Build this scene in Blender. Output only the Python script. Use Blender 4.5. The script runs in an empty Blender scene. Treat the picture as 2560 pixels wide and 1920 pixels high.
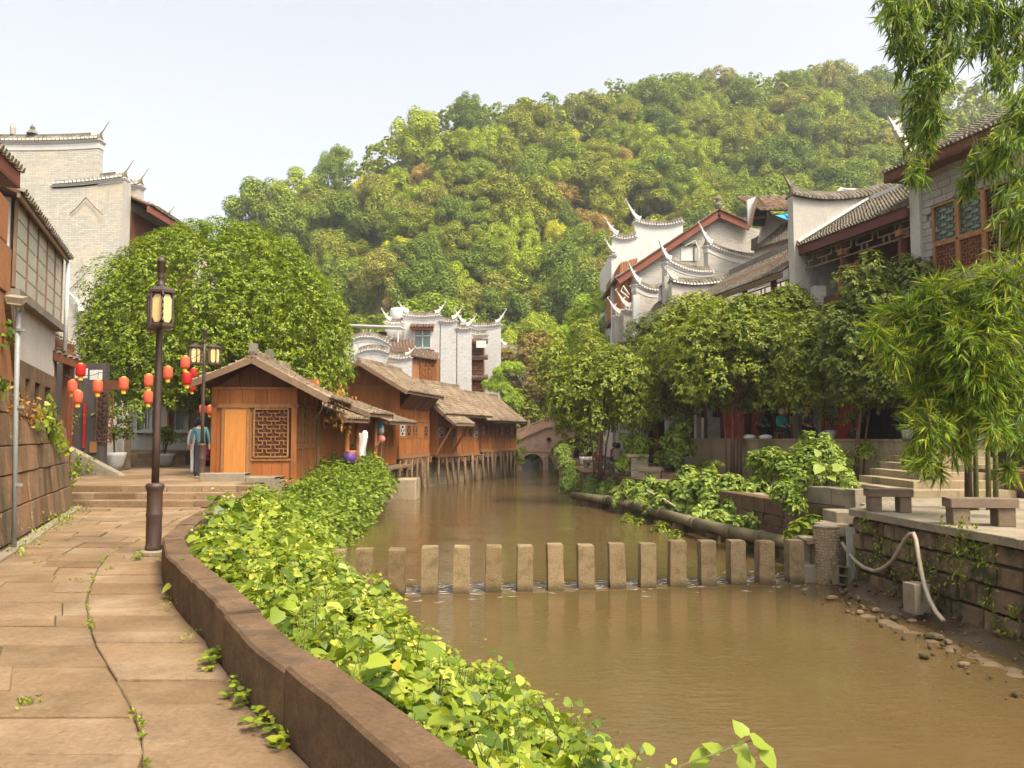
import bpy, math, random
import numpy as np
from mathutils import Vector, Matrix, noise as mnoise

random.seed(7)
RNG = np.random.default_rng(11)
SC = bpy.context.scene
COL = SC.collection
R = math.radians

# ------------------------------------------------------------------ camera, sky, sun, exposure
EYE = 1.6
FOC = 2000.0                       # focal length in pixels of the 2560 wide photograph
PITCH = math.atan(128 / FOC)
cam_data = bpy.data.cameras.new('camera')
cam_data.sensor_width = 36.0
cam_data.lens = 36.0 * FOC / 2560
cam_data.clip_start = 0.05
cam_data.clip_end = 3000
cam = bpy.data.objects.new('camera', cam_data)
COL.objects.link(cam)
cam.location = (0, 0, EYE)
cam.rotation_euler = (R(90) + PITCH, 0, 0)
SC.camera = cam

SUN_EL, SUN_AZ = R(56), R(136)     # azimuth clockwise from +Y
world = bpy.data.worlds.new('World')
SC.world = world
world.use_nodes = True
wn, wl = world.node_tree.nodes, world.node_tree.links
wn.clear()
w_sky = wn.new('ShaderNodeTexSky')
w_sky.sky_type = 'NISHITA'
w_sky.sun_disc = False
w_sky.sun_elevation = SUN_EL
w_sky.sun_rotation = SUN_AZ
w_sky.air_density = 1.0
w_sky.dust_density = 6.0
w_sky.ozone_density = 1.0
w_hsv = wn.new('ShaderNodeHueSaturation')      # a cloud layer takes most of the blue out
w_hsv.inputs['Saturation'].default_value = 0.28
w_hsv.inputs['Value'].default_value = 1.0
w_bg = wn.new('ShaderNodeBackground')
w_bg.inputs['Strength'].default_value = 0.115
w_out = wn.new('ShaderNodeOutputWorld')
wl.new(w_sky.outputs[0], w_hsv.inputs['Color'])
wl.new(w_hsv.outputs[0], w_bg.inputs['Color'])
wl.new(w_bg.outputs[0], w_out.inputs['Surface'])

sun_data = bpy.data.lights.new('sun', 'SUN')
sun_data.energy = 1.5
sun_data.angle = R(14)
sun_data.color = (1.0, 0.85, 0.60)
sun = bpy.data.objects.new('sun', sun_data)
COL.objects.link(sun)
_sd = Vector((math.sin(SUN_AZ) * math.cos(SUN_EL), math.cos(SUN_AZ) * math.cos(SUN_EL), math.sin(SUN_EL)))
sun.rotation_euler = (-_sd).to_track_quat('-Z', 'Y').to_euler()

SC.view_settings.view_transform = 'Standard'
SC.view_settings.look = 'None'
SC.view_settings.gamma = 1
SC.view_settings.use_curve_mapping = False
SC.view_settings.exposure = 1.62
SC.render.engine = 'CYCLES'
SC.cycles.use_denoising = True
SC.cycles.max_bounces = 8
SC.cycles.diffuse_bounces = 3
SC.cycles.glossy_bounces = 3
SC.cycles.transmission_bounces = 4
SC.cycles.volume_bounces = 0
SC.cycles.transparent_max_bounces = 8
SC.cycles.use_adaptive_sampling = True
SC.cycles.adaptive_threshold = 0.015
SC.cycles.caustics_reflective = False
SC.cycles.caustics_refractive = False

# ------------------------------------------------------------------ measuring helpers
_ct, _st = math.cos(PITCH), math.sin(PITCH)
def ray(u, v):
    a, b = (u - 1280) / FOC, (960 - v) / FOC
    return a, _ct - b * _st, _st + b * _ct
def P(u, v, y):                     # where the sight line of a photo point meets the distance y
    r = ray(u, v); t = y / r[1]
    return Vector((r[0] * t, y, EYE + r[2] * t))
def G(u, v, z):                     # ... and the height z
    r = ray(u, v); t = (z - EYE) / r[2]
    return Vector((r[0] * t, r[1] * t, z))
def XA(u, y): return P(u, 1000, y).x
def ZA(v, y): return P(1280, v, y).z
def interp(x, xs, ys): return float(np.interp(x, xs, ys))
def U(a, b): return random.uniform(a, b)
def lin(c): return tuple(((x / 255) / 12.92 if x / 255 <= 0.04045 else ((x / 255 + 0.055) / 1.055) ** 2.4) for x in c)

# ------------------------------------------------------------------ materials
def _mix(nt, fac, a, b, mode='MIX'):
    m = nt.nodes.new('ShaderNodeMix'); m.data_type = 'RGBA'; m.blend_type = mode
    if isinstance(fac, (int, float)): m.inputs[0].default_value = fac
    else: nt.links.new(fac, m.inputs[0])
    for i, c in ((6, a), (7, b)):
        if isinstance(c, tuple): m.inputs[i].default_value = (*c, 1)
        else: nt.links.new(c, m.inputs[i])
    return m.outputs[2]
def _noise(nt, co, scale, detail=4, rough=0.6, stretch=None):
    if stretch:
        mp = nt.nodes.new('ShaderNodeMapping'); mp.inputs['Scale'].default_value = stretch
        nt.links.new(co, mp.inputs[0]); co = mp.outputs[0]
    n = nt.nodes.new('ShaderNodeTexNoise')
    n.inputs['Scale'].default_value = scale; n.inputs['Detail'].default_value = detail; n.inputs['Roughness'].default_value = rough
    nt.links.new(co, n.inputs['Vector'])
    return n.outputs['Fac']
def _ramp(nt, fac, stops):
    r = nt.nodes.new('ShaderNodeValToRGB')
    while len(r.color_ramp.elements) < len(stops): r.color_ramp.elements.new(0.5)
    for e, (p, c) in zip(r.color_ramp.elements, stops):
        e.position = p; e.color = (*c, 1) if len(c) == 3 else c
    nt.links.new(fac, r.inputs[0])
    return r.outputs[0]
BW = lambda lo, hi: [(lo, (0, 0, 0)), (hi, (1, 1, 1))]
def surf(name, a, b, scale=3, rough=0.85, bump=0.3, bscale=25, island=0.0, stain=None, stain_scale=1.2, stain_lo=0.5, stain_hi=0.7,
         stretch=None, spec=0.25, fine=0.35, stain_stretch=None, objrand=0.0, zband=None, stain2=None, s2=(0.6, 0.75, 4.0)):
    """plain weathered surface: two colours mixed by noise, fine grain, optional stains with their own shape, per-piece variation"""
    m = bpy.data.materials.new(name); m.use_nodes = True
    nt = m.node_tree; nt.nodes.clear()
    out = nt.nodes.new('ShaderNodeOutputMaterial'); bs = nt.nodes.new('ShaderNodeBsdfPrincipled')
    nt.links.new(bs.outputs[0], out.inputs[0])
    geo = nt.nodes.new('ShaderNodeNewGeometry'); co = geo.outputs['Position']
    big = _noise(nt, co, scale, 5, 0.65, stretch)
    col = _mix(nt, _ramp(nt, big, BW(0.3, 0.7)), a, b)
    fn = _noise(nt, co, bscale, 6, 0.7, stretch)
    col = _mix(nt, fine, col, _ramp(nt, fn, [(0.25, (0.25, 0.25, 0.25)), (0.75, (1.0, 1.0, 1.0))]), 'MULTIPLY')
    if stain:
        sn = _noise(nt, co, stain_scale, 6, 0.7, stain_stretch)
        col = _mix(nt, _ramp(nt, sn, BW(stain_lo, stain_hi)), col, stain)
    if stain2:
        sn = _noise(nt, co, s2[2], 5, 0.7)
        col = _mix(nt, _ramp(nt, sn, BW(s2[0], s2[1])), col, stain2)
    if zband:                                   # wet, algae-dark foot up to the old waterline, with a ragged edge
        sp = nt.nodes.new('ShaderNodeSeparateXYZ'); nt.links.new(co, sp.inputs[0])
        ad = nt.nodes.new('ShaderNodeMath'); ad.operation = 'MULTIPLY_ADD'; nt.links.new(fn, ad.inputs[0]); ad.inputs[1].default_value = 0.25; nt.links.new(sp.outputs['Z'], ad.inputs[2])
        mr = nt.nodes.new('ShaderNodeMapRange'); mr.inputs[1].default_value = zband[0]; mr.inputs[2].default_value = zband[1]; mr.inputs[3].default_value = 1; mr.inputs[4].default_value = 0
        nt.links.new(ad.outputs[0], mr.inputs[0]); col = _mix(nt, mr.outputs[0], col, zband[2])
    if island or objrand:
        src = geo.outputs['Random Per Island']
        amt = island
        if objrand:
            oi = nt.nodes.new('ShaderNodeObjectInfo'); src = oi.outputs['Random']; amt = objrand
        lo = 1 - amt
        col = _mix(nt, 1.0, col, _ramp(nt, src, [(0, (lo, lo * .96, lo * .88)), (0.35, (1 - amt * .3, 1 - amt * .36, 1 - amt * .5)), (0.65, (1 - amt * .45, 1 - amt * .42, 1 - amt * .36)), (1, (1, 1, 1))]), 'MULTIPLY')
    nt.links.new(col, bs.inputs['Base Color'])
    bs.inputs['Roughness'].default_value = rough
    bs.inputs['Specular IOR Level'].default_value = spec
    if bump:
        bp = nt.nodes.new('ShaderNodeBump'); bp.inputs['Strength'].default_value = bump; bp.inputs['Distance'].default_value = 0.02
        nt.links.new(fn, bp.inputs['Height']); nt.links.new(bp.outputs[0], bs.inputs['Normal'])
    return m
def brickmat(name, a, b, mortar, bw, bh, rough=0.9, stain=None, lo=0.55, hi=0.75, rot=0.0, msize=0.012, stain_scale=0.6, streak=None):
    """walls whose courses are too far away to pick apart; rot turns the pattern round the vertical to lie in the wall"""
    m = bpy.data.materials.new(name); m.use_nodes = True
    nt = m.node_tree; nt.nodes.clear()
    out = nt.nodes.new('ShaderNodeOutputMaterial'); bs = nt.nodes.new('ShaderNodeBsdfPrincipled')
    nt.links.new(bs.outputs[0], out.inputs[0])
    geo = nt.nodes.new('ShaderNodeNewGeometry'); co = geo.outputs['Position']
    rt = nt.nodes.new('ShaderNodeVectorRotate'); rt.rotation_type = 'Z_AXIS'; rt.inputs['Angle'].default_value = -rot
    nt.links.new(co, rt.inputs['Vector'])
    sp = nt.nodes.new('ShaderNodeSeparateXYZ'); nt.links.new(rt.outputs[0], sp.inputs[0])
    cb = nt.nodes.new('ShaderNodeCombineXYZ'); nt.links.new(sp.outputs['X'], cb.inputs['X']); nt.links.new(sp.outputs['Z'], cb.inputs['Y'])
    br = nt.nodes.new('ShaderNodeTexBrick')
    br.inputs['Color1'].default_value = (*a, 1); br.inputs['Color2'].default_value = (*b, 1); br.inputs['Mortar'].default_value = (*mortar, 1)
    br.inputs['Scale'].default_value = 1.0; br.inputs['Brick Width'].default_value = bw; br.inputs['Row Height'].default_value = bh
    br.inputs['Mortar Size'].default_value = msize; br.inputs['Bias'].default_value = 0.0
    nt.links.new(cb.outputs[0], br.inputs['Vector'])
    col = br.outputs['Color']
    col = _mix(nt, 0.35, col, _ramp(nt, _noise(nt, co, 6, 5), [(0.25, (0.45, 0.45, 0.45)), (0.75, (1, 1, 1))]), 'MULTIPLY')
    if stain:
        col = _mix(nt, _ramp(nt, _noise(nt, co, stain_scale, 6, 0.7), BW(lo, hi)), col, stain)
    if streak:
        col = _mix(nt, _ramp(nt, _noise(nt, co, 1.0, 5, 0.7, (1.5, 1.5, 0.25)), BW(0.58, 0.8)), col, streak)
    nt.links.new(col, bs.inputs['Base Color'])
    bs.inputs['Roughness'].default_value = rough; bs.inputs['Specular IOR Level'].default_value = 0.2
    bp = nt.nodes.new('ShaderNodeBump'); bp.inputs['Strength'].default_value = 0.5; bp.inputs['Distance'].default_value = 0.01; bp.invert = True
    nt.links.new(br.outputs['Fac'], bp.inputs['Height']); nt.links.new(bp.outputs[0], bs.inputs['Normal'])
    return m
def leafmat(name, stops, trans=0.35, rough=0.5, spec=0.3, patch=None):
    """foliage: colour drawn per leaf from a ramp, some light passing through"""
    m = bpy.data.materials.new(name); m.use_nodes = True
    nt = m.node_tree; nt.nodes.clear()
    out = nt.nodes.new('ShaderNodeOutputMaterial'); bs = nt.nodes.new('ShaderNodeBsdfPrincipled')
    tr = nt.nodes.new('ShaderNodeBsdfTranslucent'); mx = nt.nodes.new('ShaderNodeMixShader'); mx.inputs[0].default_value = trans
    geo = nt.nodes.new('ShaderNodeNewGeometry')
    n = len(stops)
    col = _ramp(nt, geo.outputs['Random Per Island'], [(i / (n - 1), s) for i, s in enumerate(stops)])
    if patch:
        pn = _noise(nt, geo.outputs['Position'], patch[1], 3)
        col = _mix(nt, _ramp(nt, pn, BW(patch[2], patch[3])), col, patch[0])
    tc = _mix(nt, 1.0, col, (1.25, 1.25, 0.6), 'MULTIPLY')
    nt.links.new(col, bs.inputs['Base Color']); nt.links.new(tc, tr.inputs['Color'])
    bs.inputs['Roughness'].default_value = rough; bs.inputs['Specular IOR Level'].default_value = spec
    nt.links.new(bs.outputs[0], mx.inputs[1]); nt.links.new(tr.outputs[0], mx.inputs[2]); nt.links.new(mx.outputs[0], out.inputs[0])
    return m

# ------------------------------------------------------------------ mesh builder
class MB:
    def __init__(s): s.v = []; s.f = []; s.mi = []; s.cur = 0
    def add(s, vs, fs):
        o = len(s.v); s.v += [tuple(p) for p in vs]
        for f in fs: s.f.append(tuple(i + o for i in f)); s.mi.append(s.cur)
        return s
    def box(s, c, d, rz=0, tilt=None):
        x, y, z = (k / 2 for k in d); m = Matrix.Rotation(rz, 3, 'Z')
        if tilt: m = m @ Matrix.Rotation(tilt[0], 3, 'X') @ Matrix.Rotation(tilt[1], 3, 'Y')
        c = Vector(c)
        vs = [c + m @ Vector(p) for p in ((-x, -y, -z), (x, -y, -z), (x, y, -z), (-x, y, -z), (-x, -y, z), (x, -y, z), (x, y, z), (-x, y, z))]
        return s.add(vs, [(0, 3, 2, 1), (4, 5, 6, 7), (0, 1, 5, 4), (1, 2, 6, 5), (2, 3, 7, 6), (3, 0, 4, 7)])
    def bb(s, x0, x1, y0, y1, z0, z1): return s.box(((x0 + x1) / 2, (y0 + y1) / 2, (z0 + z1) / 2), (abs(x1 - x0), abs(y1 - y0), abs(z1 - z0)))
    def bar(s, p, q, w, h, up=(0, 0, 1)):
        p, q = Vector(p), Vector(q); d = (q - p).normalized(); u = Vector(up)
        if abs(d.dot(u)) > 0.98: u = Vector((0, 1, 0))
        a = d.cross(u).normalized() * w / 2; b = a.cross(d).normalized() * h / 2
        vs = [p - a - b, p + a - b, p + a + b, p - a + b, q - a - b, q + a - b, q + a + b, q - a + b]
        return s.add(vs, [(0, 1, 2, 3), (7, 6, 5, 4), (0, 4, 5, 1), (1, 5, 6, 2), (2, 6, 7, 3), (3, 7, 4, 0)])
    def tube(s, pts, r, n=6, flat=None):
        pts = [Vector(p) for p in pts]; rs = r if hasattr(r, '__len__') else [r] * len(pts)
        o = len(s.v); last = None
        for i, p in enumerate(pts):
            d = (pts[min(i + 1, len(pts) - 1)] - pts[max(i - 1, 0)]).normalized()
            u = Vector((0, 0, 1)) if abs(d.z) < 0.95 else Vector((0, 1, 0))
            if last is not None and (last - d * last.dot(d)).length > 1e-3: a = (last - d * last.dot(d)).normalized()
            else: a = d.cross(u).normalized()
            last = a; b = d.cross(a)
            for k in range(n):
                t = 2 * math.pi * k / n
                s.v.append(tuple(p + (a * math.cos(t) * (flat or 1) + b * math.sin(t)) * rs[i]))
        for i in range(len(pts) - 1):
            for k in range(n):
                k2 = (k + 1) % n
                s.f.append((o + i * n + k, o + i * n + k2, o + (i + 1) * n + k2, o + (i + 1) * n + k)); s.mi.append(s.cur)
        s.f.append(tuple(o + k for k in reversed(range(n)))); s.mi.append(s.cur)
        s.f.append(tuple(o + (len(pts) - 1) * n + k for k in range(n))); s.mi.append(s.cur)
        return s
    def lathe(s, prof, n=16, c=(0, 0, 0), ph=0.0):
        o = len(s.v)
        for r, z in prof:
            for k in range(n):
                t = 2 * math.pi * k / n + ph; s.v.append((c[0] + r * math.cos(t), c[1] + r * math.sin(t), c[2] + z))
        for i in range(len(prof) - 1):
            for k in range(n):
                k2 = (k + 1) % n; s.f.append((o + i * n + k, o + i * n + k2, o + (i + 1) * n + k2, o + (i + 1) * n + k)); s.mi.append(s.cur)
        s.f.append(tuple(o + k for k in reversed(range(n)))); s.mi.append(s.cur)
        s.f.append(tuple(o + (len(prof) - 1) * n + k for k in range(n))); s.mi.append(s.cur)
        return s
    def ext(s, poly, vec):           # polygon of 3d points pushed along vec
        n = len(poly); vec = Vector(vec); a = [Vector(p) for p in poly]; vs = a + [p + vec for p in a]
        return s.add(vs, [tuple(reversed(range(n))), tuple(range(n, 2 * n))] + [(i, (i + 1) % n, n + (i + 1) % n, n + i) for i in range(n)])
    def stone(s, q, depth, ch=0.015, bul=0.0, jit=0.0):
        """block from its front face q (4 points, counter-clockwise seen from outside), pushed back along depth, front edges chamfered"""
        q = [Vector(p) for p in q]; dv = Vector(depth); c = sum(q, Vector()) / 4
        nrm = (q[1] - q[0]).cross(q[3] - q[0]).normalized()
        inn = [p + (c - p).normalized() * ch * 1.4 + nrm * (bul + U(-jit, jit)) for p in q]
        mid = [p - nrm * ch for p in q]; back = [p + dv for p in q]
        return s.add(inn + mid + back, [(0, 1, 2, 3)] + [(4 + i, 4 + (i + 1) % 4, (i + 1) % 4, i) for i in range(4)]
                     + [(8 + i, 8 + (i + 1) % 4, 4 + (i + 1) % 4, 4 + i) for i in range(4)])
    def xf(s, m):
        s.v = [tuple(m @ Vector(p)) for p in s.v]; return s
    def shift(s, d):
        s.v = [(p[0] + d[0], p[1] + d[1], p[2] + d[2]) for p in s.v]; return s
    def mesh(s, name, mats, smooth=False):
        me = bpy.data.meshes.new(name); me.from_pydata(s.v, [], s.f)
        for m in (mats if isinstance(mats, (list, tuple)) else [mats]): me.materials.append(m)
        if any(s.mi): me.polygons.foreach_set('material_index', s.mi)
        if smooth: me.polygons.foreach_set('use_smooth', [True] * len(s.f))
        me.update(); return me
def tagit(o, label=None, cat=None, group=None, kind=None):
    for k, x in (('label', label), ('category', cat), ('group', group), ('kind', kind)):
        if x: o[k] = x
    return o
def link(name, me, parent=None, loc=(0, 0, 0)):
    o = bpy.data.objects.new(name, me); COL.objects.link(o); o.location = loc
    if parent: o.parent = parent
    return o
def part(parent, name, mb, mats, smooth=False, label=None, kind=None, world=False):
    """a part in the thing's own space; world=True: shape given in world coordinates (parents never scaled, sub-parts share their parent's origin)"""
    if world:
        top = parent
        while top.parent: top = top.parent
        m = (Matrix.Translation(top.location) @ Matrix.Rotation(top.rotation_euler.z, 4, 'Z')).inverted()
        mb.xf(m)
    o = link(name, mb.mesh(name, mats, smooth), parent)
    return tagit(o, label, None, None, kind)
def thing(name, label, cat, loc=(0, 0, 0), rz=0, group=None, kind=None):
    o = link(name, None); o.location = loc; o.rotation_euler.z = rz
    return tagit(o, label, cat, group, kind)
def single(name, mb, mats, label, cat, loc=None, group=None, smooth=False, kind=None):
    """one-mesh thing; mb in world coordinates, origin moved to loc"""
    if loc is not None: mb.shift((-loc[0], -loc[1], -loc[2]))
    o = link(name, mb.mesh(name, mats, smooth)); o.location = loc or (0, 0, 0)
    return tagit(o, label, cat, group, kind)
def struct(name, mb, mats, smooth=False, kind='structure'):
    o = link(name, mb.mesh(name, mats, smooth)); o['kind'] = kind; return o
def copy_tree(o, parent=None):
    c = o.copy(); COL.objects.link(c); c.parent = parent
    for ch in o.children: copy_tree(ch, c)
    return c
def scatter(name, tv, tf, pos, xa, ya, za, mat, smooth=False):
    """one mesh out of many copies of a small template; xa, ya, za are the (scaled) axes of each copy"""
    tv = np.asarray(tv, float); N, K = len(pos), len(tv)
    V = pos[:, None, :] + tv[None, :, 0:1] * xa[:, None, :] + tv[None, :, 1:2] * ya[:, None, :] + tv[None, :, 2:3] * za[:, None, :]
    fl = [len(f) for f in tf]; idx = np.concatenate([np.array(f) for f in tf]); nl = len(idx)
    loops = (idx[None, :] + (np.arange(N) * K)[:, None]).ravel()
    starts = (np.concatenate([[0], np.cumsum(fl)[:-1]])[None, :] + (np.arange(N) * nl)[:, None]).ravel()
    me = bpy.data.meshes.new(name)
    me.vertices.add(N * K); me.vertices.foreach_set('co', V.reshape(-1).astype(np.float32))
    me.loops.add(N * nl); me.loops.foreach_set('vertex_index', loops.astype(np.int32))
    me.polygons.add(N * len(tf)); me.polygons.foreach_set('loop_start', starts.astype(np.int32))
    me.materials.append(mat)
    if smooth: me.polygons.foreach_set('use_smooth', np.ones(N * len(tf), bool))
    me.update(calc_edges=True); me.validate()
    return me
def unit(a): return a / np.maximum(np.linalg.norm(a, axis=-1, keepdims=True), 1e-9)
def frames(d, up):
    """leaf axes: y along d, z close to up"""
    y = unit(d); x = unit(np.cross(y, up)); z = np.cross(x, y)
    return x, y, z
LEAF = ([(0, 0, 0), (-.24, .45, .05), (0, 1, -.06), (.24, .45, .05)], [(0, 2, 1), (0, 3, 2)])
LANCE = ([(0, 0, 0), (-.07, .3, .012), (0, 1, -.12), (.07, .3, .012)], [(0, 2, 1), (0, 3, 2)])
HEART = ([(0, 0, 0), (-.30, -.06, .03), (-.46, .25, .05), (-.30, .62, .02), (0, 1.0, -.12), (.30, .62, .02), (.46, .25, .05), (.30, -.06, .03), (0, .35, -.05), (0, .7, -.07)],
         [(0, 8, 2, 1), (2, 8, 9, 3), (3, 9, 4), (0, 7, 6, 8), (6, 5, 9, 8), (5, 4, 9)])
def crown_leaves(blobs, n, leaf, per=6, shell=0.55, droop=0.25, fan=0.75, rng=RNG, upbias=0.55, low=-0.75):
    """leaf rosettes on the outer shells of many overlapping blobs (centre, radius); returns position, direction, normal, length"""
    C = np.array([b[0] for b in blobs]); Rr = np.array([b[1] for b in blobs])
    w = Rr ** 2; w = w / w.sum()
    k = rng.choice(len(blobs), n, p=w)
    d = unit(rng.normal(size=(n, 3)))
    d[:, 2] = np.where(d[:, 2] < low, -d[:, 2], d[:, 2])
    r = Rr[k] * (shell + (1 - shell) * rng.random(n) ** 0.45)
    pos = C[k] + d * r[:, None]
    nrm = unit(d + np.array([0, 0, upbias]))
    pos = np.repeat(pos, per, 0); nrm = np.repeat(nrm, per, 0)
    t = unit(np.cross(nrm, rng.normal(size=pos.shape)))
    dirs = unit(t * fan + nrm * (1 - fan) * rng.uniform(0.2, 1.6, (len(pos), 1)) + np.array([0, 0, -droop]))
    L = leaf * rng.uniform(0.65, 1.25, len(pos))
    pos = pos + dirs * (L * 0.15)[:, None]
    return pos, dirs, nrm, L
def leaf_mesh(name, pos, dirs, nrm, L, mat, tpl=LEAF, width=1.0):
    x, y, z = frames(dirs, nrm)
    return scatter(name, tpl[0], tpl[1], pos, x * L[:, None] * width, y * L[:, None], z * L[:, None], mat)
# ------------------------------------------------------------------ the materials of the place
m_slab = surf('paving_sandstone', (0.40, 0.26, 0.145), (0.29, 0.19, 0.105), 1.6, 0.85, 0.9, 26, objrand=0.36, stain=(0.17, 0.115, 0.065), stain_scale=2.6, stain_lo=0.48, stain_hi=0.80, fine=0.62, stain2=(0.36, 0.27, 0.17), s2=(0.5, 0.75, 1.1))
m_joint = surf('joint_dirt', (0.09, 0.06, 0.035), (0.13, 0.10, 0.05), 6, 0.95, 0.4, 40, stain=(0.10, 0.14, 0.03), stain_scale=3, stain_lo=0.55, stain_hi=0.7)
m_kerb = surf('parapet_sandstone', (0.25, 0.155, 0.085), (0.16, 0.095, 0.05), 2.2, 0.85, 0.8, 32, objrand=0.2, stain=(0.075, 0.048, 0.028), stain_scale=3.2, stain_lo=0.46, stain_hi=0.72, fine=0.65)
m_redstone = surf('red_sandstone', (0.40, 0.215, 0.105), (0.28, 0.16, 0.085), 0.9, 0.9, 1.1, 16, objrand=0.4, stain=(0.10, 0.08, 0.045), stain_scale=1.5, stain_lo=0.40, stain_hi=0.64, stain_stretch=(1.5, 1.5, 0.4), stain2=(0.50, 0.40, 0.27), s2=(0.60, 0.74, 3.6), fine=0.6)
m_redstone_up = surf('plain_red_sandstone', (0.52, 0.21, 0.075), (0.40, 0.165, 0.07), 0.9, 0.9, 0.5, 22, objrand=0.2, stain=(0.20, 0.11, 0.055), stain_scale=1.3, stain_lo=0.45, stain_hi=0.75, fine=0.6)
m_rubble = surf('rubble_stone', (0.36, 0.245, 0.15), (0.24, 0.165, 0.10), 1.6, 0.9, 1.0, 16, objrand=0.5, stain=(0.06, 0.06, 0.026), stain_scale=2.0, stain_lo=0.44, stain_hi=0.62, stain2=(0.36, 0.27, 0.17), s2=(0.6, 0.75, 3.5), fine=0.55)
m_greystone = surf('grey_cut_stone', (0.37, 0.31, 0.22), (0.26, 0.21, 0.145), 2.4, 0.9, 0.5, 26, objrand=0.2, stain=(0.13, 0.12, 0.06), stain_scale=2.0, stain_lo=0.52, stain_hi=0.75)
m_conc = surf('old_render', (0.38, 0.29, 0.17), (0.26, 0.20, 0.12), 1.0, 0.9, 0.3, 20, stain=(0.07, 0.065, 0.035), stain_scale=0.9, stain_lo=0.5, stain_hi=0.7, stain_stretch=(1.6, 1.6, 0.3))
m_post = surf('stepping_post_granite', (0.44, 0.31, 0.165), (0.33, 0.235, 0.12), 5, 0.85, 1.0, 38, objrand=0.3, stain=(0.15, 0.115, 0.04), stain_scale=5, stain_lo=0.5, stain_hi=0.75, fine=0.7, zband=(-1.15, -1.0, (0.09, 0.07, 0.03)))
m_bench = surf('bench_stone', (0.26, 0.185, 0.125), (0.18, 0.13, 0.09), 3, 0.85, 0.5, 30, objrand=0.15, stain=(0.10, 0.08, 0.05), stain_scale=4, stain_lo=0.55, stain_hi=0.8)
m_mud = surf('river_mud', (0.12, 0.08, 0.042), (0.075, 0.05, 0.026), 2, 0.28, 0.8, 14, stain=(0.28, 0.20, 0.11), stain_scale=1.3, stain_lo=0.55, stain_hi=0.7, spec=0.5)
m_earth = surf('earth', (0.15, 0.11, 0.06), (0.09, 0.08, 0.035), 1.5, 0.95, 0.6, 12)
m_tile = surf('grey_roof_tile', (0.33, 0.29, 0.23), (0.20, 0.17, 0.13), 1.3, 0.9, 0.4, 25, island=0.5, stain=(0.13, 0.11, 0.06), stain_scale=0.8, stain_lo=0.5, stain_hi=0.75)
m_tile_warm = surf('weathered_roof_tile', (0.46, 0.36, 0.25), (0.30, 0.22, 0.145), 1.0, 0.9, 0.4, 25, island=0.5, stain=(0.19, 0.14, 0.075), stain_scale=1.0, stain_lo=0.5, stain_hi=0.75)
m_white = surf('limewash', (0.72, 0.70, 0.66), (0.60, 0.58, 0.53), 1.2, 0.9, 0.2, 20, stain=(0.45, 0.41, 0.34), stain_scale=1.3, stain_lo=0.58, stain_hi=0.85, stain_stretch=(1.2, 1.2, 0.5))
m_plaster = surf('grey_plaster', (0.52, 0.48, 0.42), (0.42, 0.38, 0.33), 0.8, 0.9, 0.2, 14, stain=(0.20, 0.18, 0.15), stain_scale=0.9, stain_lo=0.56, stain_hi=0.8, stain_stretch=(1.4, 1.4, 0.4))
WOOD_ST = (9, 9, 0.7)
m_wood = surf('orange_timber', (0.50, 0.175, 0.045), (0.34, 0.115, 0.032), 1.4, 0.6, 0.25, 7, stretch=WOOD_ST, island=0.25, objrand=0.28, stain=(0.10, 0.045, 0.022), stain_scale=1.1, stain_lo=0.56, stain_hi=0.8, fine=0.45, stain_stretch=(2, 2, 0.5))
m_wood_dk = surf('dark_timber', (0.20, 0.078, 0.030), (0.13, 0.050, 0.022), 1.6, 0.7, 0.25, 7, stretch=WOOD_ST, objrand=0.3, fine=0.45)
m_wood_lt = surf('new_pine_door', (0.62, 0.27, 0.065), (0.50, 0.20, 0.05), 1.2, 0.55, 0.15, 6, stretch=WOOD_ST, objrand=0.1, fine=0.3)
m_wood_grey = surf('weathered_timber', (0.30, 0.20, 0.12), (0.20, 0.125, 0.075), 2, 0.85, 0.4, 8, stretch=(3, 3, 3), objrand=0.3, fine=0.5)
m_wood_frame = surf('worn_frame_timber', (0.44, 0.21, 0.08), (0.30, 0.135, 0.05), 2, 0.7, 0.3, 7, stretch=WOOD_ST, objrand=0.25, fine=0.5, stain=(0.42, 0.30, 0.18), stain_scale=3.0, stain_lo=0.6, stain_hi=0.75)
m_redwood = surf('red_painted_timber', (0.17, 0.035, 0.022), (0.12, 0.028, 0.018), 2, 0.55, 0.15, 8, stretch=(4, 4, 4), objrand=0.2)
m_fascia = surf('brick_red_fascia', (0.30, 0.10, 0.06), (0.22, 0.075, 0.05), 1.5, 0.7, 0.2, 10)
m_redshop = surf('red_shop_boards', (0.64, 0.06, 0.025), (0.50, 0.045, 0.02), 1.2, 0.55, 0.15, 7, stretch=WOOD_ST, objrand=0.15)
m_lattice = surf('lattice_timber', (0.34, 0.13, 0.045), (0.24, 0.09, 0.035), 2, 0.65, 0.2, 12)
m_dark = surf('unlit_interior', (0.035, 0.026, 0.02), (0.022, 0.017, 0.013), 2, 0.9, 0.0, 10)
m_lampmetal = surf('brown_cast_iron', (0.085, 0.045, 0.032), (0.055, 0.032, 0.024), 4, 0.45, 0.3, 30, spec=0.5, stain=(0.16, 0.10, 0.06), stain_scale=5, stain_lo=0.6, stain_hi=0.8)
m_lampglass = surf('frosted_cream_glass', (0.74, 0.56, 0.26), (0.66, 0.48, 0.21), 3, 0.35, 0.0, 10, spec=0.5, fine=0.15)
m_metal = surf('galvanised_steel', (0.34, 0.35, 0.33), (0.26, 0.27, 0.25), 3, 0.5, 0.1, 20, spec=0.5)
m_pvc = surf('white_plastic', (0.72, 0.71, 0.67), (0.62, 0.60, 0.55), 3, 0.5, 0.0, 20, fine=0.15)
m_grey_pot = surf('cast_pot', (0.42, 0.42, 0.40), (0.34, 0.33, 0.31), 4, 0.8, 0.2, 30)
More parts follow.
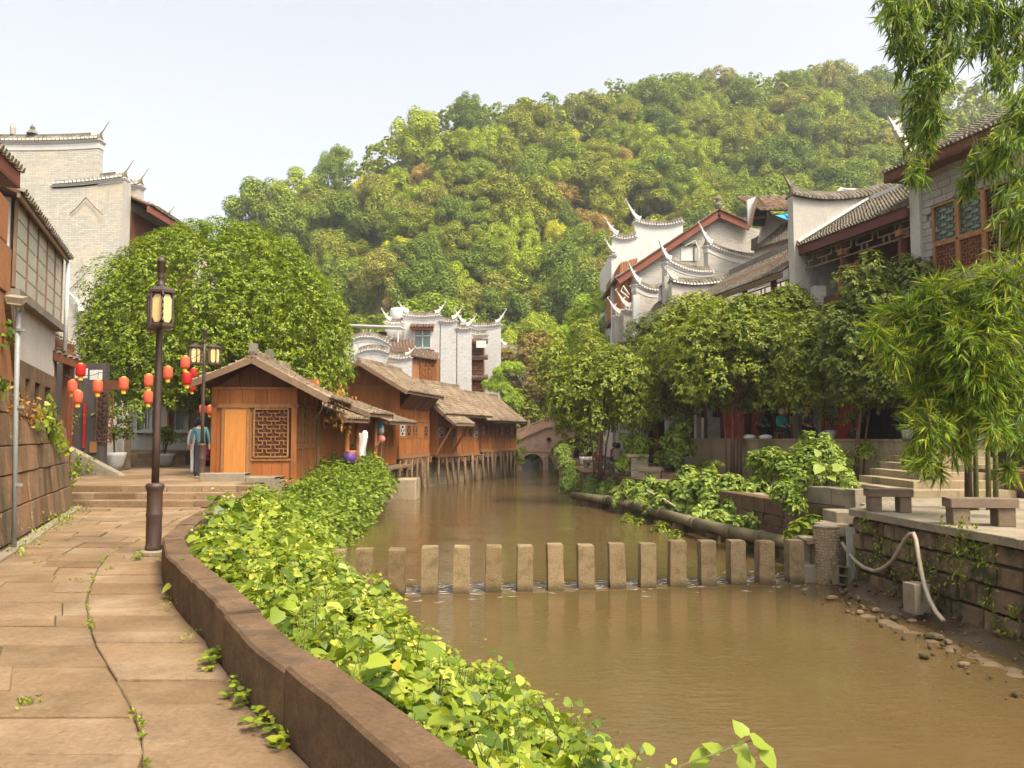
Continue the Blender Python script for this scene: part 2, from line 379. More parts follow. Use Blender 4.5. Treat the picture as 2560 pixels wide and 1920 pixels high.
m_terra = surf('terracotta', (0.36, 0.12, 0.05), (0.28, 0.09, 0.04), 4, 0.8, 0.2, 30)
m_black = surf('black_rubber', (0.02, 0.02, 0.02), (0.03, 0.03, 0.03), 4, 0.5, 0.0, 30)
m_hose = surf('grey_hose', (0.46, 0.38, 0.28), (0.36, 0.29, 0.21), 4, 0.6, 0.1, 30)
m_pipe = surf('mossy_sewer_pipe', (0.22, 0.17, 0.10), (0.15, 0.115, 0.065), 2, 0.85, 0.4, 22, stain=(0.09, 0.10, 0.025), stain_scale=2.2, stain_lo=0.48, stain_hi=0.66)
m_bark = surf('bark', (0.10, 0.07, 0.045), (0.06, 0.04, 0.028), 5, 0.95, 1.0, 22, stretch=(2, 2, 0.6))
m_bark_red = surf('reddish_bark', (0.17, 0.095, 0.06), (0.10, 0.06, 0.04), 5, 0.95, 0.8, 22, stretch=(2, 2, 0.6))
m_glass = surf('window_glass', (0.16, 0.22, 0.20), (0.10, 0.15, 0.13), 1.2, 0.12, 0.0, 10, spec=0.6, fine=0.1)
m_greenglass = surf('green_curtain_glass', (0.10, 0.26, 0.17), (0.05, 0.12, 0.08), 2.5, 0.25, 0.0, 10, spec=0.6, stretch=(3, 3, .3), fine=0.15)
m_paleglass = surf('dusty_pale_glass', (0.50, 0.47, 0.40), (0.40, 0.36, 0.31), 0.9, 0.4, 0.05, 10, spec=0.5, stain=(0.55, 0.40, 0.38), stain_scale=0.5, stain_lo=0.5, stain_hi=0.7, fine=0.25)
def plain(name, col, rough=0.5, **k): return surf(name, col, tuple(c * .85 for c in col), 4, rough, 0.05, 25, fine=0.15, **k)
m_red = plain('red_plastic', (0.65, 0.03, 0.02), 0.4)
m_blue = plain('blue_tarp', (0.03, 0.33, 0.80), 0.5)
m_purple = plain('purple_plastic', (0.10, 0.05, 0.24))
m_teal = plain('teal_cloth', (0.06, 0.15, 0.16), 0.9)
m_pink = plain('pink_cloth', (0.75, 0.10, 0.22), 0.9)
m_yellow = plain('lantern_fringe', (0.78, 0.52, 0.07), 0.8)
m_cyan = plain('turquoise_cloth', (0.03, 0.42, 0.47), 0.9)
m_orangepost = plain('orange_paint', (0.62, 0.16, 0.04), 0.6)
def lantern_mat(name, col, tcol):
    m = bpy.data.materials.new(name); m.use_nodes = True; nt = m.node_tree; nt.nodes.clear()
    out = nt.nodes.new('ShaderNodeOutputMaterial'); d = nt.nodes.new('ShaderNodeBsdfPrincipled'); t = nt.nodes.new('ShaderNodeBsdfTranslucent'); x = nt.nodes.new('ShaderNodeMixShader')
    geo = nt.nodes.new('ShaderNodeNewGeometry'); n = _noise(nt, geo.outputs['Position'], 9, 3)
    c = _mix(nt, n, col, tuple(k * .75 for k in col)); nt.links.new(c, d.inputs['Base Color'])
    d.inputs['Roughness'].default_value = 0.6; t.inputs[0].default_value = (*tcol, 1); x.inputs[0].default_value = 0.45
    nt.links.new(d.outputs[0], x.inputs[1]); nt.links.new(t.outputs[0], x.inputs[2]); nt.links.new(x.outputs[0], out.inputs[0]); return m
m_lantern = lantern_mat('faded_lantern_silk', (0.80, 0.20, 0.10), (0.9, 0.25, 0.12))
m_lantern_red = lantern_mat('red_lantern_silk', (0.62, 0.03, 0.02), (0.8, 0.06, 0.03))
m_foam = plain('river_foam', (0.75, 0.73, 0.70), 0.5)
# foliage
lf_round = leafmat('round_tree_leaves', [(0.058, 0.098, 0.009), (0.135, 0.20, 0.010), (0.225, 0.295, 0.011), (0.35, 0.41, 0.014)], 0.28)
lf_bank = leafmat('bank_tree_leaves', [(0.07, 0.115, 0.014), (0.145, 0.20, 0.017), (0.24, 0.29, 0.02), (0.38, 0.38, 0.027)], 0.3)
lf_yellow = leafmat('yellow_green_leaves', [(0.10, 0.16, 0.02), (0.20, 0.27, 0.025), (0.32, 0.36, 0.03), (0.46, 0.42, 0.035)], 0.3)
lf_deep = leafmat('deep_green_leaves', [(0.045, 0.08, 0.013), (0.095, 0.14, 0.016), (0.15, 0.195, 0.018), (0.25, 0.27, 0.024)], 0.25)
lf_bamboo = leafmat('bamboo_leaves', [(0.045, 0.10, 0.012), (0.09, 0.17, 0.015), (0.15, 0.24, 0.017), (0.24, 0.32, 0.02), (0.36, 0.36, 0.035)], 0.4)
lf_bamboo_lit = leafmat('lit_bamboo_clump_leaves', [(0.05, 0.11, 0.009), (0.12, 0.21, 0.012), (0.21, 0.32, 0.015), (0.34, 0.42, 0.02), (0.44, 0.42, 0.035)], 0.4)  # lower clump: its brighter lighting is painted into the leaf colours
lf_bamboo_far = leafmat('young_bamboo_leaves', [(0.22, 0.36, 0.03), (0.34, 0.46, 0.035), (0.44, 0.52, 0.05)], 0.35)
lf_weed = leafmat('weed_leaves', [(0.068, 0.118, 0.012), (0.15, 0.215, 0.019), (0.24, 0.305, 0.026), (0.32, 0.375, 0.036), (0.43, 0.45, 0.075)], 0.38, 0.42, 0.4)
lf_weed3 = leafmat('bank_weed_leaves', [(0.07, 0.12, 0.016), (0.15, 0.21, 0.022), (0.22, 0.29, 0.03), (0.31, 0.38, 0.045)], 0.35)
lf_weed2 = leafmat('pale_weed_leaves', [(0.12, 0.19, 0.03), (0.21, 0.29, 0.045), (0.29, 0.37, 0.06), (0.38, 0.44, 0.08)], 0.3)
lf_dry = leafmat('dry_leaves', [(0.40, 0.19, 0.05), (0.50, 0.28, 0.06), (0.34, 0.15, 0.04)], 0.3)
lf_yleaf = leafmat('yellowed_leaves', [(0.62, 0.45, 0.04), (0.58, 0.50, 0.06)], 0.35)
lf_autumn = leafmat('autumn_leaves', [(0.26, 0.18, 0.05), (0.36, 0.19, 0.05), (0.26, 0.26, 0.05), (0.18, 0.22, 0.04)], 0.3)
m_stem = surf('green_stem', (0.16, 0.18, 0.05), (0.12, 0.12, 0.04), 8, 0.7, 0.0, 20)
# ================================================================== THE SETTING
WATER = -1.30
UP_WATER = -1.23
PLAZA = 0.42
TERR = 0.18            # near terrace on the far side of the river
PROM = -0.05           # promenade behind it
UPPER = 1.35           # raised terrace before the red shopfront
def gpts(pp, z): return [G(u, v, z) for u, v in pp]
_in = gpts([(776, 1920), (617, 1757), (522, 1613), (448, 1528), (413, 1479), (403, 1419)], 0.0)
PIN_Y = [-3, 1.0] + [p.y for p in _in] + [11.5, 13.5, 16.0, 18.0]
PIN_X = [3.2, 0.85] + [p.x for p in _in] + [-4.72, -5.15, -5.65, -6.05]
_jt = gpts([(370, 1920), (336, 1782), (231, 1597), (214, 1504), (243, 1423), (278, 1377)], 0.0)
JY = [-3, 1.0] + [p.y for p in _jt] + [12.0, 15.0, 18.0]
JX = [-1.0, -1.4] + [p.x for p in _jt] + [-5.6, -6.3, -6.9]
WY, WX = [-4, 2, 6, 10.8, 17.9, 19.5], [-1.9, -3.55, -5.05, -6.9, -9.75, -10.4]
def pin(y): return interp(y, PIN_Y, PIN_X)
def jnt(y): return interp(y, JY, JX)
def wlx(y): return interp(y, WY, WX)

# land masses under everything
LB_W = [(4.4, -4), (2.6, 1.5), (1.95, 3.4), (1.35, 4.6), (0.55, 6.1), (0.0, 7.0), (-0.5, 8), (-1.25, 10.4), (-1.9, 11.7), (-3.2, 14.6), (-3.8, 17.3), (-4.3, 22), (-4.6, 28), (-4.9, 34)]   # waterline of the weedy bank
EMB = [(-6.5, 18.6), (-6.75, 24), (-7.2, 28), (-6.6, 34), (-6.2, 38), (-5.3, 43.3), (-3.3, 48.5), (-0.5, 55.5), (0.3, 60), (0.4, 90)]
mb = MB()
mb.ext([(-60, -8, -2.4), (4.5, -8, -2.4), (pin(-3) + .3, -3, -2.4)] + [(pin(y) + .28, y, -2.4) for y in (1, 2.5, 4, 5, 6, 7, 8, 9.6, 11.5, 13.5, 16, 17.8)]
       + [(x, y, -2.4) for x, y in EMB] + [(-60, 90, -2.4)], (0, 0, 2.33))
struct('left_bank_ground', mb, m_joint)
mb = MB(); mb.bb(-420, 420, -60, 440, -3.2, -2.5); struct('ground', mb, m_earth)
mb = MB(); mb.bb(-9, 11, -8, 90, -2.5, -2.0); struct('river_bed', mb, m_mud)
RB = [(8.0, -6), (7.45, 6), (7.05, 11), (6.62, 15.6), (7.6, 16.6), (6.1, 17.2), (5.95, 19.3), (4.9, 25.8), (3.5, 31.5), (3.2, 36), (3.2, 42), (3.6, 50), (3.9, 63), (4.6, 90)]
mb = MB()
mb.ext([(x + (.25 if y < 17 else .9), y, -2.4) for x, y in reversed(RB)] + [(60, -6, -2.4), (60, 90, -2.4)], (0, 0, 2.4 + PROM - 0.05)); struct('right_bank_ground', mb, m_joint)

# ---- river
m_water = bpy.data.materials.new('murky_river_water'); m_water.use_nodes = True
nt = m_water.node_tree; bs = nt.nodes['Principled BSDF']
geo = nt.nodes.new('ShaderNodeNewGeometry')
wc = _mix(nt, _noise(nt, geo.outputs['Position'], 0.35, 3), (0.088, 0.056, 0.022), (0.125, 0.082, 0.034))
nt.links.new(wc, bs.inputs['Base Color']); bs.inputs['Roughness'].default_value = 0.06; bs.inputs['IOR'].default_value = 1.33
bs.inputs['Specular IOR Level'].default_value = 0.5
n1 = _noise(nt, geo.outputs['Position'], 5.0, 3, 0.5, (1.0, 2.2, 1)); n2 = _noise(nt, geo.outputs['Position'], 0.8, 2, 0.5)
hm = nt.nodes.new('ShaderNodeMath'); hm.operation = 'MULTIPLY'; nt.links.new(n1, hm.inputs[0]); nt.links.new(_ramp(nt, n2, BW(0.25, 0.75)), hm.inputs[1])
bp = nt.nodes.new('ShaderNodeBump'); bp.inputs['Strength'].default_value = 0.36; bp.inputs['Distance'].default_value = 0.05
nt.links.new(hm.outputs[0], bp.inputs['Height']); nt.links.new(bp.outputs[0], bs.inputs['Normal'])
W0, W1 = G(993, 1487, WATER), G(1912, 1459, WATER)
wd = (W1 - W0).normalized(); wnrm = Vector((-wd.y, wd.x, 0))
wa, wb = W0 - wd * 6, W1 + wd * 6
mb = MB()
mb.add([(-9, -8, WATER), (12, -8, WATER), wb - wnrm * .22, wa - wnrm * .22], [(0, 1, 2, 3)])
a2, b2 = wa + wnrm * .30, wb + wnrm * .30
a2.z = b2.z = UP_WATER
N = 40
st = [wa.lerp(wb, i / N) - wnrm * .22 for i in range(N + 1)] + [a2.lerp(b2, i / N) for i in range(N + 1)]
mb.add(st, [(i, i + 1, N + 2 + i, N + 1 + i) for i in range(N)])
mb.add([a2, b2, (12, 95, UP_WATER), (-9, 95, UP_WATER)], [(0, 1, 2, 3)])
struct('river', mb, m_water)

# ---- footpath slabs on the near bank
path = struct('footpath', MB().ext([(wlx(y) - .3, y, -.075) for y in (-3, 2, 6, 10.8, 17.9)] + [(pin(y) + .1, y, -.075) for y in (17.9, 13.5, 11.5, 9.6, 8.2, 7.2, 6.1, 4.8, 3.8, 1, -3)], (0, 0, 0.058)), m_joint)
def slab_row(y0, y1, xa0, xa1, xb0, xb1, wlo, whi, gap=0.007, dz=0.008):
    x = 0.0; L = max(xb0 - xa0, xb1 - xa1); cuts = [0.0]
    while x < L:
        x += U(wlo, whi); cuts.append(min(1, x / L))
    if len(cuts) > 2 and cuts[-1] - cuts[-2] < 0.12: cuts.pop(-2)
    cuts[-1] = 1.0
    for a, b in zip(cuts, cuts[1:]):
        ja, jb = (0 if a == 0 else U(-.03, .03)), (0 if b == 1 else U(-.03, .03))
        q = [(xa0 + (xb0 - xa0) * a + gap + ja, y0 + gap), (xa0 + (xb0 - xa0) * b - gap + jb, y0 + gap), (xa1 + (xb1 - xa1) * b - gap + jb, y1 - gap), (xa1 + (xb1 - xa1) * a + gap + ja, y1 - gap)]
        z = U(-dz, dz)
        m = MB().stone([(px, py, z + U(-.003, .003)) for px, py in q], (0, 0, -.06), 0.006)
        part(path, 'paving_slab', m, m_slab)
random.seed(3)
y = 2.2
while y < 17.7:
    h = U(0.38, 0.62) if y < 9 else U(0.5, 0.75)
    y1 = min(y + h, 17.88)
    slab_row(y, y1, wlx(y) + .05, wlx(y1) + .05, jnt(y), jnt(y1), 0.45, 1.1)
    y = y1
y = 2.0
while y < 17.7:
    h = U(0.32, 0.66) if y < 9 else U(0.5, 0.8)
    y1 = min(y + h, 17.88)
    slab_row(y, y1, jnt(y), jnt(y1), pin(y), pin(y1), 1.3, 3.2)
    y = y1

# ---- parapet between path and river, one long stone after another
par = thing('river_parapet', 'low brown sandstone parapet curving between the paved path and the river weeds', 'parapet', (pin(4), 4, 0))
PH, PW = 0.37, 0.245
def par_pt(y):
    d = Vector((pin(y + .05) - pin(y - .05), 0.1, 0)).normalized(); n = Vector((d.y, -d.x, 0))
    a = Vector((pin(y), y, 0)); return a, a + n * PW
cuts = [0.6, 2.6, 4.32, 5.6, 6.9, 8.2, 9.5, 11.0, 13.0, 15.2, 17.8]
for ya, yb in zip(cuts, cuts[1:]):
    k = 9; ys = [ya + 0.009 + (yb - ya - 0.018) * i / k for i in range(k + 1)]
    dz = U(-.016, .016); c = 0.018; V = []
    for yy in ys:
        a, b = par_pt(yy); n = (b - a).normalized()
        w = 1 + 0.05 * mnoise.noise((yy * 5, 0, 0)); t = PH + dz + 0.014 * mnoise.noise((yy * 6, 2, 0)); a = a + n * .012 * mnoise.noise((yy * 7, 5, 1))
        V += [a + Vector((0, 0, -.3)), a + Vector((0, 0, t - c)), a + n * c + Vector((0, 0, t)), a + n * (PW * w - c) + Vector((0, 0, t)), a + n * PW * w + Vector((0, 0, t - c)), a + n * PW * w + Vector((0, 0, -.6))]
    Fs = [(i * 6 + j, i * 6 + j + 1, i * 6 + j + 7, i * 6 + j + 6) for i in range(k) for j in range(5)]
    Fs += [tuple(range(6)), tuple(reversed(range(k * 6, k * 6 + 6)))]
    part(par, 'coping_stone', MB().add(V, Fs), m_kerb, world=True)

# ---- weedy slope between parapet and water
LBY = [p[1] for p in LB_W]; LBX = [p[0] for p in LB_W]
def wline(y): return interp(y, LBY, LBX)
def bank_in(y): return pin(y) + PW if y < 17.5 else interp(y, [17.5, 19, 24, 28, 34], [-5.8, -6.2, -6.5, -7.0, -6.5])
def slope(y, t): return (bank_in(y) * (1 - t) + wline(y) * t, -0.05 - 1.45 * t ** 1.3)
mb = MB(); ny, ntt = 46, 7
for i in range(ny):
    yy = -2 + 37 * i / (ny - 1)
    for j in range(ntt):
        x, z = slope(yy, j / (ntt - 1) * 1.08)
        mb.v.append((x, yy, z + 0.06 * mnoise.noise((x * 2, yy * 2, 0))))
for i in range(ny - 1):
    for j in range(ntt - 1):
        a = i * ntt + j; mb.f.append((a, a + 1, a + ntt + 1, a + ntt)); mb.mi.append(0)
struct('bank_slope_ground', mb, m_earth, True)

# ---- three shallow steps up to the square, then the square's paving
stp = thing('stone_steps', 'three wide worn stone steps leading from the path up to the lantern square', 'steps', (-8, 18.2, 0))
for i in range(3):
    y0 = 17.9 + i * 0.42; z1 = PLAZA * (i + 1) / 3; xa, xb = wlx(17.9) - .7, -6.12 + .1 * i
    xs = [xa]
    while xs[-1] < xb - 1.2: xs.append(xs[-1] + U(0.8, 1.7))
    xs.append(xb)
    for a, b in zip(xs, xs[1:]):
        m = MB().stone([(a + .004, y0, z1 - .14), (b - .004, y0, z1 - .14), (b - .004, y0 + U(-.01, .01), z1), (a + .004, y0, z1)], (0, .5, 0), 0.014)
        m.stone([(a + .004, y0 + .004, z1 + .001), (b - .004, y0 + .004, z1 + .001), (b - .004, y0 + .55, z1 + .001), (a + .004, y0 + .55, z1 + .001)], (0, 0, -.1), 0.01)
        part(stp, 'step_stone', m, m_slab, world=True)
sq = struct('square_paving', MB().ext([(-24, 18.9, PLAZA - .05), (-6.5, 18.9, PLAZA - .05), (-6.7, 24, PLAZA - .05), (-7.6, 29, PLAZA - .05), (-7.2, 46, PLAZA - .05), (-24, 46, PLAZA - .05)], (0, 0, 0.03)), m_joint)
y = 19.15
while y < 31.5:
    y1 = y + U(.6, .95); x = -12.5 - max(0, (y - 24) * .3)
    while x < -6.75:
        x1 = min(x + U(0.9, 1.7), -6.7)
        if x1 - x > .25:
            part(sq, 'paving_slab', MB().stone([(x + .008, y + .008, PLAZA), (x1 - .008, y + .008, PLAZA), (x1 - .008, y1 - .008, PLAZA), (x + .008, y1 - .008, PLAZA)], (0, 0, -.04), 0.007), m_slab)
        x = x1
    y = y1

# ---- stone embankment behind the stilts (courses joined: far and behind the stilts)
emb = thing('embankment_wall', 'brown stone embankment wall behind the stilts of the timber houses', 'wall', (-6.2, 38, WATER))
random.seed(5)
for (xa, ya), (xb, yb) in zip(EMB[:-1], EMB[1:]):
    A, B = Vector((xa, ya, 0)), Vector((xb, yb, 0)); L = (B - A).length; d = (B - A) / L; n = Vector((d.y, -d.x, 0))
    mbb = MB(); z = -1.75
    while z < 0.30:
        h = U(.24, .36); s = 0
        while s < L - .05:
            w = min(U(.45, 1.1), L - s); o = U(0, .03)
            a, b = A + d * (s + .008) + n * (.06 + o), A + d * (s + w - .008) + n * (.06 + o)
            mbb.stone([a + Vector((0, 0, z)), b + Vector((0, 0, z)), b + Vector((0, 0, min(z + h, .33) - .01)), a + Vector((0, 0, min(z + h, .33) - .01))], -n * .25, .02)
            s += w
        z += h
    part(emb, 'stone_courses', mbb, m_conc, world=True, kind='stuff')

# ---- right side: near terrace, its rubble wall, promenade, raised terrace
tp = [(7.3, -4), (7.05, 6), (6.85, 11), (6.45, 15.55), (7.0, 15.9), (8.6, 18.8), (16, 19.6), (24, 19.6), (24, -4)]
terr = struct('terrace_paving', MB().ext([(x + .25, y, -1.9) for x, y in tp[:5]] + [(x, y, -1.9) for x, y in tp[5:]], (0, 0, 1.9 + TERR - .05)), m_joint)
random.seed(9)
y = 8.6
while y < 18.8:
    y1 = y + U(.5, .8); x = interp(y, [6, 11, 15.55, 18.8], [7.3, 7.1, 6.9, 8.6]) + .05; first = True
    while x < 13.6:
        x1 = x + U(.6, 1.1)
        part(terr, 'paving_slab', MB().stone([(x + .006, y + .006, TERR), (x1 - .006, y + .006, TERR), (x1 - .006, y1 - .006, TERR), (x + .006, y1 - .006, TERR)], (0, 0, -.05), 0.006), m_greystone)
        x = x1
    y = y1
tw = thing('terrace_wall', 'mossy rubble stone wall under the terrace with two stone benches', 'wall', (6.8, 11, WATER))
wl_pts = [(7.45, 3.5), (7.05, 8), (6.9, 11), (6.5, 15.5), (6.95, 15.95), (7.4, 16.7)]
for si, ((xa, ya), (xb, yb)) in enumerate(zip(wl_pts, wl_pts[1:])):
    A, B = Vector((xa, ya, 0)), Vector((xb, yb, 0)); L = (B - A).length; d = (B - A) / L; n = Vector((-d.y, d.x, 0))
    z = -1.55
    while z < TERR - .14:
        h = U(.17, .42); zt = min(z + h, TERR - .12)
        if TERR - .12 - zt < .1: zt = TERR - .12
        s = -U(0, .3) if False else 0
        while s < L - .02:
            w = min(U(.22, .85), L - s)
            if L - s - w < .15: w = L - s
            lean = .05; o = U(-.02, .045)
            f = lambda t, zz: A + d * t + n * (o - lean * (zz + 1.3)) + Vector((0, 0, zz))
            g = .012
            q = [f(s + g + U(0, .02), z + g), f(s + w - g - U(0, .02), z + g + U(-.01, .01)), f(s + w - g - U(0, .02), zt - g - U(0, .02)), f(s + g + U(0, .02), zt - g - U(0, .02))]
            part(tw, 'wall_stone', MB().stone([q[1], q[0], q[3], q[2]], -n * .3, .03, U(0, .03), .012), m_rubble, world=True)
            s += w
        z = zt
    # coping slabs
    s = 0
    while s < L - .02:
        w = min(U(.8, 1.4), L - s)
        c = [A + d * (s + .004) + n * .03, A + d * (s + w - .004) + n * .03, A + d * (s + w - .004) - n * .42, A + d * (s + .004) - n * .42]
        m = MB().ext([p + Vector((0, 0, TERR - .12)) for p in reversed(c)], (0, 0, -.001)); m = MB()
        m.stone([p + Vector((0, 0, TERR + .012)) for p in (c[1], c[0], c[3], c[2])], (0, 0, -.13), .012)
        part(tw, 'coping_slab', m, m_greystone, world=True); s += w
    back = MB(); back.ext([A - n * .12 + Vector((0, 0, -1.9)), B - n * .12 + Vector((0, 0, -1.9)), B - n * .4 + Vector((0, 0, -1.9)), A - n * .4 + Vector((0, 0, -1.9))], (0, 0, 1.9 + TERR - .14))
    part(tw, 'backing', back, m_joint, world=True)
# mud shelf along the foot of that wall
mb = MB(); ny = 40
wy, wx = [4, 8, 11, 15.5, 17.4], [7.4, 7.1, 6.95, 6.55, 6.3]
oy, ox = [4, 7.8, 9.4, 11.0, 12.6, 14.4, 16.2, 17.4], [4.9, 5.1, 5.25, 5.35, 5.45, 5.1, 5.3, 6.0]
for i in range(ny):
    yy = 4 + 13.4 * i / (ny - 1); a, b = interp(yy, wy, wx) + .1, interp(yy, oy, ox)
    for j in range(9):
        t = j / 8; x = a + (b - a) * t
        z = -1.12 - .27 * t ** .7 + .10 * mnoise.noise((x * 1.6, yy * 1.3, 3)) * (1 - .3 * t) - (0.30 if j == 8 else 0) - (.05 if j == 7 else 0) - .05 * (t > .3)
        mb.v.append((x, yy, z))
for i in range(ny - 1):
    for j in range(8):
        a = i * 9 + j; mb.f.append((a, a + 9, a + 10, a + 1)); mb.mi.append(0)
struct('mud_shelf', mb, m_mud, True)
# promenade
prom = struct('promenade_paving', MB().ext([(x + .95, y, PROM - .049) for x, y in RB[5:]] + [(30, 90, PROM - .049), (30, 17.2, PROM - .049)], (0, 0, .03)), m_joint)
random.seed(4)
y = 19.6
while y < 42:
    y1 = y + U(.7, 1.0); x = interp(y, [17, 19.3, 25.8, 31.5, 36, 42], [6.1, 5.95, 4.9, 3.5, 3.2, 3.2]) + .95
    xe = x + 5.5
    while x < xe:
        x1 = x + U(.9, 1.6)
        part(prom, 'paving_slab', MB().stone([(x + .008, y + .008, PROM), (x1 - .008, y + .008, PROM), (x1 - .008, y1 - .008, PROM), (x + .008, y1 - .008, PROM)], (0, 0, -.03), 0.007), m_greystone)
        x = x1
    y = y1
# bank wall under the promenade edge, with the vegetated ledge
bw = thing('bank_wall', 'low reddish stone bank wall above the mossy sewer pipe', 'wall', (4.9, 25.8, WATER))
random.seed(6)
rb = RB[5:]
for (xa, ya), (xb, yb) in zip(rb[:-1], rb[1:]):
    A, B = Vector((xa, ya, 0)), Vector((xb, yb, 0)); L = (B - A).length; d = (B - A) / L; n = Vector((-d.y, d.x, 0))
    for (off, z0, zt, dep) in ((0.0, -1.6, -0.95, .8), (-.85, -1.0, PROM + .03, .4)):
        z = z0
        while z < zt - .05:
            h = U(.24, .34); z1 = min(z + h, zt)
            if zt - z1 < .1: z1 = zt
            s = 0
            while s < L - .02:
                w = min(U(.5, 1.1), L - s)
                if L - s - w < .2: w = L - s
                a, b = A + d * (s + .008) + n * (off + U(-.01, .02)), A + d * (s + w - .008) + n * (off + U(-.01, .02))
                q = [b + Vector((0, 0, z + .006)), a + Vector((0, 0, z + .006)), a + Vector((0, 0, z1 - .006)), b + Vector((0, 0, z1 - .006))]
                if ya < 37: part(bw, 'wall_stone', MB().stone(q, -n * dep, .018), m_rubble if off == 0 else m_kerb, world=True)
                s += w
            z = z1
    if ya >= 36:
        part(bw, 'backing', MB().ext([A + n * .0 + Vector((0, 0, -1.9)), B + Vector((0, 0, -1.9)), B - n + Vector((0, 0, -1.9)), A - n + Vector((0, 0, -1.9))], (0, 0, 1.9 + PROM)), m_kerb, world=True)
# raised terrace and its rendered retaining wall
RT0, RT1 = Vector((7.2, 32.6, 0)), Vector((12.4, 25.4, 0))
struct('raised_terrace_paving', MB().ext([(7.25, 32.7, PROM - .02), (12.45, 25.5, PROM - .02), (26, 25.5, PROM - .02), (26, 38.7, PROM - .02), (9.3, 38.7, PROM - .02)], (0, 0, UPPER - PROM)), m_greystone)
rt = thing('rendered_retaining_wall', 'stained rendered retaining wall below the red shopfront', 'wall', (9.8, 29, PROM))
d = (RT1 - RT0).normalized(); n = Vector((-d.y, d.x, 0)) * -1
if n.y > 0: n = -n
part(rt, 'wall_face', MB().ext([RT0 + Vector((0, 0, PROM)), RT1 + Vector((0, 0, PROM)), RT1 - n * .3 + Vector((0, 0, PROM)), RT0 - n * .3 + Vector((0, 0, PROM))], (0, 0, UPPER - PROM + .05)), m_conc, world=True)
part(rt, 'coping', MB().ext([RT0 + n * .05 + Vector((0, 0, UPPER + .053)), RT1 + n * .05 + Vector((0, 0, UPPER + .053)), RT1 - n * .4 + Vector((0, 0, UPPER + .053)), RT0 - n * .4 + Vector((0, 0, UPPER + .053))], (0, 0, .07)), m_conc, world=True)
part(rt, 'return_wall', MB().bb(12.42, 12.75, 25.1, 30, PROM, UPPER + .07), m_conc, world=True)

# ---- hill and the haze-blue ridge behind
hu = [470, 560, 640, 800, 1000, 1150, 1350, 1500, 1700, 1950, 2150, 2300, 2600]
hv = [690, 560, 490, 418, 342, 276, 246, 232, 214, 190, 212, 230, 265]
hy = [136, 140, 145, 155, 165, 175, 185, 195, 205, 212, 215, 220, 230]
HX = [XA(u, y_) for u, y_ in zip(hu, hy)]; HZ = [ZA(v, y_) - 4.2 for v, y_ in zip(hv, hy)]
HX = [-140, -95] + HX + [220]; HZ = [-2, 4] + HZ + [70]; HYR = [130, 132] + hy + [250]
def hill_h(x, y):
    zr, yr = interp(x, HX, HZ), interp(x, HX, HYR); y0 = 84 + (18 if x < -20 else 0)
    if y <= yr:
        t = max(0, (y - y0) / (yr - y0)); h = zr * (0.35 * t + 0.65 * t ** 1.25)
    else:
        t = min(1, (y - yr) / 90); h = zr * (1 - t * t * 0.75)
    return h - 1.0 + 2.0 * mnoise.noise((x * .03, y * .03, 1))
mb = MB(); nx, ny = 70, 50
for i in range(ny):
    for j in range(nx):
        x = -150 + 400 * j / (nx - 1); yy = 78 + 260 * (i / (ny - 1)) ** 1.2
        mb.v.append((x, yy, hill_h(x, yy)))
for i in range(ny - 1):
    for j in range(nx - 1):
        a = i * nx + j; mb.f.append((a, a + 1, a + nx + 1, a + nx)); mb.mi.append(0)
m_forestfloor = surf('forest_floor', (0.05, 0.075, 0.02), (0.08, 0.09, 0.03), 0.2, 0.95, 0.5, 3)
struct('hill', mb, m_forestfloor, True)
def ridge2(x): return interp(x, [-200, 60, 130, 190, 260, 420], [20, 70, 118, 150, 165, 150])
mb = MB()
for i in range(16):
    for j in range(40):
        x = -200 + 640 * j / 39; yy = 300 + 130 * i / 15; t = 1 - abs(i - 8) / 8
        mb.v.append((x, yy, ridge2(x) * (.3 + .7 * t) - 8 + 4 * mnoise.noise((x * .05, yy * .05, 0))))
for i in range(15):
    for j in range(39):
        a = i * 40 + j; mb.f.append((a, a + 1, a + 41, a + 40)); mb.mi.append(0)
struct('distant_hill', mb, m_forestfloor, True)

# ---- trees of the hill: 300 individuals that share eight crowns and seven tints, the rest one mass
HT = {'olive': [(0.197, 0.241, 0.03), (0.277, 0.297, 0.034), (0.376, 0.372, 0.044)], 'mid': [(0.157, 0.219, 0.025), (0.222, 0.292, 0.03), (0.312, 0.365, 0.039)], 'deep': [(0.112, 0.171, 0.027), (0.163, 0.221, 0.033), (0.225, 0.281, 0.037)], 'fresh': [(0.251, 0.324, 0.03), (0.356, 0.433, 0.034), (0.46, 0.506, 0.044)], 'yellow': [(0.413, 0.365, 0.035), (0.6, 0.6, 0.046), (0.6, 0.6, 0.058)], 'russet': [(0.308, 0.243, 0.065), (0.48, 0.304, 0.086), (0.48, 0.38, 0.119)], 'tan': [(0.24, 0.242, 0.05), (0.311, 0.306, 0.061), (0.382, 0.355, 0.074)]}
HT_LABEL = {'olive': 'olive green broadleaf tree among the woods on the hillside', 'mid': 'mid green broadleaf tree among the woods on the hillside',
 'deep': 'dark green broadleaf tree among the woods on the hillside', 'fresh': 'light green broadleaf tree among the woods on the hillside',
 'yellow': 'yellow-topped autumn tree among the green woods on the hillside', 'russet': 'russet orange autumn tree among the green woods on the hillside', 'tan': 'tan brown fading tree among the woods on the hillside'}
HM = {k: leafmat('hill_' + k, v, 0.2, 0.7, 0.1) for k, v in HT.items()}
rg = np.random.default_rng(21)
CLUMP = ([(-.5, -.28, 0), (-.1, -.5, .12), (.5, -.2, 0), (.42, .34, -.1), (-.05, .5, .08), (-.48, .24, -.06)], [(0, 1, 2, 3), (0, 3, 4, 5)])
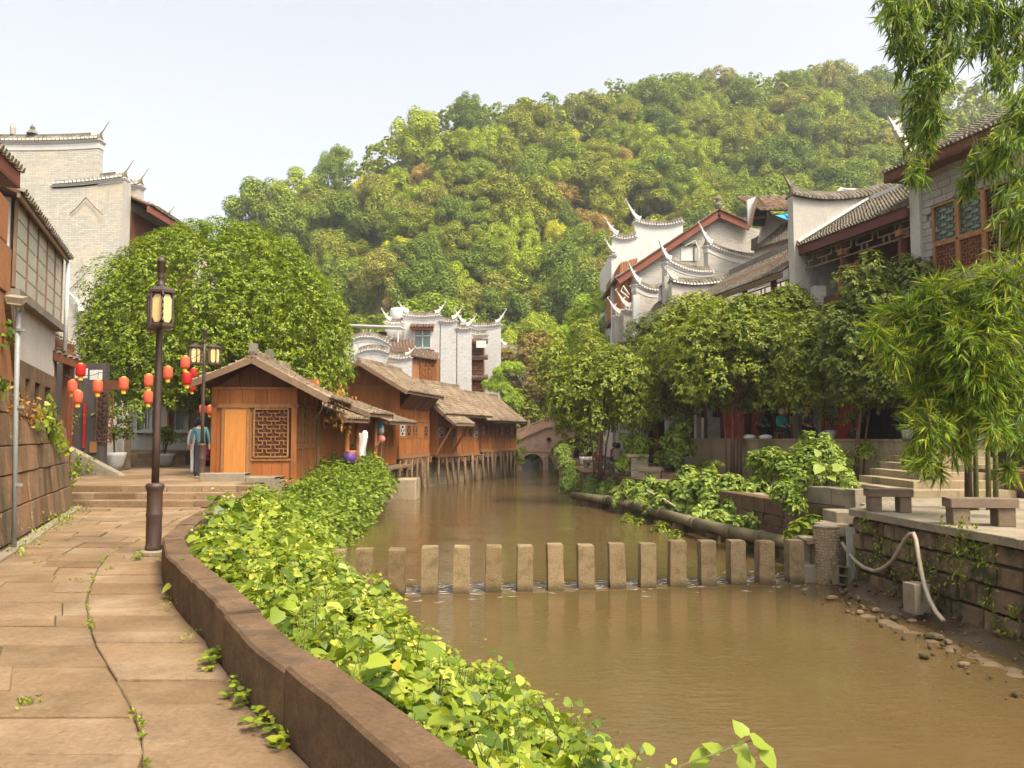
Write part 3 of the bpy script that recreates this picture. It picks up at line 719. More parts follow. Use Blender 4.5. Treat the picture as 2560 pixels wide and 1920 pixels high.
def hill_crown(seed, nb, n, leaf=0.03):
    g = np.random.default_rng(seed); blobs = []
    for _ in range(nb):
        a = g.uniform(0, 2 * math.pi); q = g.uniform(0, 1); zz = g.uniform(0.30, 0.95)
        rad = g.uniform(.34, .50) * math.sin(math.pi * min(1, (zz - .18) / .85)) ** .7 * math.sqrt(q)
        blobs.append((np.array([rad * math.cos(a), rad * math.sin(a), zz]), g.uniform(.07, .16)))
    pos, d, nr, L = crown_leaves(blobs, n, leaf, 1, 0.5, 0.1, 0.9, g, 0.6)
    return pos, d, nr, L * g.uniform(.7, 1.4, len(L))
protos = []
trunk_mb = MB().tube([(0, 0, -.15), (.01, 0, .3), (-.01, .02, .7)], [.03, .022, .008], 5)
trunk_me = trunk_mb.mesh('hill_trunk', m_bark)
for k in range(6):
    pos, d, nr, L = hill_crown(100 + k, 34 + 4 * k, 12000, .020)
    x, yv, z = frames(d, nr)
    protos.append(scatter('hill_crown', CLUMP[0], CLUMP[1], pos, x * L[:, None], yv * L[:, None], z * L[:, None], HM['mid']))
spots = []
tries = 0
while len(spots) < 620 and tries < 40000:
    tries += 1
    yy = 90 + 140 * rg.random() ** .9; x = rg.uniform(-75, 170)
    u = 1280 + FOC * x / yy
    yr = interp(x, HX, HYR)
    if u < 420 or u > 2640 or yy > yr + 6: continue
    if x < HX[2] - 4: continue
    s = rg.uniform(7.0, 12.5) * (0.8 + 0.2 * yy / 150)
    if yy > yr - 8: s *= .72
    if all((x - a) ** 2 + (yy - b) ** 2 > (.40 * (s + c) / 2) ** 2 * 1.25 for a, b, c in spots): spots.append((x, yy, s))
def in_view(x, yy):
    u = 1280 + FOC * x / yy; return 560 < u < 2300
spots.sort(key=lambda p: (0 if in_view(p[0], p[1]) else 1, p[1] / p[2]))
keys = list(HT); wts = [.30, .22, .14, .14, .055, .055, .09]
rest_P = []
for i, (x, yy, s) in enumerate(spots):
    h = hill_h(x, yy)
    k = keys[rg.choice(len(keys), p=wts)]
    if k in ('yellow', 'russet'): s *= .7
    if i < 300:
        t = link('hill_tree', None); t.location = (x, yy, h - .3); t.rotation_euler.z = rg.uniform(0, 6.28); w = rg.uniform(.78, 1.35); zs = rg.uniform(.85, 1.2)
        tagit(t, HT_LABEL[k], 'tree', k + ' trees of the wooded hillside')
        c = link('crown', protos[i % 6], t); c.scale = (s * w, s * w * rg.uniform(.85, 1.15), s * zs)
        c.material_slots[0].link = 'OBJECT'; c.material_slots[0].material = HM[k]
        b = link('trunk', trunk_me, t); b.scale = (s, s, s)
    else: rest_P.append((x, yy, s, h, k))
fp, fd, fn, fL = [], [], [], []
for x, yy, s, h, k in rest_P:
    pos, d, nr, L = hill_crown(int(rg.integers(1e6)), 12, 260)
    fp.append(pos * s * np.array([1.1, 1.1, 1]) + np.array([x, yy, h - .3])); fd.append(d); fn.append(nr); fL.append(L * s * 2.4)
# undergrowth that closes the gaps between the trunks, and the wood on the far ridge
n = 15000
ux, uy = rg.uniform(-75, 190, n), 84 + 140 * rg.random(n) ** 1.8
keep = [i for i in range(n) if 400 < 1280 + FOC * ux[i] / uy[i] < 2640 and uy[i] < interp(ux[i], HX, HYR) + 3]
up = np.array([(ux[i], uy[i], hill_h(ux[i], uy[i]) + rg.uniform(.1, 3.2)) for i in keep])
fp.append(up); fd.append(unit(rg.normal(size=up.shape))); fn.append(np.tile([0., -.4, 1.], (len(up), 1))); fL.append(rg.uniform(.4, 1.05, len(up)))
n = 5000; rx, ry = rg.uniform(60, 330, n), rg.uniform(300, 372, n)
rp = np.array([(a, b, ridge2(a) * (.3 + .7 * (1 - abs((b - 300) / 130 * 15 - 8) / 8)) - 8 + rg.uniform(0, 9)) for a, b in zip(rx, ry)])
fp.append(rp); fd.append(unit(rg.normal(size=rp.shape))); fn.append(np.tile([0., -.4, 1.], (len(rp), 1))); fL.append(rg.uniform(3, 6, len(rp)))
pos, d, nr, L = (np.concatenate(a) for a in (fp, fd, fn, fL))
x, yv, z = frames(d, nr)
lf_mass = leafmat('hill_wood_mass', HT['deep'] + HT['mid'] + HT['olive'], 0.2, 0.7, 0.1)
tagit(link('hillside_forest', scatter('hillside_forest', CLUMP[0], CLUMP[1], pos, x * L[:, None], yv * L[:, None], z * L[:, None], lf_mass)), 'mixed green wood covering the hill behind the single crowns', 'forest', kind='stuff')

# ---- the air
m_haze = bpy.data.materials.new('haze'); m_haze.use_nodes = True
nt = m_haze.node_tree; nt.nodes.clear(); out = nt.nodes.new('ShaderNodeOutputMaterial'); pv = nt.nodes.new('ShaderNodeVolumePrincipled')
pv.inputs['Color'].default_value = (0.96, 0.97, 1.0, 1); pv.inputs['Density'].default_value = 0.0005; pv.inputs['Anisotropy'].default_value = 0.2
nt.links.new(pv.outputs[0], out.inputs['Volume'])
hz = struct('haze', MB().bb(-445, 445, -64, 445, -4.2, 190), m_haze, kind='stuff')
# ================================================================== BUILDING KIT
def roof_slope(parent, pe0, pe1, pr0, pr1, mat=None, tw=0.21, th=0.20, jit=1.0, name='roof_tiles', base=True, world=True, thick=0.07):
    """one tiled slope: eave pe0-pe1, ridge pr0-pr1; rows of curved tiles laid over a board"""
    pe0, pe1, pr0, pr1 = (Vector(p) for p in (pe0, pe1, pr0, pr1)); mat = mat or m_tile
    nrm = (pe1 - pe0).cross(pr0 - pe0).normalized()
    if nrm.z < 0: nrm = -nrm
    W = (pe1 - pe0).length; H = (pr0 - pe0).length
    nc, nr = max(2, int(W / tw)), max(2, int(H / th))
    if base:
        part(parent, 'roof_board', MB().ext([pe0, pe1, pr1, pr0], -nrm * thick), m_wood_dk, world=world)
    pts, fs = [], []
    sag = lambda t: -0.06 * math.sin(math.pi * t) * min(1, H / 3)
    ax = (pe1 - pe0).normalized()
    for c in range(nc):
        u = (c + .5) / nc + U(-.0, .0)
        for r in range(nr):
            t0, t1 = r / nr - .03 * (r > 0) - (.02 if r == 0 else 0), (r + 1) / nr
            uu = u + U(-.08, .08) * jit / nc
            a = pe0.lerp(pe1, uu).lerp(pr0.lerp(pr1, uu), t0); b = pe0.lerp(pe1, uu).lerp(pr0.lerp(pr1, uu), t1)
            w = W / nc * .42 * U(.92, 1.05); lift = (.055 + U(0, .02) * jit); o = len(pts)
            for p, l, s in ((a, lift, sag(t0)), (b, .02, sag(t1))):
                q = p + nrm * (l + s); qq = p + nrm * (s + .004)
                pts += [qq - ax * w, q - ax * w * .55 + nrm * .025, q + ax * w * .55 + nrm * .025, qq + ax * w]
            fs += [(o, o + 1, o + 5, o + 4), (o + 1, o + 2, o + 6, o + 5), (o + 2, o + 3, o + 7, o + 6), (o, o + 3, o + 2, o + 1)]
    part(parent, name, MB().add(pts, fs), mat, kind='stuff', world=world)
def gable_roof(parent, y0, y1, xl, xr, ez, rz_, xm=None, mat=None, ezl=None, barge=True, ridge=True, bmat=None, tw=0.21):
    """gable roof in the thing's own space: ridge along y, eaves at x = xl and x = xr"""
    xm = (xl + xr) / 2 if xm is None else xm; ezl = ez if ezl is None else ezl
    roof_slope(parent, (xr, y0, ez), (xr, y1, ez), (xm, y0, rz_), (xm, y1, rz_), mat, tw, world=False)
    roof_slope(parent, (xl, y0, ezl), (xl, y1, ezl), (xm, y0, rz_), (xm, y1, rz_), mat, tw, world=False)
    if barge:
        for yy in (y0 - .02, y1 + .02):
            for (xa, za) in ((xl, ezl), (xr, ez)):
                part(parent, 'barge_board', MB().bar((xa, yy, za - .11), (xm, yy, rz_ - .11), .05, .17), bmat or m_wood_grey)
    if ridge:
        m = MB(); n = max(6, int((y1 - y0) / .18))
        for i in range(n):
            yy = y0 + (y1 - y0) * (i + .5) / n; m.box((xm, yy, rz_ + .10 + U(-.01, .01)), (.14, .9 * (y1 - y0) / n, .16), 0, (U(.15, .3), 0))
        m.bb(xm - .12, xm + .12, y0, y1, rz_ - .03, rz_ + .03)
        part(parent, 'ridge', m, mat or m_tile, kind='stuff')
def horn(pts, w0, th, mbuild, side):
    """flat swept-up gable tip: pts run from the root to the point, thickness across the wall = th along side"""
    n = len(pts); s = Vector(side)
    for i in range(n - 1):
        t0, t1 = i / (n - 1), (i + 1) / (n - 1); a, b = Vector(pts[i]), Vector(pts[i + 1]); d = (b - a).normalized(); up = s.cross(d).normalized()
        if up.z < 0: up = -up
        w_a, w_b = w0 * (1 - t0) ** .8 + .02, w0 * (1 - t1) ** .8 + .02; k0, k1 = th * (1 - .7 * t0) / 2, th * (1 - .7 * t1) / 2
        mbuild.add([a - s * k0, a + s * k0, a + s * k0 + up * w_a, a - s * k0 + up * w_a, b - s * k1, b + s * k1, b + s * k1 + up * w_b, b - s * k1 + up * w_b],
                   [(0, 1, 2, 3), (7, 6, 5, 4), (0, 4, 5, 1), (1, 5, 6, 2), (2, 6, 7, 3), (3, 7, 4, 0)])
def firewall(parent, a, b, zb, zt, wallmat, tips=(True, True), sag=0.18, thick=0.34, band=0.32, horn_l=0.75, tmat=None, hmat=None, over=0.16, rise=(0, 0)):
    """gable wall standing proud of the roofs: wall, white cornice band, tiled coping with round tile ends, swept-up tips (world coordinates)"""
    a, b = Vector((*a, 0)), Vector((*b, 0)); L = (b - a).length; d = (b - a) / L; s = Vector((-d.y, d.x, 0)); tmat = tmat or m_tile; hmat = hmat or m_white
    n = max(4, int(L / .35))
    top = lambda t: zt + sag * (abs(2 * t - 1) ** 2.2) - sag + rise[0] * (1 - t) + rise[1] * t
    poly = [a + Vector((0, 0, zb)), b + Vector((0, 0, zb))] + [a.lerp(b, i / n) + Vector((0, 0, top(i / n))) for i in range(n, -1, -1)]
    part(parent, 'gable_wall', MB().ext([p - s * thick / 2 for p in poly], s * thick), wallmat, world=True)
    if band:
        m = MB()
        for k, (w, z0, z1) in enumerate(((.03, -band, -.12), (.07, -.12, -.06), (.11, -.06, 0))):
            for i in range(n):
                p, q = a.lerp(b, i / n), a.lerp(b, (i + 1) / n)
                if i == 0: p = p - d * w
                if i == n - 1: q = q + d * w
                ta, tb = top(i / n), top((i + 1) / n); e = s * (thick / 2 + w)
                m.add([p - e + Vector((0, 0, ta + z0)), q - e + Vector((0, 0, tb + z0)), q + e + Vector((0, 0, tb + z0)), p + e + Vector((0, 0, ta + z0)),
                       p - e + Vector((0, 0, ta + z1)), q - e + Vector((0, 0, tb + z1)), q + e + Vector((0, 0, tb + z1)), p + e + Vector((0, 0, ta + z1))],
                      [(0, 3, 2, 1), (4, 5, 6, 7), (0, 1, 5, 4), (1, 2, 6, 5), (2, 3, 7, 6), (3, 0, 4, 7)])
        part(parent, 'cornice', m, hmat, world=True)
    m = MB(); hw = thick / 2 + over; nt_ = max(4, int((L + .2) / .2)); hh = .26
    for i in range(nt_):                                  # tiles laid across the coping, ends showing as a row of scallops
        t = (i + .5) / nt_; p = a.lerp(b, t) + Vector((0, 0, top(t) + .03)); w = L / nt_ * .43
        for sg in (-1, 1):
            e0, e1 = p + s * sg * hw, p + Vector((0, 0, hh)); o = len(m.v); vs = []
            for q, lift in ((e0, .05), (e1, .03)):
                vs += [q - d * w, q - d * w * .5 + Vector((0, 0, lift + .04)), q + d * w * .5 + Vector((0, 0, lift + .04)), q + d * w]
            m.add(vs, [(0, 1, 5, 4), (1, 2, 6, 5), (2, 3, 7, 6), (0, 3, 2, 1)])
    part(parent, 'coping_tiles', m, tmat, kind='stuff', world=True)
    m = MB()
    for i in range(nt_):
        t = (i + .5) / nt_; p = a.lerp(b, t) + Vector((0, 0, top(t) + .05)); w = L / nt_ * .36
        for sg in (-1, 1): m.box(p + s * sg * (hw + .012), (w * 2, .03, .1), math.atan2(d.y, d.x))
    part(parent, 'tile_ends', m, hmat, kind='stuff', world=True)
    m = MB()
    for i in range(n):
        p, q = a.lerp(b, i / n) + Vector((0, 0, top(i / n) + .03)), a.lerp(b, (i + 1) / n) + Vector((0, 0, top((i + 1) / n) + .03)); e = s * (hw - .03)
        z = Vector((0, 0, 1))
        m.add([p - e, p + e, p + z * hh, q - e, q + e, q + z * hh], [(0, 1, 2), (5, 4, 3), (0, 3, 4, 1), (1, 4, 5, 2), (2, 5, 3, 0)])
        m.bar(p + z * (hh + .05), q + z * (hh + .05), .12, .14)
    part(parent, 'coping', m, tmat, world=True)
    for on, end, sg, zz in ((tips[0], a, -1, top(0)), (tips[1], b, 1, top(1))):
        if not on: continue
        m = MB(); pts = []
        for i in range(9):
            t = i / 8; pts.append(end + d * sg * (-.4 + (.4 + horn_l * .38) * t) + Vector((0, 0, zz + .10 + horn_l * (.1 * t + .95 * t ** 1.9))))
        horn(pts, .30 * min(1.1, horn_l + .25), .22, m, s)
        tip = pts[-1]
        m.tube([tip, tip + d * sg * .08 + Vector((0, 0, .07)), tip + d * sg * .02 + Vector((0, 0, .16)), tip - d * sg * .07 + Vector((0, 0, .13))], [.035, .03, .02, .008], 5)
        for k in (4,): m.tube([pts[k] + Vector((0, 0, .2)), pts[k] + Vector((0, 0, .34)) - d * sg * .05, pts[k] + Vector((0, 0, .40)) - d * sg * .16], [.05, .035, .012], 5)
        part(parent, 'gable_tip', m, hmat, world=True)
def lattice_bars(mb_, org, ax, az, w, h, pitch=0.13, bw=0.028, dep=0.03, nrm=None):
    """interlocking lattice of short timbers in the plane of ax (across) and az (up)"""
    org, ax, az = Vector(org), Vector(ax), Vector(az)
    nx, nz = max(2, int(w / pitch)), max(2, int(h / pitch)); px, pz = w / nx, h / nz; nn = nrm or ax.cross(az)
    for i in range(nx + 1):
        for j in range(nz):
            if (i + 2 * j) % 4 in (0, 1) or i in (0, nx):
                mb_.bar(org + ax * px * i + az * pz * j, org + ax * px * i + az * pz * (j + 1), bw, dep, up=nn)
    for j in range(nz + 1):
        for i in range(nx):
            if (i + 2 * j) % 4 in (1, 2, 3) or j in (0, nz):
                mb_.bar(org + ax * px * i + az * pz * j, org + ax * px * (i + 1) + az * pz * j, bw, dep * .9, up=nn)
    return mb_
def wall_panel_poly(parent, name, pts, nrm, th, mat):
    part(parent, name, MB().ext(pts, -Vector(nrm) * th), mat, world=True)
def tree_trunk(parent, base, limbs, mat=None, r=0.12, n=7):
    """tapered trunk and limbs: limbs = list of point lists in world coordinates, the first is the trunk"""
    for i, pts in enumerate(limbs):
        k = len(pts); r0 = r if i == 0 else r * .5
        part(parent, 'trunk' if i == 0 else 'limb', MB().tube(pts, [r0 * (1.25 if (j == 0 and i == 0) else 1) * (1 - .62 * j / (k - 1)) for j in range(k)], n), mat or m_bark, True, world=True)
def blob_crown(center, rad, nb, br, seed, flat=-.5, shape=1.0, yonly=False):
    g = np.random.default_rng(seed); out = []
    while len(out) < nb:
        d = unit(g.normal(size=3)); 
        if d[2] < flat: continue
        q = g.random() ** (1 / 3.0)
        q = .45 + .55 * q
        out.append((np.array(center) + d * np.array(rad) * q * shape, g.uniform(*br)))
    return out
def make_tree(name, label, cat, base, limbs, blobs, n, leaf, mat, per=6, group=None, bark=None, r=.12, rng=None, **k):
    t = thing(name, label, cat, base, group=group)
    tree_trunk(t, base, limbs, bark, r)
    g = rng or np.random.default_rng(abs(hash(label)) % 100000 if False else len(label) * 37 + int(base[1] * 10))
    pos, d, nr, L = crown_leaves(blobs, n, leaf, per, rng=g, **k)
    pos = pos - np.array(base)
    c = link('crown', leaf_mesh('crown', pos, d, nr, L, mat), t); c['kind'] = 'stuff'
    return t
# ================================================================== LEFT BANK
# ---- tall red sandstone wall beside the path, block by block
random.seed(12)
rw = thing('sandstone_wall', 'tall leaning red sandstone block wall beside the paved path', 'wall', (wlx(11), 11, 0))
A, B = Vector((wlx(4.5), 4.5, 0)), Vector((wlx(17.9), 17.9, 0)); L = (B - A).length; d = (B - A) / L; n = Vector((d.y, -d.x, 0))
sY = lambda s: 4.5 + (17.9 - 4.5) * s / L
def wall_top(yy): return interp(yy, [4, 12.2, 12.25, 13.3, 15.7, 17.4, 17.9], [5.2, 5.2, 3.9, 1.95, 2.0, 1.95, 1.7])
def wp(s, z, o=0): return A + d * s + n * (o - .115 * min(z, 2.2)) + Vector((0, 0, z))
z = 0.0
while z < 5.2:
    h = U(.42, .56) if z < 2 else U(.6, .8)
    s = -U(0, .5) if z else 0
    s = max(0, s)
    while s < L - .02:
        w = min(U(.5, 1.05) if z < 2 else U(.9, 1.7), L - s)
        if L - s - w < .2: w = L - s
        ym = sY(s + w / 2); tp_ = wall_top(ym); z1 = min(z + h, tp_)
        if z1 - z > .08:
            o = U(-.012, .018); g = .008
            q = [wp(s + g, z + g, o), wp(s + w - g, z + g, o), wp(s + w - g, z1 - g, o), wp(s + g, z1 - g, o)]
            part(rw, 'wall_block', MB().stone(q, -n * .35, .016, 0, .006), m_redstone if z < 2.0 else m_redstone_up, world=True)
        s += w
    z += h
bk = MB(); ys = [4.5, 12.2, 12.25, 13.3, 15.7, 17.4, 17.9]
prof = [wp((yy - 4.5) / (17.9 - 4.5) * L, 0, -.05) for yy in (4.5, 17.9)] + [wp((yy - 4.5) / (17.9 - 4.5) * L, wall_top(yy) - .03, -.05) for yy in reversed(ys)]
part(rw, 'backing', bk.ext(prof, -n * .3), m_joint, world=True)
sl = lambda yy: (yy - 4.5) / (17.9 - 4.5) * L
part(rw, 'raking_coping', MB().bar(wp(sl(12.25), 3.75, -.08), wp(sl(13.35), 2.2, -.08), .30, .17), m_kerb, world=True)
# pierced parapet on its lower end
part(rw, 'parapet_rail', MB().bar(wp(sl(13.2), 2.72, -.1), wp(sl(16.6), 2.66, -.1), .26, .26), m_kerb, world=True)
for yy in (13.45, 14.25, 15.2, 16.3):
    part(rw, 'parapet_pier', MB().box(wp(sl(yy), 2.28, -.1), (.3, .34, .66), 0.35), m_kerb, world=True)
part(rw, 'parapet_base', MB().bar(wp(sl(12.9), 1.98, -.12), wp(sl(17.0), 1.96, -.12), .34, .12), m_kerb, world=True)
# pale mortar kerb along its foot
mbk = MB(); yy = 5.0
while yy < 17.6:
    y1 = yy + U(.8, 1.6); mbk.stone([(wlx(yy) + .05, yy, .03), (wlx(yy) + .05 + U(.14, .2), yy, .03), (wlx(y1) + .05 + U(.14, .2), y1 - .01, .03), (wlx(y1) + .05, y1 - .01, .03)], (0, 0, -.06), .01); yy = y1
part(rw, 'foot_kerb', mbk, m_greystone, world=True, kind='stuff')
# conduit with a floodlight
cx = P(42, 1150, 11.3)
cd = thing('conduit_pole', 'thin grey conduit pole standing against the red sandstone wall', 'pole', (-6.98, 11.35, 0))
part(cd, 'tube', MB().tube([(-6.99, 11.35, 0), (-7.04, 11.35, 2), (-7.08, 11.38, 3.42)], .035, 8), m_metal, True, world=True)
for zz in (.9, 2.0, 3.1): part(cd, 'clamp', MB().box((-6.96 - .02 * zz, 11.36, zz), (.11, .06, .04)), m_metal, world=True)
fl = thing('floodlight', 'small cream floodlight on top of the grey conduit pole', 'lamp', (-7.02, 11.35, 3.42))
part(fl, 'housing', MB().box((-7.0, 11.2, 3.52), (.22, .2, .08), 0.2, (0.3, .12)), m_greystone, world=True)
part(fl, 'bracket', MB().bar((-7.03, 11.38, 3.38), (-6.96, 11.25, 3.5), .05, .05), m_metal, world=True)
part(fl, 'lens', MB().box((-7.0, 11.19, 3.46), (.18, .15, .02), 0.2, (0.3, .12)), m_lampglass, world=True)
# creepers on that wall
def creeper(name, label, spots, mat, leaf, cat='creeper', tpl=LEAF):
    t = None; pos, dd, nn = [], [], []
    g = np.random.default_rng(len(label))
    for c, rad, k, nv in spots:
        p = np.array(c) + g.normal(size=(k, 3)) * np.array(rad) * .5
        pos.append(p); nn.append(np.tile(nv, (k, 1)) + g.normal(size=(k, 3)) * .35); dd.append(g.normal(size=(k, 3)) * .6 + np.array([0, 0, -.5]))
    pos, dd, nn = np.concatenate(pos), np.concatenate(dd), np.concatenate(nn); b = np.array(spots[0][0])
    o = link(name, leaf_mesh(name, pos - b, dd, nn, leaf * g.uniform(.6, 1.3, len(pos)), mat, tpl)); o.location = b
    return tagit(o, label, cat, kind='stuff')
nv = (n.x, n.y, .3)
def onw(u, v, o=.06):
    best = None
    for k in range(400):
        s = L * k / 399; yy = sY(s); p = P(u, v, yy); q = wp(s, p.z, o); e = abs(q.x - p.x)
        if best is None or e < best[0]: best = (e, q)
    return tuple(best[1])
creeper('wall_creeper', 'bright green creeper leaves hanging on the red sandstone wall', [(onw(100, 1050), (.15, .35, .3), 60, nv), (onw(135, 1075), (.1, .3, .25), 70, nv), (onw(125, 1030), (.1, .2, .3), 50, nv), (onw(155, 1110), (.1, .3, .2), 40, nv), (onw(185, 1190), (.1, .2, .25), 25, nv), (onw(8, 960), (.1, .2, .25), 30, nv), (onw(25, 838), (.1, .15, .25), 14, nv)], lf_weed, .13, tpl=HEART)
creeper('dry_creeper', 'dry tan tuft of dead creeper clinging to the red sandstone wall', [(onw(48, 1018), (.15, .45, .25), 160, nv), (onw(85, 1035), (.1, .3, .2), 60, nv)], lf_dry, .10)
creeper('wall_weeds', 'small green weeds growing along the foot of the sandstone wall', [((wlx(y_) + .22, y_, .05), (.2, .5, .08), 40, (0, 0, 1)) for y_ in (8.5, 10.9, 12.0, 13.3, 14.2, 15.2, 16.5, 17.3)] + [((wlx(14.6) + .3, 14.6, .12), (.2, .3, .2), 70, (0, 0, 1))], lf_weed, .07, 'weeds')

# ---- weeds of the river bank: stems with heart-shaped leaves
rg = np.random.default_rng(5)
def canopy(y, t):            # height of the leaf surface over the slope
    h0 = interp(y, [1, 4, 7, 9.5, 11, 14, 18, 22, 27, 32, 34], [.26, .30, .32, .40, .55, .60, .42, .26, .75, 1.4, 1.0])
    x, z = slope(y, min(t, 1)); e = interp(y, [1, 5, 9, 14, 20, 30], [-.50, -.50, -.55, -.6, -.7, .2])
    zz = h0 * (1 - t ** 1.4) + e * t ** 1.4 + .34 * mnoise.noise((y * .9, t * 3.0, 2.0)) + .24 * mnoise.noise((y * 2.3, t * 6, 5.0))
    if t > .88: zz -= (t - .88) * 3.2
    x += .30 * max(0, t - .6) * mnoise.noise((y * 1.3, 9, 0)) * 2
    return x, max(zz, z + .12)
def weeds(n, y0, y1, leaf, per, mat, name, label, stems=False, ybias=1.0, tmax=1.08):
    pos, dd, nn, LL = [], [], [], []; st = MB()
    for i in range(n):
        y = y0 + (y1 - y0) * rg.random() ** ybias; t = rg.random() ** .9 * tmax + .01
        x, zt = canopy(y, t)
        if t < .08 and mnoise.noise((y * 1.7, 7, 0)) < .05: continue
        x += rg.normal() * .05; zt -= abs(rg.normal()) * .13; zt += (rg.uniform(.04, .2) if rg.random() < .14 else 0)
        lean = np.array([rg.normal() * .25 + .15 * t + .1, rg.normal() * .25, 1.0]); lean /= np.linalg.norm(lean)
        hgt = rg.uniform(.25, .5); tip = np.array([x, y, zt]); k = int(rg.integers(per - 2, per + 3)); ph = rg.uniform(0, 6.28)
        for j in range(k):
            q = j / k; p = tip - lean * hgt * q; a = ph + j * 2.4
            dr = np.array([math.cos(a), math.sin(a), rg.uniform(-.85, .1)]); sz = leaf * (.4 + .8 * min(1, q * 2.2)) * rg.uniform(.6, 1.4)
            pos.append(p + dr * sz * .45); dd.append(dr); nn.append(np.array([math.cos(a) * .35, math.sin(a) * .35, 1.0]) + rg.normal(size=3) * .42); LL.append(sz)
        if stems and rg.random() < .6: st.tube([tip - lean * hgt * 1.5, tip - lean * hgt * .6 + rg.normal(size=3) * .01, tip], [.005, .004, .002], 4)
    me = leaf_mesh(name, np.array(pos), np.array(dd), np.array(nn), np.array(LL), mat, HEART if y0 < 17 else LEAF, 1.0 if y0 < 17 else 1.7)
    o = link(name, me); tagit(o, label, 'weeds', kind='stuff')
    if stems: part(o, 'stem_mass', st, m_stem, kind='stuff')
    return o
weeds(3000, 2.4, 9.2, .11, 8, lf_weed, 'riverside_weeds', 'bright green broad-leaved weeds spilling from the parapet to the water', True)
weeds(2300, 9.0, 17.8, .125, 7, lf_weed, 'bank_weeds', 'tall light green weeds between the street lamp and the stepping posts')
weeds(1200, 17.5, 26, .13, 7, lf_weed3, 'shaded_bank_weeds', 'denser green weeds on the bank below the first timber house')
weeds(1100, 25, 33, .14, 7, lf_weed3, 'bank_thicket', 'high leafy thicket beside the timber houses and the concrete pier', tmax=1.0)
# yellowing leaves among them and the sprig that leans over the water
t = thing('leaning_weed_sprig', 'lone leafy weed sprig leaning over the brown water at the bottom edge', 'weed', (.2, 3.4, -1.0))
S = [Vector((.2, 3.4, -1.0)), P(1700, 1915, 4.0), P(1800, 1880, 4.05), P(1880, 1850, 4.1)]
part(t, 'stem', MB().tube(S, [.008, .006, .005, .003], 5), m_stem, world=True)
sp = []
for k, (u, v, a, sz) in enumerate([(1880, 1850, (.8, .2, -.35), .12), (1905, 1870, (.5, -.3, -.8), .13), (1862, 1840, (-.3, .5, .5), .10), (1840, 1860, (.6, -.6, -.6), .11), (1800, 1880, (-.5, .3, .2), .10), (1770, 1885, (-.8, -.1, -.2), .11), (1860, 1890, (.1, -.5, -.9), .12), (1740, 1900, (.2, -.8, -.5), .11)]):
    p = np.array(P(u, v, 4.05 + .03 * k)) - np.array(t.location)
    x, yv, z = frames(np.array([a], float), np.array([[.1, -.4, .9]]))
    o = link('leaf', scatter('leaf', HEART[0], HEART[1], p[None], x * sz, yv * sz, z * sz, lf_weed), t)
yp = []
for (u, v, y_) in [(1005, 1620, 6.0), (972, 1640, 6.2), (915, 1635, 6.0), (1015, 1605, 6.3), (1080, 1800, 4.9), (905, 1640, 6.1), (690, 1440, 9.0), (640, 1400, 10.2)]:
    yp.append(P(u, v, y_))
for k in range(50):
    y_ = 2.8 + 12 * rg.random(); t_ = rg.random(); x_, z_ = canopy(y_, t_); yp.append((x_, y_, z_ + .02))
yp = np.array([tuple(p) for p in yp]); g = np.random.default_rng(3)
tagit(link('yellowed_leaves', leaf_mesh('yellowed_leaves', yp, g.normal(size=yp.shape), np.tile([0., -.7, .7], (len(yp), 1)), np.concatenate([np.full(len(yp) - 50, .09), g.uniform(.025, .06, 50)]), lf_yleaf, HEART)), 'few yellowed leaves among the bright riverside weeds', 'leaves', kind='stuff')
# weeds in the paving joints and below the parapet
jp = []
for k in range(340):
    y_ = 3.4 + 12 * rg.random() ** 1.3
    if mnoise.noise((y_ * 2.1, 0, 4)) > .05: jp.append((jnt(y_) + rg.normal() * .015, y_, .012))
for (u, v) in [(60, 1390), (180, 1350), (230, 1440), (270, 1425), (185, 1455), (300, 1400), (95, 1410), (60, 1760), (75, 1762), (330, 1395), (340, 1400)]:
    c = G(u, v, 0)
    for _ in range(8): jp.append((c.x + rg.normal() * .05, c.y + rg.normal() * .05, .012))
jp = np.array(jp)
jp = np.repeat(jp, 4, 0)
tagit(link('joint_weeds', leaf_mesh('joint_weeds', jp, np.column_stack([rg.normal(size=(len(jp), 2)), np.full(len(jp), .9)]), rg.normal(size=jp.shape), rg.uniform(.012, .035, len(jp)), lf_bank)), 'tiny green weeds growing in the joints of the path paving', 'weeds', kind='stuff')
kp, kd, kn, kl = [], [], [], []
for (u, v, sz, k) in [(545, 1640, .10, 10), (520, 1660, .07, 6), (635, 1720, .09, 7), (650, 1745, .08, 8), (675, 1790, .09, 8), (690, 1810, .08, 8), (715, 1845, .10, 7), (475, 1585, .05, 5), (415, 1515, .04, 8), (345, 1390, .06, 14), (400, 1395, .06, 10)]:
    c = G(u, v, 0.05); c.x = min(c.x, pin(c.y) - .04)
    for j in range(k * 3):
        a = rg.uniform(0, 6.28); kp.append((min(c.x + rg.normal() * .035, pin(c.y) - .01), c.y + rg.normal() * .06, rg.uniform(.01, .10))); kd.append((math.cos(a), math.sin(a), .3)); kn.append((0, -.3, 1)); kl.append(sz * .55 * rg.uniform(.6, 1.2))
tagit(link('kerb_weeds', leaf_mesh('kerb_weeds', np.array(kp), np.array(kd), np.array(kn, float), np.array(kl), lf_bank, HEART)), 'small dark green weeds at the foot of the brown parapet', 'weeds', kind='stuff')

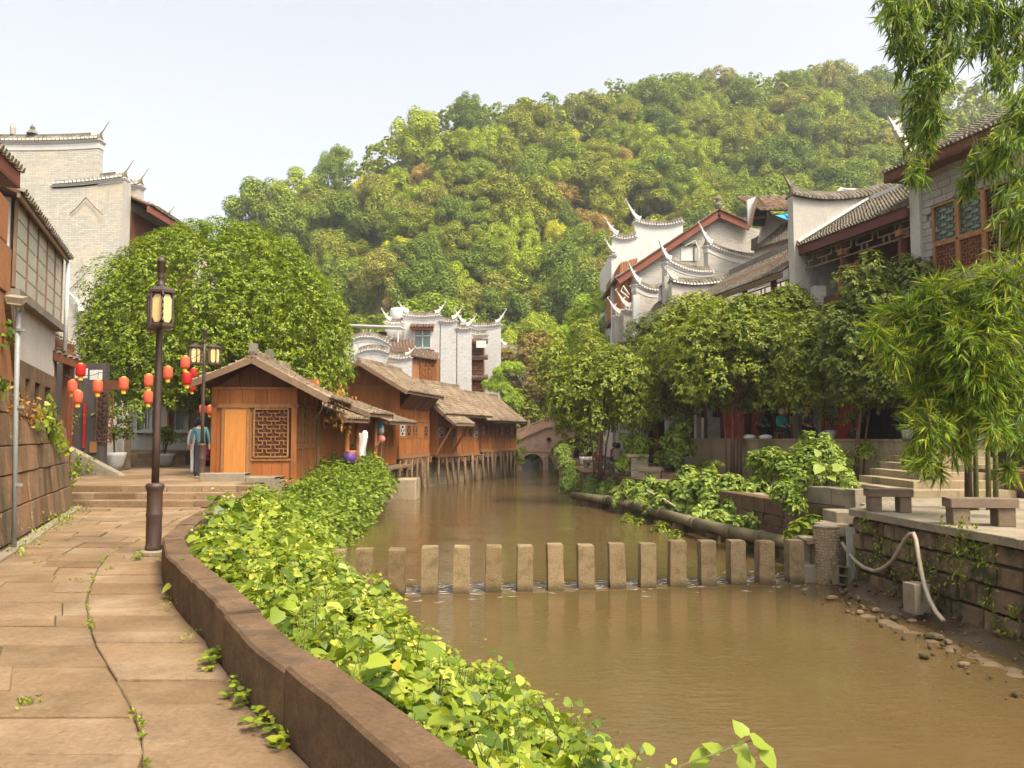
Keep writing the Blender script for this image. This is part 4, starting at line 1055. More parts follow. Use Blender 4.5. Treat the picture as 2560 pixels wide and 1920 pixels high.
# ---- street lamps: drum foot, tapered pole, two six-sided lanterns on scrolled brackets, turned finial
def street_lamp(label, loc, rz, H):
    t = thing('street_lamp', label, 'street lamp', loc, rz, 'brown street lamps of the square')
    k = H / 4.0
    part(t, 'plinth', MB().lathe([(.17, 0), (.175, .04), (.15, .06), (.09, .06)], 16), m_greystone)
    part(t, 'drum_foot', MB().lathe([(.105, .06), (.11, .10), (.1, .13), (.1, .50), (.106, .52), (.106, .55), (.1, .57), (.1, .84), (.108, .86), (.122, .90), (.122, .93), (.10, .95), (.06, .96)], 20), m_lampmetal, True)
    part(t, 'pole', MB().lathe([(.05, .93), (.048, 1.6), (.044, 3.0 * k), (.042, 3.62 * k)], 12), m_lampmetal, True)
    part(t, 'finial', MB().lathe([(.045, 3.58 * k), (.062, 3.60 * k), (.045, 3.64 * k), (.036, 3.7 * k), (.058, 3.73 * k), (.036, 3.77 * k), (.056, 3.79 * k), (.052, 3.92 * k), (.062, 3.93 * k), (.05, 3.96 * k), (.04, 3.99 * k), (.01, 4.0 * k)], 12), m_lampmetal, True)
    for sg in (-1, 1):
        cx, z0, z1 = sg * .25, 3.04 * k, 3.46 * k
        ln = part(t, 'lantern', MB().lathe([(.14, z0 - .04), (.17, z0 - .03), (.17, z0), (.155, z0 + .01)], 6, (cx, 0, 0)).lathe([(.155, z1 - .01), (.185, z1), (.185, z1 + .03), (.12, z1 + .07), (.03, z1 + .10), (.01, z1 + .13)], 6, (cx, 0, 0)), m_lampmetal)
        for j in range(6):
            a0, a1 = j * math.pi / 3, (j + 1) * math.pi / 3; p0, p1 = Vector((cx + .155 * math.cos(a0), .155 * math.sin(a0), 0)), Vector((cx + .155 * math.cos(a1), .155 * math.sin(a1), 0))
            part(ln, 'corner_bar', MB().bar(p0 + Vector((0, 0, z0)), p0 + Vector((0, 0, z1)), .022, .022), m_lampmetal)
            e = (p1 - p0); i0, i1 = p0 + e * .1, p0 + e * .9; c = Vector((cx, 0, 0)); ins = (c - (p0 + p1) / 2).normalized() * .012
            # arched pane: octagon so that the metal shows in the corners
            zz = z1 - z0; q = [(.3, .06), (.7, .06), (.9, .2), (.9, .8), (.7, .94), (.3, .94), (.1, .8), (.1, .2)]
            part(ln, 'back_plate', MB().ext([p0 + ins * 2 + Vector((0, 0, z0)), p1 + ins * 2 + Vector((0, 0, z0)), p1 + ins * 2 + Vector((0, 0, z1)), p0 + ins * 2 + Vector((0, 0, z1))], ins), m_lampmetal)
            part(ln, 'pane', MB().ext([p0 + e * a_ + ins + Vector((0, 0, z0 + zz * b_)) for a_, b_ in q], ins * .9), m_lampglass)
        br = MB()
        for zz in (z0 - .03, z1 + .05):
            br.bar((0, 0, zz), (cx, 0, zz), .03, .03)
        for zz in (z0 + .1, z0 + .26):
            br.tube([(sg * .06, 0, zz), (sg * .1, 0, zz + .06), (sg * .085, .02, zz + .1), (sg * .06, 0, zz + .08)], .014, 5)
        part(t, 'bracket', br, m_lampmetal)
        scr = MB()
        for j in range(5): 
            zz = z0 + .02 + j * .085; scr.tube([(cx + sg * .17, 0, zz), (cx + sg * .215, 0, zz + .02), (cx + sg * .21, .01, zz + .06), (cx + sg * .175, 0, zz + .05)], .013, 5)
        part(t, 'scroll_ornament', scr, m_lampmetal, kind='stuff')
    return t
lp = G(383, 1386, 0.0)
street_lamp('near brown iron street lamp on the path beside the parapet', (lp.x, lp.y, 0), R(118), 4.05)
street_lamp('far brown iron street lamp beside the first timber house', (XA(508, 22.0), 22.0, PLAZA), R(12), 4.15)

# ---- red lanterns on their cables
def lantern(label, u, v, y, h=.44, red=False, small=False):
    c = P(u, v, y); t = thing('paper_lantern', label, 'lantern', (c.x, c.y, c.z - h / 2), U(0, 3), 'red lanterns strung over the square')
    m = m_lantern_red if red else m_lantern; r = h * .26
    part(t, 'body', MB().lathe([(r * .45, h * .22), (r * .85, h * .25), (r, h * .34), (r * 1.02, h * .58), (r, h * .82), (r * .85, h * .91), (r * .45, h * .94)], 12), m, True)
    part(t, 'cap', MB().lathe([(r * .5, h * .93), (r * .5, h * .97), (r * .1, h * 1.0)], 10), m_yellow)
    part(t, 'fringe', MB().lathe([(r * .42, 0), (r * .5, h * .05), (r * .5, h * .2), (r * .45, h * .23)], 10), m_yellow)
    part(t, 'wire', MB().tube([(0, 0, h), (0, 0, h + .18)], .006, 4), m_black)
K = 2560 / 2212
for lab, u, v, red in [('deep red lantern hanging left of the cable row, below the small tiled porch', 174, 803, True), ('faded red lantern, leftmost on the lower cable', 157, 838, False),
    ('faded red lantern hanging just under its leftmost neighbour on the lower cable', 168, 861, False), ('faded red lantern over the large bowl planter', 211, 838, False),
    ('faded red lantern midway along the lower cable', 267, 832, False), ('faded red lantern touching the near lamp pole, upper of two', 321, 825, False),
    ('orange red lantern touching the near lamp pole, lower of two', 320, 861, False), ('faded red lantern alone between the two street lamps', 363, 808, False),
    ('faded red lantern highest of all, beside the far street lamp', 400, 786, False), ('deep red lantern right below the highest lantern', 404, 821, True)]:
    lantern(lab, u * K, v * K, 20.5 if u > 300 else 19.6, red=red)
for i, (lab, u, v) in enumerate([('dark red lantern half hidden in the round tree above the highest row', 418, 808), ('dark red lantern in the shade left of the round tree', 199, 812), ('small red lantern in the shade near the tree trunk', 415, 838),
    ('small pale lantern low behind the far lamp pole', 453, 888), ('small orange lantern beside the tree trunk, under the crown', 437, 886), ('small orange lantern close to the corner of the first timber house', 466, 886)]):
    lantern(lab, u * K, v * K, 26 + i * .3, .42, red=(i < 3))
def cable(name, label, pts, sag, r=.008, mat=None, cat='cable', n=14):
    m = MB(); pts = [Vector(p) for p in pts]; allp = []
    for a, b in zip(pts, pts[1:]):
        for i in range(n): t = i / n; allp.append(a.lerp(b, t) + Vector((0, 0, -sag * 4 * t * (1 - t))))
    allp.append(pts[-1]); m.tube(allp, r, 5)
    return single(name, m, mat or m_black, label, cat, tuple(pts[0]))
cable('lantern_cable', 'lower sagging black cable carrying the lantern row', [P(140 * K, 810 * K, 19.6), P(330 * K, 838 * K, 20.3)], .18)
cable('lantern_cable', 'upper black cable rising towards the near lamp pole', [P(150 * K, 800 * K, 19.6), P(215 * K, 805 * K, 20), P(338 * K, 770 * K, 20.4)], .1)
cable('lantern_cable', 'short black cable from near lamp pole to far street lamp', [P(340 * K, 790 * K, 20.4), P(445 * K, 755 * K, 21.9)], .15)

# ---- the clipped round tree
TX, TY = XA(548, 31.5), 31.5
rb_ = []; g = np.random.default_rng(8)
cz, rx, rz2 = 4.6, 5.1, 5.45
for i in range(420):
    a = i * 2.39996 + g.normal() * .08; zz = -.42 + 1.42 * (i + .5) / 420; r_ = math.sqrt(max(0, 1 - zz * zz)) if zz > 0 else 1 - .25 * zz * zz * 3
    bump = 1 + .035 * mnoise.noise((math.cos(a) * 2, math.sin(a) * 2, zz * 2))
    rb_.append((np.array([TX + rx * r_ * math.cos(a) * bump * .93, TY + rx * .9 * r_ * math.sin(a) * bump * .93, cz + rz2 * zz * bump * .93 if zz > 0 else cz + 4.2 * zz]), g.uniform(.42, .75)))
rb_ += [(np.array([TX + g.uniform(-3.6, 3.6), TY + g.uniform(-3, 3), cz + g.uniform(-1.0, 2.8)]), 1.3) for _ in range(46)]
make_tree('round_tree', 'huge clipped dome-shaped evergreen tree above the lantern square', 'tree', (XA(487, 29.5), 30.5, PLAZA),
    [[(XA(487, 29.5), 30.5, PLAZA), (XA(487, 29.5) - .05, 30.6, 1.8), (XA(500, 30), 30.9, 3.4), (TX, TY, 6)]] + [[(XA(490, 30), 30.7, 2.2), (TX + a, TY + b, 4.2), (TX + a * 2.2, TY + b * 2, 6)] for a, b in ((1.3, .3), (-1.2, .5), (.3, -1.2), (-.4, 1.3))],
    rb_, 45000, .114, lf_round, 5, None, m_bark, .24, np.random.default_rng(77), shell=.6, droop=.1, fan=.8)

# ---- bowl planters with shrubs, and boards
def bowl_plant(label, loc, r, h, sh, mat, leaf, nl, pot=None, seed=0, low=-.3):
    t = thing('potted_shrub', label, 'potted plant', loc)
    part(t, 'bowl', MB().lathe([(r * .55, 0), (r * .8, h * .3), (r * .98, h * .8), (r * 1.03, h), (r * .95, h), (r * .9, h * .85), (.02, h * .85)], 20), pot or m_grey_pot, True)
    for k in range(4): part(t, 'stem', MB().tube([(0, 0, h * .8), (U(-.1, .1), U(-.1, .1), h + sh * .3), (U(-.3, .3) * sh, U(-.3, .3) * sh, h + sh * .7)], [.03, .02, .008], 5), m_bark)
    g = np.random.default_rng(seed + 50)
    bl = [(np.array([g.normal() * sh * .24, g.normal() * sh * .24, h + sh * g.uniform(.25, .85)]), g.uniform(.14, .26) * sh) for _ in range(16)]
    pos, d_, nr, L_ = crown_leaves(bl, nl, leaf, 5, rng=g, low=low)
    link('foliage', leaf_mesh('foliage', pos, d_, nr, L_, mat), t)['kind'] = 'stuff'
q = G(285, 1178, PLAZA); bowl_plant('big grey bowl planter with a loose dark shrub beside the red wall', (q.x, q.y, PLAZA), .36, .62, 1.7, lf_deep, .12, 500, seed=1)
q = G(416, 1160, PLAZA + .1); bowl_plant('pale grey bowl planter with a round shrub before the shop steps', (q.x, q.y - .2, PLAZA), .38, .5, 1.0, lf_deep, .09, 450, seed=2)
q = G(490, 1150, PLAZA); bowl_plant('white bowl planter with yellow-green shrub behind the far street lamp', (q.x, q.y, PLAZA), .35, .5, 1.5, lf_yellow, .1, 500, seed=3)
q = G(318, 1174, PLAZA)
pl = thing('leaning_board', 'long brown board leaning beside the big bowl planter', 'board', (q.x, q.y, PLAZA))
part(pl, 'plank', MB().bar((0, 0, 0.02), (-.28, .55, 1.05), .22, .04, up=(0, -1, .3)), m_wood_grey)
part(pl, 'batten', MB().bar((-.25, .45, .5), (.05, .4, .5), .05, .03, up=(0, -1, .3)), m_wood_frame)
q = G(205, 1190, PLAZA)
rk = thing('stone_ramp_flank', 'sloping mossy stone flank at the end of the sandstone wall', 'stone', (q.x, q.y, PLAZA))
part(rk, 'slab', MB().ext([(-.5, 0, 0), (1.1, 0, 0), (.95, 0, .1), (-.5, 0, .85)], (0, .35, 0)), m_greystone)
creeper('flank_moss', 'green moss and ferns on the sloping stone flank', [((q.x - .1, q.y - .03, PLAZA + .35), (.6, .08, .35), 160, (0, -1, .6)), ((q.x - .6, q.y, PLAZA + 1.6), (.5, .3, .35), 120, (0, -.6, .8))], lf_bank, .10, 'moss')

# ---- grey stone blocks that end the steps beside the first timber house
for lab, (u0, u1), (v0, v1), y_ in [('long pale stone block used as a bench beside the timber house', (497, 612), (1184, 1219), 20.6), ('shorter stone block with a slot beside the long pale block', (612, 686), (1193, 1228), 20.4)]:
    a, b = P(u0, v1, y_), P(u1, v0, y_)
    t = thing('stone_block', lab, 'stone block', ((a.x + b.x) / 2, y_, a.z), group='stone blocks by the steps')
    w = b.x - a.x; h = b.z - a.z
    part(t, 'block', MB().stone([(-w / 2, 0, 0), (w / 2, 0, 0), (w / 2, 0, h), (-w / 2, 0, h)], (0, .45, 0), .02, 0, .01).stone([(-w / 2, 0.02, h + .004), (w / 2, 0.02, h + .004), (w / 2, .45, h + .004), (-w / 2, .45, h + .004)], (0, 0, -.05), .01), m_greystone)
    if u0 > 600: part(t, 'slot', MB().bb(-.12, .12, -.006, .02, h * .52, h * .62), m_dark)
    part(t, 'plinth', MB().bb(-w / 2 + .03, w / 2 - .03, .03, .44, -.75, -.004), m_conc)
# ================================================================== TIMBER STILT HOUSES
def planks(parent, p0, p1, z0, z1, w, nrm, mat, th=.03, name='plank', topf=None):
    """vertical boards from p0 to p1 (xy, the thing's own space); topf(t) gives the head of each board"""
    p0, p1 = Vector((*p0, 0)), Vector((*p1, 0)); L_ = (p1 - p0).length; n_ = max(1, round(L_ / w)); d_ = (p1 - p0) / L_; nv_ = Vector((*nrm, 0))
    for i in range(n_):
        a, b = p0 + d_ * (L_ * i / n_ + .004), p0 + d_ * (L_ * (i + 1) / n_ - .004); o = nv_ * U(0, .008)
        ta, tb = (topf(i / n_), topf((i + 1) / n_)) if topf else (z1, z1)
        if min(ta, tb) - z0 < .03 and max(ta, tb) - z0 < .06: continue
        part(parent, name, MB().ext([a + o + Vector((0, 0, z0)), b + o + Vector((0, 0, z0)), b + o + Vector((0, 0, max(tb, z0 + .01))), a + o + Vector((0, 0, max(ta, z0 + .01)))], -nv_ * th), mat)
def lattice_window(parent, org, ax, w, h, nrm, mat=None, pitch=.1, glass=None, fr=.05, name='window', bw=.02):
    org, ax, nv_ = Vector(org), Vector(ax), Vector(nrm); az = Vector((0, 0, 1)); f = MB()
    c = [org, org + ax * w, org + ax * w + az * h, org + az * h]
    for a, b in ((0, 1), (1, 2), (2, 3), (3, 0)): f.bar(c[a] + nv_ * .015, c[b] + nv_ * .015, fr, .05, up=nv_)
    o = part(parent, name, f, mat or m_wood_frame)
    part(o, 'pane', MB().ext([p - nv_ * .03 for p in c], -nv_ * .01), glass or m_dark)
    lm = lattice_bars(MB(), org + nv_ * .0, ax, az, w, h, pitch, bw, .02, nv_)
    part(o, 'lattice', lm, mat or m_lattice, kind='stuff')
    return o
def door_leaf(parent, org, ax, w, h, nrm, mat=None, frame=None):
    org, ax, nv_ = Vector(org), Vector(ax), Vector(nrm); az = Vector((0, 0, 1))
    o = part(parent, 'door', MB().ext([org, org + ax * w, org + ax * w + az * h, org + az * h], nv_ * .04), mat or m_wood_lt)
    f = MB(); f.bar(org - ax * .05, org - ax * .05 + az * (h + .07), .08, .07, up=nv_); f.bar(org + ax * (w + .05), org + ax * (w + .05) + az * (h + .07), .08, .07, up=nv_); f.bar(org - ax * .09 + az * (h + .04), org + ax * (w + .09) + az * (h + .04), .075, .08, up=nv_)
    part(o, 'frame', f, frame or m_wood_frame); return o
def stilt(parent, x, y, ztop, zbot=-1.8, r=.075, lean=(0, 0)):
    part(parent, 'stilt', MB().tube([(x + lean[0], y + lean[1], zbot), (x, y, ztop)], [r * 1.05, r * .95], 7), m_wood_grey, True)
HG = 'timber houses on stilts along the river'
# ---- house 1: gable towards the path, plain door and big lattice window
F1 = ZA(1203, 23.7)
random.seed(31)
h1 = thing('timber_house', 'nearest timber house with pine door, lattice window and tiled gable', 'house', (XA(737, 23.7), 23.7, F1), R(4.5), HG)
W, Dp, EZ = 2.30, 4.6, 2.72; RZ = 3.62
for x in (0, -W):
    for y in (0, Dp / 2, Dp): part(h1, 'corner_post', MB().box((x, y, EZ / 2), (.15, .15, EZ + .1)), m_wood)
part(h1, 'sill_beam', MB().bb(-W - .05, .1, -.09, .06, -.10, .06), m_wood_frame); part(h1, 'sill_beam', MB().bb(-.06, .1, .06, Dp, -.13, .03), m_wood_frame)
topf = lambda t: EZ + .04 + (RZ - .15 - EZ) * (1 - abs(2 * t - 1))
part(h1, 'tie_beam', MB().bb(-W - .1, .12, -.075, .03, 2.16, 2.28), m_wood_frame); part(h1, 'tie_beam', MB().bb(-W + .07, -.07, -.05, .02, 2.70, 2.77), m_wood_frame)
planks(h1, (-W + .07, 0), (-.07, 0), 2.28, 2.7, .36, (0, -1), m_wood)
planks(h1, (-W + .02, .03), (-.02, .03), 2.76, 3, .32, (0, -1), m_wood_dk, topf=topf)
door_leaf(h1, (-W + .30, -.015, .12), (1, 0, 0), .62, 1.98, (0, -1, 0))
planks(h1, (-W + .06, 0), (-W + .24, 0), .05, 2.16, .2, (0, -1), m_wood); planks(h1, (-1.32, 0), (-1.2, 0), .05, 2.16, .2, (0, -1), m_wood_frame)
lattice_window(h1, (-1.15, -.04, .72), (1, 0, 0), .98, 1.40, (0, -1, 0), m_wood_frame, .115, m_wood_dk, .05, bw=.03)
planks(h1, (-1.2, 0), (-.07, 0), .05, .62, .28, (0, -1), m_wood); part(h1, 'rail', MB().bb(-1.22, -.05, -.05, .03, .60, .67), m_wood_frame)
part(h1, 'inner_backing', MB().bb(-1.2, -.07, .05, .08, .05, 2.2), m_wood_dk)
for i in range(4):
    y0 = .12 + i * 1.1
    part(h1, 'side_post', MB().box((.0, y0 + 1.05, EZ / 2), (.11, .12, EZ)), m_wood_frame)
    planks(h1, (0, y0 + 1.0), (0, y0), .03, .95, .24, (1, 0), m_wood)
    for o_ in (.08, .56): lattice_window(h1, (.01, y0 + o_, 1.05), (0, 1, 0), .40, 1.1, (1, 0, 0), m_wood_frame, .13, m_dark, .05)
    planks(h1, (0, y0 + 1.0), (0, y0), 2.28, EZ, .3, (1, 0), m_wood)
for z_ in (.94, 2.22): part(h1, 'side_rail', MB().bb(-.02, .06, .05, Dp, z_, z_ + .07), m_wood_frame)
part(h1, 'left_wall', MB().bb(-W - .02, -W + .02, .07, Dp, 0, EZ), m_wood); part(h1, 'back_wall', MB().bb(-W, 0, Dp - .02, Dp + .02, 0, EZ + .6), m_wood)
part(h1, 'floor', MB().bb(-W, 0, .08, Dp, -.1, -.02), m_wood_grey)
gable_roof(h1, -.65, Dp + .2, -W - .62, 1.08, 2.46, RZ, -W / 2 + .04, m_tile_warm, ezl=2.86)
part(h1, 'roof_finial', MB().box((-W / 2 + .04, -.5, RZ + .24), (.2, .28, .3)), m_tile); part(h1, 'ridge_stone', MB().box((-W / 2 + .04, 1.6, RZ + .28), (.16, .5, .25)), m_tile)
for y in (.3, 2.0, 3.6): stilt(h1, -.1, y, -.1, -1.6 - F1)
for y in (.9, 2.4, 3.9): part(h1, 'floor_joist', MB().bar((-.8, y, -.17), (.16, y, -.17), .1, .1), m_wood_grey)
part(h1, 'downpipe', MB().tube([(.14, 3.4, 2.3), (.14, 3.4, .1), (.16, 3.4, -.3)], .03, 6), m_wood_grey)
part(h1, 'eave_cable', MB().tube([(1.0, -.6, 2.35), (.8, -.4, 2.0), (.55, 0, 1.8), (.3, .4, 1.95), (.12, .8, 2.3)], .018, 5), m_wood_grey)

# ---- house 2: three lower porch roofs at different heights, red-brown doors behind columns
F2 = F1
h2 = thing('timber_house', 'low timber house with three stepped porch roofs behind the nearest house', 'house', (XA(800, 28.4), 28.4, F2), R(-7.5), HG)
L2 = 10.0
planks(h2, (0, 0), (0, L2), 0, 2.35, .42, (1, 0), m_wood, name='wall_board')
part(h2, 'floor', MB().bb(-2.6, .9, 0, L2, -.12, -.02), m_wood_grey)
part(h2, 'back_wall', MB().bb(-2.7, -2.6, 0, L2, -.1, 2.4), m_wood_dk); part(h2, 'end_wall', MB().bb(-2.6, 0, -.06, -.005, -.1, 2.3), m_wood)
for i, (y0, y1, ex, ez, rx_, rz_) in enumerate([(-.4, 2.0, 1.15, 1.95, -1.6, 3.0), (1.9, 5.0, 1.25, 2.20, -1.6, 3.25), (5.2, 9.6, 1.05, 1.95, -1.8, 2.95)]):
    roof_slope(h2, (ex, y0, ez), (ex, y1, ez), (rx_, y0, rz_), (rx_, y1, rz_), m_tile_warm, world=False)
    for yy in (y0 - .03, y1 + .03): part(h2, 'barge_board', MB().bar((ex, yy, ez - .1), (rx_, yy, rz_ - .1), .05, .16), m_wood_grey)
    part(h2, 'eave_board', MB().bar((ex - .02, y0, ez - .1), (ex - .02, y1, ez - .1), .04, .1), m_wood_grey)
    roof_slope(h2, (-3.2, y0, rz_ - .7), (-3.2, y1, rz_ - .7), (rx_, y0, rz_), (rx_, y1, rz_), m_tile_warm, world=False)
for y, r_ in ((1.1, .11), (2.3, .10), (4.6, .09)):
    part(h2, 'porch_column', MB().tube([(.62, y, -1.2), (.62, y, 2.1)], r_, 10), m_wood, True)
    part(h2, 'porch_beam', MB().bar((-.02, y, 1.9), (1.1, y, 1.9), .1, .14), m_wood_frame)
for y in (.3, 1.35, 3.0): door_leaf(h2, (.012, y, .02), (0, 1, 0), .85, 1.75, (1, 0, 0), m_wood, m_wood_frame)
for y in (5.4, 6.5, 7.6, 8.7): lattice_window(h2, (.012, y, .85), (0, 1, 0), .6, .75, (1, 0, 0), m_wood_frame, .15, m_dark)
for y in (.4, 2.4, 4.6, 6.4, 8.2, 9.6): stilt(h2, .55, y, -.1, -1.7 - F2, .08)
for y in (1.4, 3.4, 5.6, 7.4, 9.0): part(h2, 'floor_joist', MB().bar((-.9, y, -.18), (1.0, y, -.18), .12, .12), m_wood_grey)
part(h2, 'strut_frame', MB().bar((.75, 5.0, .3), (.75, 5.2, 1.5), .05, .05).bar((.75, 4.4, .9), (.75, 5.6, 1.6), .05, .05), m_wood_grey)
# ---- houses 3, 4, 5
def stilt_house(label, org, rz, L_, W_, F_, ez, rz_, ov, nst, npan, mat, ovf=.5, lean_to=None, xm=None, wins=True, ovb=.3, seed=0):
    random.seed(40 + seed)
    t = thing('timber_house', label, 'house', (*org, F_), rz, HG)
    for y in np.linspace(.06, L_ - .06, npan // 2 + 1): part(t, 'wall_post', MB().box((.0, y, ez / 2), (.12, .12, ez)), m_wood)
    pw = (L_ - .12) / npan
    for i in range(npan):
        y0 = .06 + i * pw + .05
        p = part(t, 'door_panel', MB().ext([(.0, y0, .06), (.0, y0 + pw - .1, .06), (.0, y0 + pw - .1, 1.75), (.0, y0, 1.75)], (.03, 0, 0)), mat)
        fr = MB()
        for a, b in (((.04, y0 + .03, .1), (.04, y0 + .03, 1.7)), ((.04, y0 + pw - .13, .1), (.04, y0 + pw - .13, 1.7)), ((.04, y0, .9), (.04, y0 + pw - .1, .9)), ((.04, y0, .1), (.04, y0 + pw - .1, .1))): fr.bar(a, b, .05, .03, up=(1, 0, 0))
        part(p, 'panel_frame', fr, m_wood_frame)
        if wins and i % 5 != 3:
            w_ = MB(); org_ = Vector((.035, y0 + .1, 1.0)); ww = pw - .32
            part(p, 'window', MB().bb(.03, .036, y0 + .1, y0 + .1 + ww, 1.0, 1.5), m_dark)
            lattice_bars(w_, org_ + Vector((.008, 0, 0)), (0, 1, 0), (0, 0, 1), ww, .5, .13, .028, .02, Vector((1, 0, 0))); part(p, 'window_lattice', w_, m_lattice if i % 3 else m_pvc, kind='stuff')
    planks(t, (.0, 0), (.0, L_), 1.78, ez, .34, (1, 0), mat)
    part(t, 'head_rail', MB().bb(-.02, .07, 0, L_, 1.72, 1.80), m_wood_frame); part(t, 'sill_beam', MB().bb(-.08, .09, -.05, L_ + .05, -.12, .06), m_wood_frame)
    topf_ = lambda s: ez + (rz_ - .15 - ez) * (1 - abs(2 * s - 1))
    planks(t, (-W_, 0), (0, 0), 0, ez, .36, (0, -1), mat, topf=topf_); planks(t, (-W_, L_), (0, L_), 0, ez, .6, (0, 1), mat, topf=topf_)
    part(t, 'tie_beam', MB().bb(-W_ - .1, .1, -.05, -.005, ez - .18, ez - .02), m_wood_frame)
    part(t, 'back_wall', MB().bb(-W_ - .02, -W_ + .02, 0, L_, 0, ez), mat); part(t, 'floor', MB().bb(-W_, 0, 0, L_, -.1, -.02), m_wood_grey)
    sl_ = (rz_ - ez) / (W_ / 2)
    gable_roof(t, -ovf, L_ + ovb, -W_ - .5, ov, ez - .1 - sl_ * (ov - .35) * .9, rz_, xm if xm is not None else -W_ / 2, m_tile_warm, ezl=ez - .2)
    part(t, 'eave_board', MB().bar((ov - .03, -ovf, ez - .2 - sl_ * (ov - .35) * .9), (ov - .03, L_ + ovb, ez - .2 - sl_ * (ov - .35) * .9), .04, .1), m_wood_grey)
    for y in np.linspace(.3, L_ - .2, nst):
        stilt(t, .02 + U(-.05, .05), y, -.1, -1.75 - F_, U(.06, .085), (U(-.12, .2), U(-.15, .15))); part(t, 'floor_joist', MB().bar((-1.0, y + .25, -.2), (.18, y + .25, -.2), .11, .13), m_wood_grey); part(t, 'joist_end', MB().box((.12, y + .25, -.33), (.10, .11, .22)), m_wood_frame)
    for y in np.linspace(.8, L_ - .8, max(2, nst // 2)): part(t, 'knee_brace', MB().bar((-1.1, y, -1.5), (.02, y + .2, -.18), .07, .07), m_wood_grey)
    return t
F3 = .58
h3 = stilt_house('largest timber house, its tall orange gable above the stepped porches', (XA(996, 38.5), 38.5), R(-10.5), 5.1, 3.4, F3, 3.45, 4.55, .75, 6, 5, m_wood, .9, seed=1)
# slanting boards under the deep eave of house 3
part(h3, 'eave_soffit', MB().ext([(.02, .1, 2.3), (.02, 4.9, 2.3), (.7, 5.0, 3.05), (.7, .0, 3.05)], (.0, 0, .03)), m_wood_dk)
for y in (1.2, 2.4, 3.6): part(h3, 'soffit_rib', MB().bar((.03, y, 2.3), (.72, y, 3.04), .05, .04), m_wood_frame)
h4 = stilt_house('low timber house with propped awning next to the largest timber house', (-4.15, 44.2), R(-20), 6.0, 3.0, .5, 2.75, 4.1, .8, 7, 7, m_wood, .7, seed=2)
roof_slope(h4, (1.35, -.5, 1.75), (1.35, 2.2, 1.75), (-.1, -.5, 2.75), (-.1, 2.2, 2.75), m_tile_warm, world=False)
part(h4, 'awning_fascia', MB().bar((1.35, -.5, 1.66), (1.35, 2.2, 1.66), .05, .12), m_wood_grey); part(h4, 'awning_barge', MB().bar((1.35, -.53, 1.68), (-.1, -.53, 2.68), .05, .14), m_wood_grey)
for y in (-.2, 1.9): part(h4, 'awning_prop', MB().bar((.04, y, -.02), (1.15, y, 1.75), .1, .1), m_wood_frame)
h5 = stilt_house('farthest timber house of the row, close to the stone bridge', (-1.95, 50.2), R(-20.5), 6.3, 3.0, .66, 2.3, 3.65, .75, 9, 11, m_wood, .8, seed=3)
roof_slope(h5, (.95, -1.0, 1.85), (.95, .8, 1.85), (-.4, -1.0, 2.6), (-.4, .8, 2.6), m_tile_warm, world=False)
# ---- things hung out on the houses
def hang(name, label, cat, u, v, y, mb_, mat, smooth=True):
    c = P(u, v, y); return single(name, mb_.shift(c), mat, label, cat, tuple(c), smooth=smooth)
def bundle(w, h, seed):
    m = MB(); pr = []; r_ = random.Random(seed)
    for i in range(7): t = i / 6; pr.append((max(.01, w * math.sin(math.pi * (.12 + .83 * t)) * r_.uniform(.8, 1.1)), -h * t + h / 2))
    m.lathe(list(reversed(pr)), 9)
    return m
hang('washing', 'white cloth hanging from the porch of the stepped house', 'cloth', 907, 1110, 29.4, MB().add([(-.14 + .28 * j / 4 + .02 * math.sin(i), .04 * math.sin(j * 2.1 + i * .4), .4 - .8 * i / 6 - .05 * (j % 2) * (i == 6)) for i in range(7) for j in range(5)], [(i * 5 + j, i * 5 + j + 1, i * 5 + j + 6, i * 5 + j + 5) for i in range(6) for j in range(4)]), m_pvc)
hang('plastic_bag', 'white plastic bag hung on the porch wall', 'bag', 912, 1090, 29.8, bundle(.14, .4, 2), m_pvc)
hang('plastic_basket', 'purple plastic basket standing at the foot of the round porch column', 'basket', 873, 1147, 28.9, MB().lathe([(.20, -.18), (.25, .2), (.23, .2), (.18, -.16)], 12), m_purple)
hang('basin', 'coral basin above the purple basket', 'basin', 877, 1132, 28.9, MB().lathe([(.12, -.1), (.2, .08), (.18, .08), (.1, -.08)], 12), plain('coral_plastic', (.6, .16, .1)))
hang('plastic_bottle', 'white and blue bottle hanging by the lattice windows', 'bottle', 952, 1070, 33.5, MB().lathe([(.12, -.25), (.14, -.1), (.13, .1), (.06, .2), (.05, .3)], 10), m_pvc)
hang('water_ball', 'blue round float hanging above the white bottle', 'float', 949, 1062, 33.2, MB().lathe([(.02, -.16), (.12, -.1), (.16, 0), (.12, .1), (.02, .16)], 12), m_blue)
hang('net_float', 'pink and white float hanging at the thicket edge', 'float', 952, 1098, 33.2, MB().lathe([(.02, -.2), (.15, -.12), (.2, 0), (.15, .12), (.02, .2)], 12), plain('pink_float', (.62, .22, .18)))
hang('plastic_bag', 'pale bag hanging under the propped awning', 'bag', 1111, 1105, 46, bundle(.2, .45, 5), plain('pale_green_plastic', (.5, .6, .5)))
hang('hanging_shirt', 'white shirt drying before the farthest timber house', 'shirt', 1232, 1098, 54, bundle(.28, .8, 6), m_pvc)
hang('hanging_lantern', 'small red lantern hanging below the propped awning floor', 'lantern', 1107, 1136, 46, bundle(.2, .35, 7), m_lantern_red)
c = P(845, 1015, 27.5); g = np.random.default_rng(9)
pp = np.array(c) + g.normal(size=(170, 3)) * np.array([.22, .2, .42]); 
o = link('dried_garland', leaf_mesh('dried_garland', pp - np.array(c), g.normal(size=pp.shape) * .5 + np.array([0, 0, -.9]), g.normal(size=pp.shape), g.uniform(.10, .22, len(pp)), lf_dry)); o.location = c
tagit(o, 'bunch of dried orange leaves hanging from the eave of the nearest house', 'dried leaves', kind='stuff')
